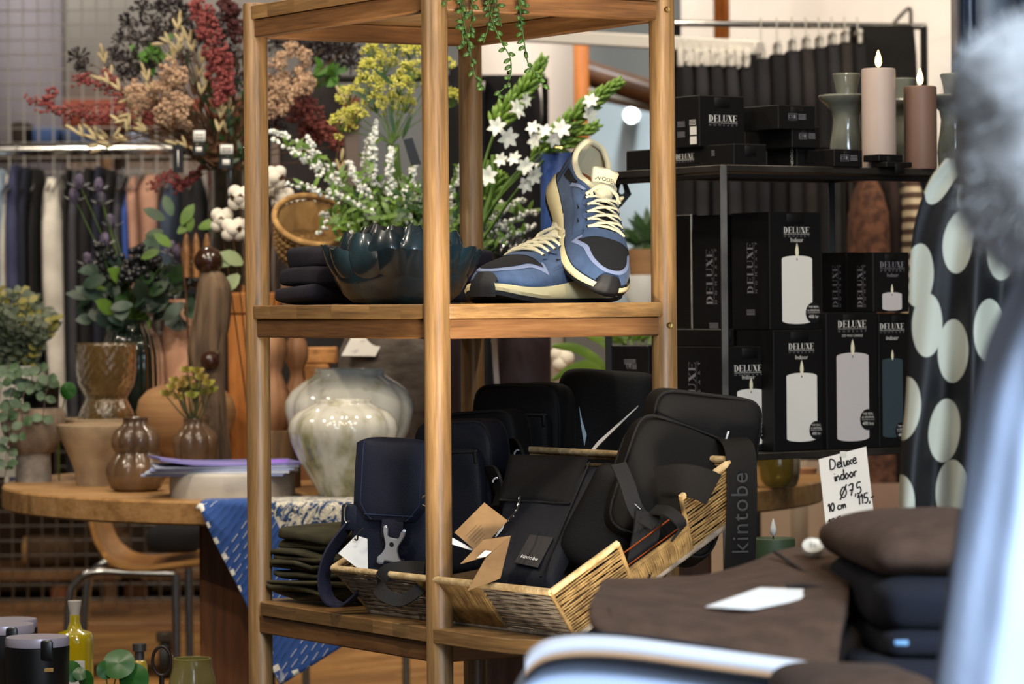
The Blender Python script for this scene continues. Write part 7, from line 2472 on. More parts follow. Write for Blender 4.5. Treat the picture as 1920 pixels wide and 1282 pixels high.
shirts = [(-20, 16, 'ltblue', 318, 560, 'pale blue shirt at the left end of the chrome rail'), (14, 30, 'white', 330, 900, 'white garment strip right of the pale blue shirt'), (18, 48, 'floral', 312, 920, 'navy blouse with a faint pattern, leftmost of the dark ones'), (44, 66, 'navy', 316, 930, 'navy shirt second of the dark ones on the chrome rail'), (66, 80, 'black', 318, 930, 'black shirt left of the white trousers'),
          (82, 126, 'white', 336, 790, 'cream white trousers hanging on the chrome rail'), (128, 140, 'black', 320, 930, 'black shirt right after the white trousers'), (136, 160, 'grey', 322, 930, 'charcoal shirt behind the thistles'), (156, 182, 'black', 318, 930, 'black dress behind the thistle heads'), (178, 204, 'navy', 316, 940, 'dark navy dress right of the thistle heads'), (200, 222, 'black', 322, 930, 'black blouse left of the blue sleeve'), (218, 242, 'grey', 330, 930, 'dark grey blouse beside the blue sleeve'),
          (238, 258, 'blue', 362, 560, 'bright blue sleeve hanging on the chrome rail'), (244, 268, 'pink', 336, 560, 'dusty pink blouse, first of the two'), (266, 312, 'pink', 332, 520, 'dusty pink shirt, wider second one'), (306, 342, 'denim', 348, 560, 'blue denim shirt right of the pink ones'), (338, 392, 'black', 334, 900, 'black jacket at the right end of the chrome rail'), (392, 422, 'black', 340, 900, 'black coat behind the smoky vase')]
for i, (a_, c_, kx, y0, y1, lab) in enumerate(shirts):
    Y = Yr + .02 * math.sin(i * 2.3)
    m_ = fabric('cloth_' + kx, *cols[kx])
    x0, x1 = P(a_, y0, Y).x, P(c_, y0, Y).x
    hang('shirt' if i not in (5, 8, 9) else ('trousers' if i == 5 else 'dress'), x0, x1, P(0, y0, Y).z - .06 * (0), P(a_, y1, Y).z, Y, .40 if i % 3 else .44, m_, lab, 'trousers' if i == 5 else ('dress' if i in (8, 9) else 'shirt'), 'garments on the left rail', i * 1.7, taper=.55, skew=M(18 if i in (5,) else 6, Y), shoulder=.22)
    hanger((x0 + x1) / 2, zr, Y, M_CHR, label='hook hanger of the ' + ' '.join(lab.split()[:11]))
for i in range(8):
    hanger(P(30 + i * 40 + rg_.uniform(-6, 6), 280, Yr).x, zr, Yr, M_CHR, label='%s bare hook hanger from the left on the round chrome rail' % PLC[i])
# wire grid panel on the rail
def wire_grid(label, x0, x1, z0, z1, Y, cell):
    t_ = thing('wire_grid', label, 'grid', ((x0 + x1) / 2, Y, 0))
    b = MB(); n = int((x1 - x0) / cell)
    for i in range(n + 1): b.box((x0 + i * cell, Y, (z0 + z1) / 2), (.0042, .0042, z1 - z0))
    for i in range(int((z1 - z0) / cell) + 1): b.box(((x0 + x1) / 2, Y + .004, z0 + i * cell), (x1 - x0, .0042, .0042))
    stuff(b.build('wires', M_GRIDW, t_, angle=0))
    for x in (x0, x1):
        b = MB(); b.tube([(x, Y, 0), (x, Y, z1)], .009, 8); b.build('frame_bar', M_GRIDW, t_)
wire_grid('grey wire grid panel standing behind the hanging shirts', P(-40, 0, 10.9).x, P(378, 0, 10.9).x, .12, 2.2, 10.9, M(27.6, 10.9))
# shelf and boxes against the left partition, seen through the grid
sh0 = P(-60, 1150, 11.6); sh1 = P(470, 1150, 11.6)
ls = thing('low_shelf', 'low wooden shelf with crates along the left back wall', 'shelf', ((sh0.x + sh1.x) / 2, 11.8, 0))
M_LSH = wood('old_board', '#4d3622', '#6b4c2f', '#8a6843', (.08, 1, 1), 20, .6)
for z in (.08, .1875, .80, 1.16, 1.63):
    b = MB(); b.box(((sh0.x + sh1.x) / 2, 11.85, z), (sh1.x - sh0.x, .5, .035), .003); b.build('board', M_LSH, ls)
for x in (sh0.x, (sh0.x + sh1.x) / 2, sh1.x):
    b = MB(); b.box((x, 11.85, .825), (.04, .48, 1.645), .003); b.build('side', M_LSH, ls)
for i, (a_, c_, y0, z, col, lab) in enumerate(((30, 60, 232, 1.6475, '#2a2118', 'dark bundle on the upper back shelf seen through the grid'), (66, 118, 240, 1.6475, '#3d5580', 'folded blue jeans on the upper back shelf'), (124, 175, 246, 1.6475, '#40506e', 'darker folded jeans on the upper back shelf'), (250, 275, 252, 1.6475, '#8a94a8', 'pale blue folded cloth on the upper back shelf'), (95, 130, 1090, .0975, '#8a5a40', 'small pinkish brown box on the low back shelf'), (230, 275, 1075, .0975, '#4a2d18', 'brown leather bag on the low back shelf'))):
    x0, x1 = P(a_, 300, 11.75).x, P(c_, 300, 11.75).x
    b = MB(); hh = max(.04, P(0, y0, 11.75).z - z)
    b.pillow(((x0 + x1) / 2, 11.75, z + hh / 2), ((x1 - x0) / 2, .12, hh / 2), .3, .3, 24, 12, .004, i); o = b.build('folded_jeans' if 0 < i < 4 else 'bundle', fabric('bundle_%s' % 'abcdef'[i], col), angle=180)
    tag(o, lab, 'jeans' if i in (1, 2) else 'bundle')
c0, c1 = P(52, 1018, 11.72), P(240, 1018, 11.8); c0.z = c1.z = .2605
b = MB(); b.tube([c0, c1], .055, 20); o = b.build('cloth_roll', fabric('brown_roll', '#54402c', '#463423'), angle=60); tag(o, 'thick brown roll lying on the low shelf left of the plywood chair', 'roll')
b = MB(); b.tube([c0 - Vector((.012, .0, 0)), c0 + Vector((.002, 0, 0))], .052, 20); b.build('end', mat('roll_end', '#a07a48', .8), o)
# ---- plywood chair
Yc = 8.7
ch = thing('plywood_chair', 'plywood shell chair on chrome legs behind the table leg', 'chair', Vector((P(290, 1100, Yc).x, Yc, 0)))
M_PLY = wood('ply_shell', '#9a6a38', '#bd8a4f', '#cf9f66', (.2, 1, 1), 16, .35)
prof = spline([P(182, 900, Yc), P(190, 965, Yc), P(203, 1010, Yc), P(232, 1042, Yc), P(280, 1050, Yc), P(340, 1043, Yc), P(395, 1037, Yc), P(425, 1045, Yc)], 5)
b = MB(); g0, g1 = [], []
for i, p_ in enumerate(prof):
    t = i / (len(prof) - 1)
    hw = .19 if t > .35 else .17
    d = (prof[min(i + 1, len(prof) - 1)] - prof[max(0, i - 1)]).normalized(); nn = Vector((d.z, 0, -d.x))
    sag = lambda u: nn * (.018 * (1 - u * u))
    g0.append([p_ + Vector((0, u * hw, 0)) + sag(u) for u in [q / 5 for q in range(-5, 6)]])
    g1.append([q - nn * -.011 for q in g0[-1]])
b.grid(g0); b.grid([r[::-1] for r in g1])
for e0, e1 in (([r[0] for r in g0], [r[0] for r in g1]), ([r[-1] for r in g0], [r[-1] for r in g1]), (g0[0], g1[0]), (g0[-1], g1[-1])): b.grid(list(zip(e0, e1)))
b.build('shell', M_PLY, ch, angle=50)
for dy in (-.17, .17):
    b = MB()
    x0 = P(146, 1200, Yc).x
    pts = spline([(x0 - .02, Yc + dy, .004), Vector((P(146, 1130, Yc).x, Yc + dy, P(146, 1130, Yc).z)), Vector((P(160, 1082, Yc).x, Yc + dy, P(160, 1082, Yc).z)), Vector((P(195, 1062, Yc).x, Yc + dy, P(195, 1062, Yc).z)), Vector((P(260, 1062, Yc).x, Yc + dy, P(260, 1064, Yc).z)), Vector((P(340, 1062, Yc).x, Yc + dy, P(340, 1066, Yc).z))], 6)
    b.tube(pts, .011, 12); b.build('leg', M_CHR, ch)
    b = MB(); b.tube([Vector((P(342, 1066, Yc).x, Yc + dy, P(342, 1066, Yc).z)), Vector((P(344, 1240, Yc).x, Yc + dy, .004))], .011, 12); b.build('leg', M_CHR, ch)
    b = MB(); b.box(Vector((P(255, 1072, Yc).x, Yc + dy * .6, P(255, 1070, Yc).z)), (.05, .03, .028), .003); b.build('mount', M_BLKP, ch)
b = MB(); b.pillow(P(330, 1008, Yc + .02), (.07, .14, .035), .5, .4, 24, 12, .003, 2); o = b.build('seat_cushion', fabric('dark_cushion', '#0e0f14')); tag(o, 'black garment lying on the plywood chair seat', 'garment')
# thin metal table leg seen below the blue cloth
tl = thing('stool', 'metal stool with thin grey legs far behind the blue cloth', 'stool', (P(575, 1100, 9.2).x, 9.25, 0))
for x in (572, 760):
    b = MB(); b.tube([(P(x, 1100, 9.2).x, 9.2, 0), (P(x, 1100, 9.2).x, 9.2, .46)], .011, 10); b.build('leg', mat('grey_metal', '#7d7a74', .4, .8), tl)
b = MB(); b.box((P(666, 1000, 9.2).x, 9.3, .47), (.34, .3, .02), .004); b.build('seat', M_BLKP, tl)

# ================================================================== RIGHT BACKGROUND
# white enamelled bar and its posts
bw = thing('display_rail', 'white painted display rail across the background holding dark trousers', 'rail', (P(1190, 80, 8.6).x, 8.6, 0))
a0, a1 = P(912, 62, 8.9), P(1425, 90, 8.5)
b = MB(); mt = Matrix.Translation((a0 + a1) / 2) @ (a1 - a0).to_track_quat('X', 'Z').to_matrix().to_4x4(); v, f = rbox_geo((a1 - a0).length, .05, M(26, 8.6), .004, 1); b.add(v, f, mat=mt); b.build('beam', mat('white_lacquer', '#e2ddd4', .5), bw)
for p_ in (a0.lerp(a1, .645), a0.lerp(a1, .985) + Vector((0, .14, 0))):
    b = MB(); b.box((p_.x, p_.y + .04, p_.z / 2), (.03, .03, p_.z), .003); b.build('upright', M_STEELD, bw)
cr = thing('clothes_rail', 'thin chrome rail high in the right background hung with black trousers', 'rail', (P(1500, 46, 8.8).x, 8.8, 0))
b = MB(); b.tube([P(1262, 44, 8.75), P(1736, 50, 8.85)], .0085, 12); b.build('rail_tube', M_CHR, cr)
for px in (1732,):
    q = P(px, 50, 8.85); b = MB(); b.tube([q, (q.x, q.y, 0)], .010, 10); b.build('upright', M_STEELD, cr)
q = P(1268, 44, 8.78); b = MB(); b.tube([q, (q.x, q.y, 0)], .010, 10); b.build('upright', M_STEELD, cr)
M_TRB = [fabric('trouser_black', '#1a191c', '#121114'), fabric('trouser_char', '#2b2a2e', '#1e1d20'), fabric('trouser_brown', '#2f2a28', '#221e1c')]
PLC = ['leftmost', 'second', 'third', 'fourth', 'fifth', 'sixth', 'seventh', 'eighth', 'ninth', 'tenth', 'eleventh', 'twelfth', 'thirteenth']
xs_ = [(1270, 1300, 118), (1298, 1328, 122), (1326, 1356, 124), (1354, 1384, 126), (1382, 1412, 128), (1410, 1444, 112), (1440, 1474, 104), (1470, 1500, 98), (1496, 1526, 94), (1522, 1550, 92), (1546, 1574, 86), (1570, 1598, 82), (1594, 1622, 84)]
for i, (a_, c_, y0) in enumerate(xs_):
    Y = 8.55 if i < 5 else 8.75
    hang('trousers', P(a_, y0, Y).x, P(c_, y0, Y).x, P(a_, y0, Y).z, P(a_, 860, Y).z, Y, .20, M_TRB[i % 3 if i > 5 else i % 2], '%s pair of dark trousers from the left on the right background rails' % PLC[i], 'trousers', 'dark trousers on the right rails', 40 + i * 1.3, taper=.15, skew=0, folds=2)
    # clip hanger
    x = (P(a_, y0, Y).x + P(c_, y0, Y).x) / 2
    zt_ = P(a_, y0, Y).z
    zra = (a0.lerp(a1, .8)).z if i < 5 else P(1500, 46, 8.8).z
    b = MB()
    b.box((x, Y - .06, zt_ + .012), (.013, .016, .030), .003); b.box((x, Y + .06, zt_ + .012), (.013, .016, .030), .003)
    b.tube([(x, Y - .075, zt_ + .03), (x, Y + .075, zt_ + .03)], .006, 8)
    b.tube([(x, Y, zt_ + .03), (x, Y, zra + .005), (x, Y + .012, zra + .014)], .002, 5)
    o = b.build('clip_hanger', mat('white_clip', '#d9d4c8', .4) if i < 5 else mat('pale_clip', '#bdb5a6', .35, .3), angle=40)
    tag(o, ('white clip hanger of the %s pair of dark trousers under the white rail' if i < 5 else 'pale metal clip hanger of the %s pair of dark trousers from the left') % PLC[i], 'hanger', 'white clip hangers' if i < 5 else 'metal clip hangers')
for i in range(9):      # white hanger bodies between the first trousers
    Y = 8.5
    x = P(1276 + i * 15.5, 105, Y).x
    b = MB(); b.box((x, Y, P(1300, 108, Y).z), (M(12, Y), .03, M(34, Y)), .004, 2); b.tube([(x, Y, P(1300, 92, Y).z), (x, Y + .02, P(1300, 82, Y).z)], .003, 6)
    tag(b.build('clip_hanger', _m['white_clip'], angle=40), '%s white plastic clip from the left in the row under the white rail' % PLC[i], 'hanger', 'white clips in the row')
hang('coat', P(1592, 60, 8.83).x, P(1716, 60, 8.83).x, P(1600, 51, 8.83).z, P(1600, 900, 8.83).z, 8.83, .12, fabric('coat_black', '#0d0c0c', '#141212'), 'wide black coat hanging at the right end of the thin chrome rail', 'coat', None, 71, taper=.06, shoulder=.03)
b = MB(); b.tube(spline([P(1675, 45, 10.8), P(1690, 28, 10.75), P(1706, 16, 10.75), P(1708, 48, 10.8)], 4), .006, 6); tag(b.build('wall_hook', M_STEEL, angle=180), 'bent metal wall hook above the black coat', 'hook')
# brown and striped garments under the steel shelf plate
hang('jacket', P(1592, 380, 8.1).x, P(1662, 380, 8.1).x, P(1600, 330, 8.1).z, P(1600, 900, 8.1).z, 8.1, .3, fabric('brown_glitter', '#6b4632', '#3b241a', ns=50), 'shimmering brown jacket seen under the top plate of the steel shelf', 'jacket', None, 81, taper=.7, shoulder=.14, folds=4)
hang('jacket', P(1650, 350, 8.15).x, P(1682, 350, 8.15).x, P(1600, 330, 8.15).z, P(1600, 900, 8.15).z, 8.15, .3, fabric('dark_brown', '#2a1a14', '#1e130f'), 'dark brown jacket between the shimmering and the striped one', 'jacket', None, 83, taper=.5, shoulder=.12)
def stripes(key, a_, c_, n):
    m = bpy.data.materials.new(key); m.use_nodes = True; nt = m.node_tree; L = nt.links.new; bs = nt.nodes['Principled BSDF']; bs.inputs['Roughness'].default_value = .95
    tc = nt.nodes.new('ShaderNodeTexCoord'); w_ = nt.nodes.new('ShaderNodeTexWave'); w_.bands_direction = 'Z'; w_.inputs['Scale'].default_value = n; w_.inputs['Distortion'].default_value = .6
    r = nt.nodes.new('ShaderNodeValToRGB'); r.color_ramp.interpolation = 'CONSTANT'; r.color_ramp.elements[0].color = lin(a_); r.color_ramp.elements[1].color = lin(c_); r.color_ramp.elements[1].position = .5
    L(tc.outputs['Object'], w_.inputs['Vector']); L(w_.outputs['Fac'], r.inputs[0]); L(r.outputs[0], bs.inputs['Base Color']); return m
hang('jumper', P(1684, 360, 8.1).x, P(1728, 360, 8.1).x, P(1600, 330, 8.1).z, P(1600, 900, 8.1).z, 8.1, .3, stripes('striped_knit', '#b9a88c', '#4a3428', 11), 'cream and brown striped jumper beside the polka dot dress', 'jumper', None, 85, taper=.6, shoulder=.14)
# pale wall panel and light board seen under the steel shelf
slab('trim_8', P(1560, 980, 9.6) - Vector((0, 0, .5)), P(1760, 700, 9.65), mat('blush_paint', '#b08f7c', .8))
slab('trim_9', P(1486, 1100, 9.7), P(1512, 850, 9.74), mat('cream_trim', '#bfae96', .8))
# black garment strip behind the tuberoses and small things in the gap right of the sneaker
hang('dress', P(840, 130, 8.9).x, P(905, 130, 8.9).x, P(850, 128, 8.9).z, P(850, 900, 8.9).z, 8.9, .25, M_TRB[0], 'black dress hanging behind the back post of the shelf unit', 'dress', None, 91, taper=.1, shoulder=.04)
hang('dress', P(905, 160, 9.05).x, P(1012, 170, 9.05).x, P(910, 146, 9.05).z, P(910, 900, 9.2).z, 9.05, .25, M_TRB[0], 'second black dress hanging behind the tuberoses', 'dress', None, 93, taper=.12, shoulder=.05)
hang('dress', P(525, 240, 9.0).x, P(640, 240, 9.0).x, P(530, 150, 9.0).z, P(530, 900, 9.0).z, 9.0, .25, fabric('dark_grey_dress', '#201c1c', '#2b2626'), 'dark garment hanging behind the cream clusters right of the left post', 'dress', None, 95, taper=.2, shoulder=.06)
b = MB(); b.box((P(1190, 600, 8.3).x, 8.4, .545), (.34, .34, 1.09), .006); tag(b.build('side_table', mat('grey_plinth', '#5a5650', .6)), 'grey display block with pots beyond the propped sneaker', 'plinth')
q = P(1204, 520, 8.3)
t_ = thing('cup', 'white cup on the display block right of the sneakers', 'cup', (q.x, 8.3, 1.09)); b = MB(); b.lathe([(.0001, 1.0905), (.03, 1.09), (.045, 1.12), (.046, 1.165), (.042, 1.165), (.04, 1.12), (.0001, 1.1)], 28, (q.x, 8.3, 0)); b.build('body', mat('white_china', '#d5d5d0', .4), t_)
q = P(1213, 470, 8.45)
t_ = thing('potted_plant', 'green plant in a terracotta pot on the display block', 'plant', (q.x, 8.45, 1.09)); b = MB(); b.lathe([(.0001, 1.0905), (.035, 1.09), (.05, 1.23), (.045, 1.23), (.0001, 1.21)], 24, (q.x, 8.45, 0)); b.build('pot', M_TERR, t_)
b = MB()
for i in range(40): b.leaf(Vector((q.x, 8.45, 1.24)) + rv(.03), rv(1) + Vector((0, 0, .6)), (0, -1, .3), .08, .02)
b.build('leaves', M_LFD, t_)

# rails for the garments behind the shelf unit and under the steel plate
for x0, x1, y, Y, lab in ((500, 1022, 150, 9.05, 'thin dark rail behind the shelf unit carrying black dresses'), (1585, 1745, 324, 8.12, 'dark rail hidden behind the steel plate carrying jackets')):
    a_, c_ = P(x0, y, Y), P(x1, y, Y); c_.z = a_.z
    t_ = thing('clothes_rail', lab, 'rail', Vector(((a_.x + c_.x) / 2, Y, 0)))
    b = MB(); b.tube([a_, c_], .009, 10); b.build('rail_tube', M_STEELD, t_)
    for q in (a_, c_):
        b = MB(); b.tube([(q.x, q.y + .01, 0), (q.x, q.y + .01, q.z)], .009, 8); b.build('upright', M_STEELD, t_)
# ================================================================== FOREGROUND
M_CHINO = fabric('brown_chino', '#574031', '#463427', ns=40)
M_CHINOD = fabric('dark_brown_chino', '#2e241f', '#251d19', ns=40)
M_NVF = fabric('ink_navy_cotton', '#10131f', '#171b28')
M_JMP = fabric('brown_jumper', '#523d30', '#443226', ns=60)
M_LBF = fabric('pale_blue_cotton', '#c6d6f3', '#b9ccee', ns=6)
M_TABF = wood('front_table_wood', '#6b4a2b', '#8a6540', '#a07a50', (.07, 1, 1), 24, .5)
zF = .56
ft = thing('front_table', 'low wooden sales table in the foreground under the folded clothes', 'table', (.30, 2.85, 0))
b = MB(); b.box((.36, 2.85, zF - .02), (.95, .95, .04), .004); b.build('tabletop', M_TABF, ft)
for x in (-.08, .80):
    for y in (2.42, 3.28):
        b = MB(); b.box((x, y, (zF - .04) / 2), (.05, .05, zF - .04), .003); b.build('leg', M_TABF, ft)
def cushion(name, c, abc, e1, e2, m, label, cat, seed, amp=.006, rotz=0., pitch=0., group=None, layers=1, freq=9):
    b = MB()
    for k_ in range(layers):
        h = abc[2] / layers
        b.pillow((rg_.uniform(-.004, .004) * k_, 0, -abc[2] + h * (2 * k_ + 1)), (abc[0] - .004 * (k_ % 2), abc[1], h * 1.12), e1, e2, 64, 24, amp, seed + 7 * k_, freq, mat=Matrix.Rotation(rotz, 4, 'Z') @ Matrix.Rotation(pitch, 4, 'X'))
    o = b.build(name, m, loc=(0, 0, 0), angle=180)
    o.location = Vector(c)
    return tag(o, label, cat, group)
# pale blue striped cloth at the bottom: folded shirt with tape edge
Yq = 2.62
def band(path, Y, th, depth, m, name, parent=None, lift=0.0):
    """thick folded cloth layer following an upper outline in the picture plane and running back"""
    pp = spline([P(x, y, Y) for x, y in path], 6)
    b = MB(); g = []
    for p_ in pp:
        r_ = []
        for (dy, dz) in ((0, -th), (-.010, -th * .75), (-.014, -th * .5), (-.010, -th * .22), (0, -.001), (.02, .002), (depth * .5, .004), (depth, 0), (depth + .01, -th)):
            r_.append(p_ + Vector((0, dy, dz + lift)))
        g.append(r_)
    b.grid(g)
    b.add(g[0], [list(range(9))]); b.add(g[-1], [list(range(9))[::-1]])
    return b.build(name, m, parent, angle=60), pp
o, _ = band([(965, 1300), (985, 1268), (1015, 1246), (1080, 1236), (1180, 1240), (1300, 1256), (1420, 1272), (1600, 1296)], 2.62, .115, .05, M_LBF, 'folded_shirt')
tag(o, 'pale blue folded shirt with white, tan and black tapes at the bottom', 'shirt')
sh_r = o
for nm, m_, yo, th in (('white_tape', mat('white_tape', '#d6d8e0', .8), -26, .0085), ('tan_tape', mat('tan_tape', '#b08a68', .8), -11, .0050), ('black_tape', mat('black_tape', '#0f0f14', .8), -3, .0045)):
    b = MB()
    pp = spline([P(x, y + yo, 2.605) for x, y in ((985, 1274), (1000, 1258), (1030, 1243), (1090, 1236), (1180, 1240), (1300, 1256), (1420, 1272), (1600, 1296))], 6)
    b.grid([[p_ + Vector((0, -.004, -th * .5)), p_ + Vector((0, -.007, 0)), p_ + Vector((0, -.004, th * .5)), p_ + Vector((0, .03, th * .6))] for p_ in pp])
    b.build(nm, m_, sh_r, angle=180)
o, _ = band([(1012, 1240), (1040, 1212), (1100, 1200), (1200, 1206), (1320, 1222), (1450, 1246), (1600, 1266)], 2.72, .13, .06, M_NVF, 'folded_trousers'); tag(o, 'dark navy folded trousers under the brown pair in the foreground', 'trousers')
# brown chinos, folded with the waistband to the back
def surf(rows, m, name, parent=None, th=.02):
    """smooth cloth surface through rows of (px, py, depth)"""
    R = [spline([P(*q) for q in r], 8) for r in rows]
    C = [spline([R[i][j] for i in range(len(R))], 5) for j in range(len(R[0]))]
    g = [[C[j][i] + Vector((0, 0, .0022 * fnoise(C[j][i].x * 30, C[j][i].y * 22))) for j in range(len(C))] for i in range(len(C[0]))]
    b = MB(); b.grid(g)
    o = b.build(name, m, parent, angle=180)
    md = o.modifiers.new('thick', 'SOLIDIFY'); md.thickness = th; md.offset = 1
    return o, g
rows = [[(1112, 1168, 2.84), (1122, 1196, 2.80), (1180, 1230, 2.78), (1300, 1262, 2.77), (1420, 1284, 2.77), (1560, 1296, 2.77)],
        [(1104, 1150, 2.85), (1112, 1168, 2.80), (1175, 1192, 2.78), (1300, 1216, 2.77), (1430, 1236, 2.77), (1570, 1246, 2.77)],
        [(1108, 1128, 2.88), (1120, 1140, 2.85), (1185, 1150, 2.83), (1310, 1166, 2.83), (1440, 1168, 2.83), (1580, 1158, 2.84)],
        [(1120, 1106, 2.96), (1140, 1112, 2.95), (1205, 1118, 2.95), (1320, 1126, 2.95), (1450, 1112, 2.97), (1595, 1092, 2.98)],
        [(1128, 1092, 3.08), (1150, 1094, 3.09), (1220, 1094, 3.10), (1330, 1092, 3.11), (1465, 1066, 3.12), (1606, 1060, 3.10)],
        [(1140, 1086, 3.18), (1165, 1084, 3.19), (1235, 1082, 3.21), (1340, 1074, 3.23), (1470, 1034, 3.24), (1590, 1030, 3.2)],
        [(1150, 1100, 3.22), (1175, 1098, 3.24), (1245, 1096, 3.27), (1345, 1090, 3.29), (1472, 1030, 3.29), (1560, 1008, 3.27)]]
tr, g = surf(rows, M_CHINO, 'folded_trousers', th=.018)
tag(tr, 'brown folded trousers with a round button on the waistband in the foreground', 'trousers')
Yb = 3.17
c = P(1524, 1026, Yb)
b = MB(); mt = Matrix.Translation(c) @ Matrix.Rotation(math.radians(38), 4, 'X')
b.lathe([(.0001, .0030), (.0055, .0026), (.0075, .0034), (.0098, .0030), (.0104, .0015), (.0100, -.003)], 32, mat=mt); bt = b.build('button', mat('pearl_button', '#d9d2c2', .25), tr)
b = MB()
for sx in (-1, 1):
    for sy in (-1, 1): b.lathe([(.0001, .0034), (.0010, .0034)], 8, (0, 0, 0), mat=mt @ Matrix.Translation((sx * .0018, sy * .0018, 0)), cap0=True)
stuff(b.build('button_holes', M_INKP, bt))
b = MB(); b.tube(spline([P(1452, 1034, 3.20), P(1490, 1060, 3.12), P(1540, 1092, 3.04), P(1588, 1112, 2.99)], 5), .0016, 6); b.build('fly_seam', M_CHINOD, tr, angle=180)
b = MB(); b.tube(spline([P(1475, 1100, 2.975), P(1510, 1098, 2.98), P(1545, 1104, 2.97)], 5), .0022, 6); b.build('pocket_seam', M_CHINOD, tr, angle=180)
card('price_card', [P(1322, 1138, 2.885), P(1425, 1102, 2.975), P(1526, 1106, 2.975), P(1500, 1124, 2.925), P(1412, 1142, 2.87)], .001, mat('bright_card', '#f2f0ec', .8), 'blank white card lying on the brown folded trousers', 'card')
cushion('folded_trousers', P(1415, 1232, 3.04), (.125, .15, .034), .4, .25, M_CHINOD, 'dark brown folded trousers layer filling the pile under the buttoned pair', 'trousers', 4, .005, math.radians(8))
# right hand pile
zz = zF
pile = [('folded_jumper', .045, M_JMP, 'brown folded jumper at the bottom right corner of the foreground', 'jumper', 2.52, 1640, .150), ]
def pile_item(px, ytop, ybot, hw_px, Y, dep, m, name, label, cat, seed, amp=.006, e1=.55):
    top, bot = P(px, ytop, Y + dep * .7).z, P(px, ybot, Y + dep * .7).z
    return cushion(name, Vector((P(px, ytop, Y).x, Y + dep, (top + bot) / 2)), (M(hw_px, Y), dep, (top - bot) / 2), e1, .22, m, label, cat, seed, amp, math.radians(4))
pile_item(1782, 972, 1076, 172, 2.82, .16, M_JMP, 'folded_jumper', 'brown folded jumper on top of the right foreground pile', 'jumper', 3, .008, .9)
pile_item(1772, 1070, 1170, 142, 2.80, .16, M_NVF, 'folded_jumper', 'navy folded jumper, upper one beneath the brown jumper', 'jumper', 9, .006)
pile_item(1772, 1160, 1222, 140, 2.79, .16, M_NVF, 'folded_jumper', 'navy folded jumper, lower one with a pale blue label showing', 'jumper', 15, .006)
pile_item(1772, 1215, 1300, 168, 2.77, .16, M_NVF, 'folded_jumper', 'navy folded jumper third in the right foreground pile', 'jumper', 25, .006)
pile_item(1772, 1290, 1400, 180, 2.77, .17, M_NVF, 'folded_jumper', 'navy folded jumper lowest of the right foreground pile', 'jumper', 35, .004)
pile_item(1625, 1262, 1400, 150, 2.40, .10, M_JMP, 'folded_jumper', 'brown folded jumper in the bottom right corner in front of the navy pile', 'jumper', 29, .006, .7)
b = MB(); b.box(P(1690, 1205, 2.622), (M(26, 2.62), .002, M(9, 2.62)), .0006); tag(b.build('size_label', mat('pale_blue_label', '#7fb0e0', .6), angle=0), 'small pale blue label sticking out of the navy jumpers', 'label')

# polka dot dress
def dots():
    m = bpy.data.materials.new('polka_dots'); m.use_nodes = True; nt = m.node_tree; L = nt.links.new; bs = nt.nodes['Principled BSDF']; bs.inputs['Roughness'].default_value = .6
    uv = nt.nodes.new('ShaderNodeTexCoord'); mp = nt.nodes.new('ShaderNodeMapping'); mp.inputs['Scale'].default_value = (1, .72, 1); L(uv.outputs['UV'], mp.inputs[0])
    vo = nt.nodes.new('ShaderNodeTexVoronoi'); vo.inputs['Scale'].default_value = 18; vo.inputs['Randomness'].default_value = .55; vo.voronoi_dimensions = '2D'; L(mp.outputs[0], vo.inputs['Vector'])
    r = nt.nodes.new('ShaderNodeValToRGB'); r.color_ramp.interpolation = 'CONSTANT'; r.color_ramp.elements[0].color = lin('#b9b9a8'); r.color_ramp.elements[1].color = lin('#08080b'); r.color_ramp.elements[1].position = .40
    L(vo.outputs['Distance'], r.inputs[0]); L(r.outputs[0], bs.inputs['Base Color']); return m
Yd_ = 3.45
left = [(1775, 300), (1740, 350), (1712, 440), (1704, 560), (1702, 650), (1698, 750), (1690, 830), (1686, 920), (1684, 1010), (1682, 1300)]
b = MB(); g = []; U = []
lp_ = spline([(x, y, 0) for x, y in left], 5)
NJ = 40
for i, q in enumerate(lp_):
    row, ru = [], []
    t = i / (len(lp_) - 1)
    for j in range(NJ + 1):
        s_ = j / NJ
        xr = q.x + (2010 - q.x) * s_
        fold = .035 * abs(math.sin(s_ * 7.5 + .25 * math.sin(t * 5))) ** 1.5 + .012 * math.sin(s_ * 23 + t * 4) + .05 * (1 - s_) ** 6
        row.append(P(xr, q.y, Yd_ + fold * (.4 + .6 * t)))
        ru.append((s_ * .24, q.y / 1000 * .52))
    g.append(row); U.append(ru)
b.grid(g)
dr = b.build('dress', dots(), angle=180)
tag(dr, 'black dress with large pale polka dots hanging at the right edge', 'dress')
uvl = dr.data.uv_layers.new(name='UVMap'); vi = np.zeros(len(dr.data.loops), np.int32); dr.data.loops.foreach_get('vertex_index', vi)
uvl.data.foreach_set('uv', np.array(U).reshape(-1, 2)[vi].astype(np.float32).ravel())
md = dr.modifiers.new('thick', 'SOLIDIFY'); md.thickness = .004
# rail carrying the dress, the fuzzy jumper and the pale shirt (above the frame)
fr_ = thing('clothes_rail', 'clothes rail outside the right edge carrying the dress and the pale shirt', 'rail', (.62, 2.6, 0))
b = MB(); b.tube([(.56, 1.3, 1.62), (.66, 3.9, 1.62)], .014, 12); b.build('rail_tube', M_CHR, fr_)
for y, x in ((1.3, .56), (3.9, .66)):
    b = MB(); b.tube([(x, y, 0), (x, y, 1.62)], .014, 12); b.build('upright', M_CHR, fr_)
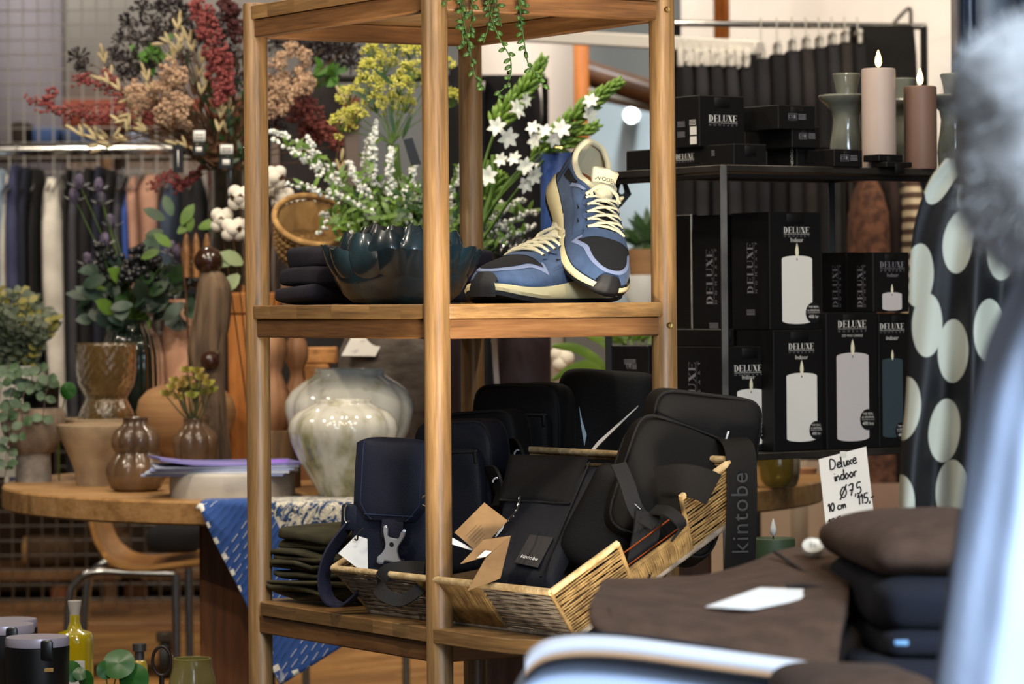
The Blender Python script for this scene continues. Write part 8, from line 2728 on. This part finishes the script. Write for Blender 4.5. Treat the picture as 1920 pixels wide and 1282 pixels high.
# pale blue shirt
Ysh = 1.95
edge = [(1955, 440), (1915, 500), (1880, 570), (1850, 640), (1832, 720), (1818, 800), (1806, 900), (1792, 1000), (1778, 1100), (1764, 1200), (1750, 1300), (1742, 1380)]
ep = spline([(x, y, 0) for x, y in edge], 5)
b = MB(); g = []
for i, q in enumerate(ep):
    row = []
    t = i / (len(ep) - 1)
    for j in range(41):
        s_ = j / 40
        xr = q.x + (2200 - q.x) * s_
        fold = .018 * (1 - s_) ** 8 + .007 * math.sin(s_ * 11 + 1.2 + t) + .002 * math.sin(s_ * 31 + t * 3) + .004 * fnoise(s_ * 6, t * 6)
        row.append(P(xr, q.y, Ysh + fold))
    g.append(row)
b.grid(g)
o = b.build('shirt', M_LBF, angle=180); tag(o, 'pale blue cotton shirt hanging closest to the camera at the right edge', 'shirt')
md = o.modifiers.new('thick', 'SOLIDIFY'); md.thickness = .004
# fuzzy grey garment
M_FUZ = mat('grey_mohair', '#b9babc', .95, col2='#9b9da0', nscale=30, sheen=.6, bump=.6, bscale=250)
c = P(1972, 272, 1.9)
b = MB(); b.pillow(c, (M(182, 1.9), .07, M(228, 1.9)), .75, .95, 60, 36, .006, 3, 26)
o = b.build('mohair_jumper', M_FUZ, angle=180); tag(o, 'fuzzy grey mohair jumper shoulder at the right edge above the pale shirt', 'jumper')
b = MB()
vv = np.array([v_.co[:] for v_ in o.data.vertices]) + np.array(o.location)
for i in range(5200):
    p_ = Vector(vv[rf.randrange(len(vv))]) + rv(.004)
    d = (p_ - c).normalized()
    q = p_ + d * rf.uniform(.003, .010) + rv(.005)
    s_ = d.cross(rv(1)).normalized() * .00035
    b.add([p_ - s_, p_ + s_, q], [(0, 1, 2)])
stuff(b.build('fuzz', M_FUZ, o, angle=0))

# ================================================================== BOTTOM LEFT: SMALL TABLE WITH JARS
zJ = .47
jt = thing('side_table', 'low side table carrying the black jars and bottles at the bottom left', 'table', (-.62, 5.25, 0))
b = MB(); b.box((-.66, 5.2, zJ - .015), (.62, .62, .03), .004); b.build('tabletop', M_TABF, jt)
for x in (-.92, -.40):
    for y in (4.95, 5.45):
        b = MB(); b.box((x, y, (zJ - .03) / 2), (.04, .04, zJ - .03), .003); b.build('leg', M_TABF, jt)
M_JAR = mat('black_matte_glass', '#0a0a0b', .35)
M_LID = mat('lilac_grey_lid', '#8f8a98', .3, .2)
def jar(px, ytop, rpx, Y, lab):
    k_ = Y / FPX; x = P(px, ytop, Y).x; zt_ = P(px, ytop, Y).z
    t_ = thing('scent_jar', lab, 'jar', (x, Y, zJ)); r = rpx * k_
    b = MB(); b.lathe([(.0001, zJ), (r * .90, zJ), (r * .93, zJ + .01), (r, zt_ - .006), (r, zt_ - .004), (.0001, zt_ - .004)], 44, (x, Y, 0)); b.build('glass', M_JAR, t_)
    b = MB(); b.lathe([(r * .2, zt_ - .003), (r * .98, zt_ - .003), (r * 1.0, zt_ + .004), (r * .97, zt_ + .010), (.0001, zt_ + .010)], 44, (x, Y, 0)); b.build('lid', M_LID, t_)
    b = MB(); b.box((x + r * .42, Y - r * .92, zt_ - .006), (.018, .010, .030), .004, 2); b.build('clasp', M_JAR, t_)
    return t_, x, zt_, r
t_, x, zt_, r = jar(70, 1206, 60, 4.98, 'black glass scent jar with a pale lid and gold label at the bottom left')
b = MB(); b.box((x + M(28, 4.98), 4.98 - r * .90, P(98, 1250, 4.98).z), (M(18, 4.98), .002, M(7, 4.98)), .0004); b.build('gold_label', mat('gold_foil', '#b8935a', .3, .6), t_)
jar(5, 1182, 60, 5.16, 'second black scent jar behind at the lower left corner')
jar(18, 1172, 52, 5.36, 'third black scent jar farthest back at the left edge')
k_ = 5.22 / FPX
def bottle(px, prof, Y, m, lab, name='oil_bottle'):
    h = Pot(px, 1400, 20, z=zJ, Y=Y)
    t_ = thing(name, lab, 'bottle', h.loc()); p_ = h.prof(prof); p_[0] = (p_[0][0], zJ)
    b = MB(); b.lathe([(.0001, zJ)] + p_ + [(p_[-1][0] * .7, p_[-1][1])], 36, (h.x, h.y, 0)); b.build('glass', m, t_, angle=60)
    return t_, h
t_, h = bottle(142, [(34, 1400), (35, 1390), (35, 1205), (35, 1194), (31, 1185), (14, 1180), (10, 1165), (10, 1152)], 5.22, mat('yellow_oil_glass', '#b8a214', .08, trans=.55), 'square shouldered bottle of yellow oil with a grey stopper')
b = MB(); b.lathe(h.prof([(9, 1158), (9.5, 1150), (13, 1130), (13, 1126), (.1, 1125)]), 20, (h.x, h.y, 0)); b.build('stopper', mat('grey_cork', '#8d867c', .8), t_)
b = MB(); b.box((h.x + .002, h.y - M(34, h.y), h.h(1300)), (M(40, h.y), .002, M(130, h.y)), .0005); b.build('label', mat('pale_label', '#9a9a94', .7), t_)
t_, h = bottle(263, [(14, 1400), (15, 1390), (15, 1248), (12, 1240), (8, 1236)], 5.30, _m['yellow_oil_glass'], 'small bottle with a grey metal cap behind the pilea leaves')
b = MB(); b.lathe(h.prof([(9, 1240), (9, 1222), (13, 1220), (13, 1206), (.1, 1205)]), 20, (h.x, h.y, 0)); b.build('cap', mat('pewter', '#4d4c4a', .4, .7), t_)
Y = 5.12
x0 = P(303, 1300, Y)
sc_ = thing('ring_holder', 'dark metal ring handle standing upright beside the pilea', 'handle', (x0.x, Y, zJ))
b = MB(); b.tube([P(303 + 17 * math.sin(2 * PI * i / 28), 1239 - 27 * math.cos(2 * PI * i / 28), Y) for i in range(29)], M(3.2, Y), 8); b.build('ring', mat('blackened_steel', '#2b2522', .4, .7), sc_, angle=180)
b = MB(); b.tube([P(303, 1266, Y), (x0.x, Y, zJ)], M(5, Y), 8); b.build('stem', _m['blackened_steel'], sc_)
h = Pot(362, 1400, 20, z=zJ, Y=5.35)
simple_pot('glazed_pot', 'small yellow rimmed glazed pot next to the table leg', 'pot', h, [(36, 1400), (46, 1350), (46, 1290), (42, 1268), (38, 1255), (36, 1240), (36, 1234)], mat('yellow_grey_glaze', '#585644', .2, col2='#7d7630', nscale=6, nstretch=(.3, .3, 1), coat=.3), inner=1262, thick=3)
pi0 = Vector((P(205, 1400, 5.08).x, 5.08, zJ))
t_ = thing('pilea_plant', 'pilea plant with round glossy leaves at the bottom left', 'plant', pi0)
b = MB(); b.lathe([(.0001, zJ), (.03, zJ), (.036, zJ + .04), (.033, zJ + .04), (.0001, zJ + .035)], 24, (pi0.x, pi0.y, 0)); b.build('pot', M_TERR, t_)
for (x, y, r, n) in ((222, 1243, 31, (-.1, -1, .55)), (198, 1256, 18, (.6, -1, .2)), (250, 1272, 30, (-.25, -1, .2)), (136, 1258, 21, (.6, -.9, .3)), (160, 1274, 18, (-.6, -1, .1)), (150, 1262, 14, (.2, -1, .6))):
    b = MB(); b.tube(bez(pi0 + Vector((0, 0, .035)), P((x + 205) / 2, 1290, 5.07), P(x, y, 5.055), 6), .0012, 5); b.build('stem', M_STEMG, t_)
    round_leaf(t_, P(x, y, 5.05), n, M(r, 5.05))
# ================================================================== SEPARATE THE LOOSE PIECES OF PARTS THAT ARE COUNTABLE
def split_loose(o):
    me = o.data
    n = len(me.vertices)
    par = np.arange(n)
    e = np.zeros(len(me.edges) * 2, np.int64); me.edges.foreach_get('vertices', e); e = e.reshape(-1, 2)
    while True:
        m_ = np.minimum(par[e[:, 0]], par[e[:, 1]])
        new = par.copy()
        np.minimum.at(new, e[:, 0], m_); np.minimum.at(new, e[:, 1], m_)
        new = new[new]
        if (new == par).all(): break
        par = new
    ids = np.unique(par)
    if len(ids) < 2: return
    co = np.zeros(n * 3, np.float32); me.vertices.foreach_get('co', co); co = co.reshape(-1, 3)
    polys = {}
    for p_ in me.polygons:
        polys.setdefault(par[p_.vertices[0]], []).append(p_)
    base = o.name.split('.')[0]
    first = True
    for k_ in ids:
        pl = polys.get(k_, [])
        if not pl: continue
        vs = np.where(par == k_)[0]
        mp_ = {v_: i for i, v_ in enumerate(vs)}
        nm = bpy.data.meshes.new(base)
        nm.from_pydata([tuple(co[v_]) for v_ in vs], [], [[mp_[v_] for v_ in p_.vertices] for p_ in pl])
        sm = [p_.use_smooth for p_ in pl]
        nm.polygons.foreach_set('use_smooth', sm)
        for mt in me.materials: nm.materials.append(mt)
        nm.set_sharp_from_angle(angle=math.radians(60))
        if first:
            o.data = nm; first = False
        else:
            c = o.copy(); c.data = nm; COL.objects.link(c)
SPLIT = {'handle_frame', 'webbing', 'ring', 'quarter_mesh', 'quarter_stroke', 'eyestay', 'heel_counter', 'side_notch', 'strap', 'piping', 'stitching', 'rim', 'base_rope', 'wire_frame', 'eyelets', 'zip'}
for o in list(COL.objects):
    if o.type == 'MESH' and o.parent is not None and o.name.split('.')[0] in SPLIT and not o.children:
        split_loose(o)
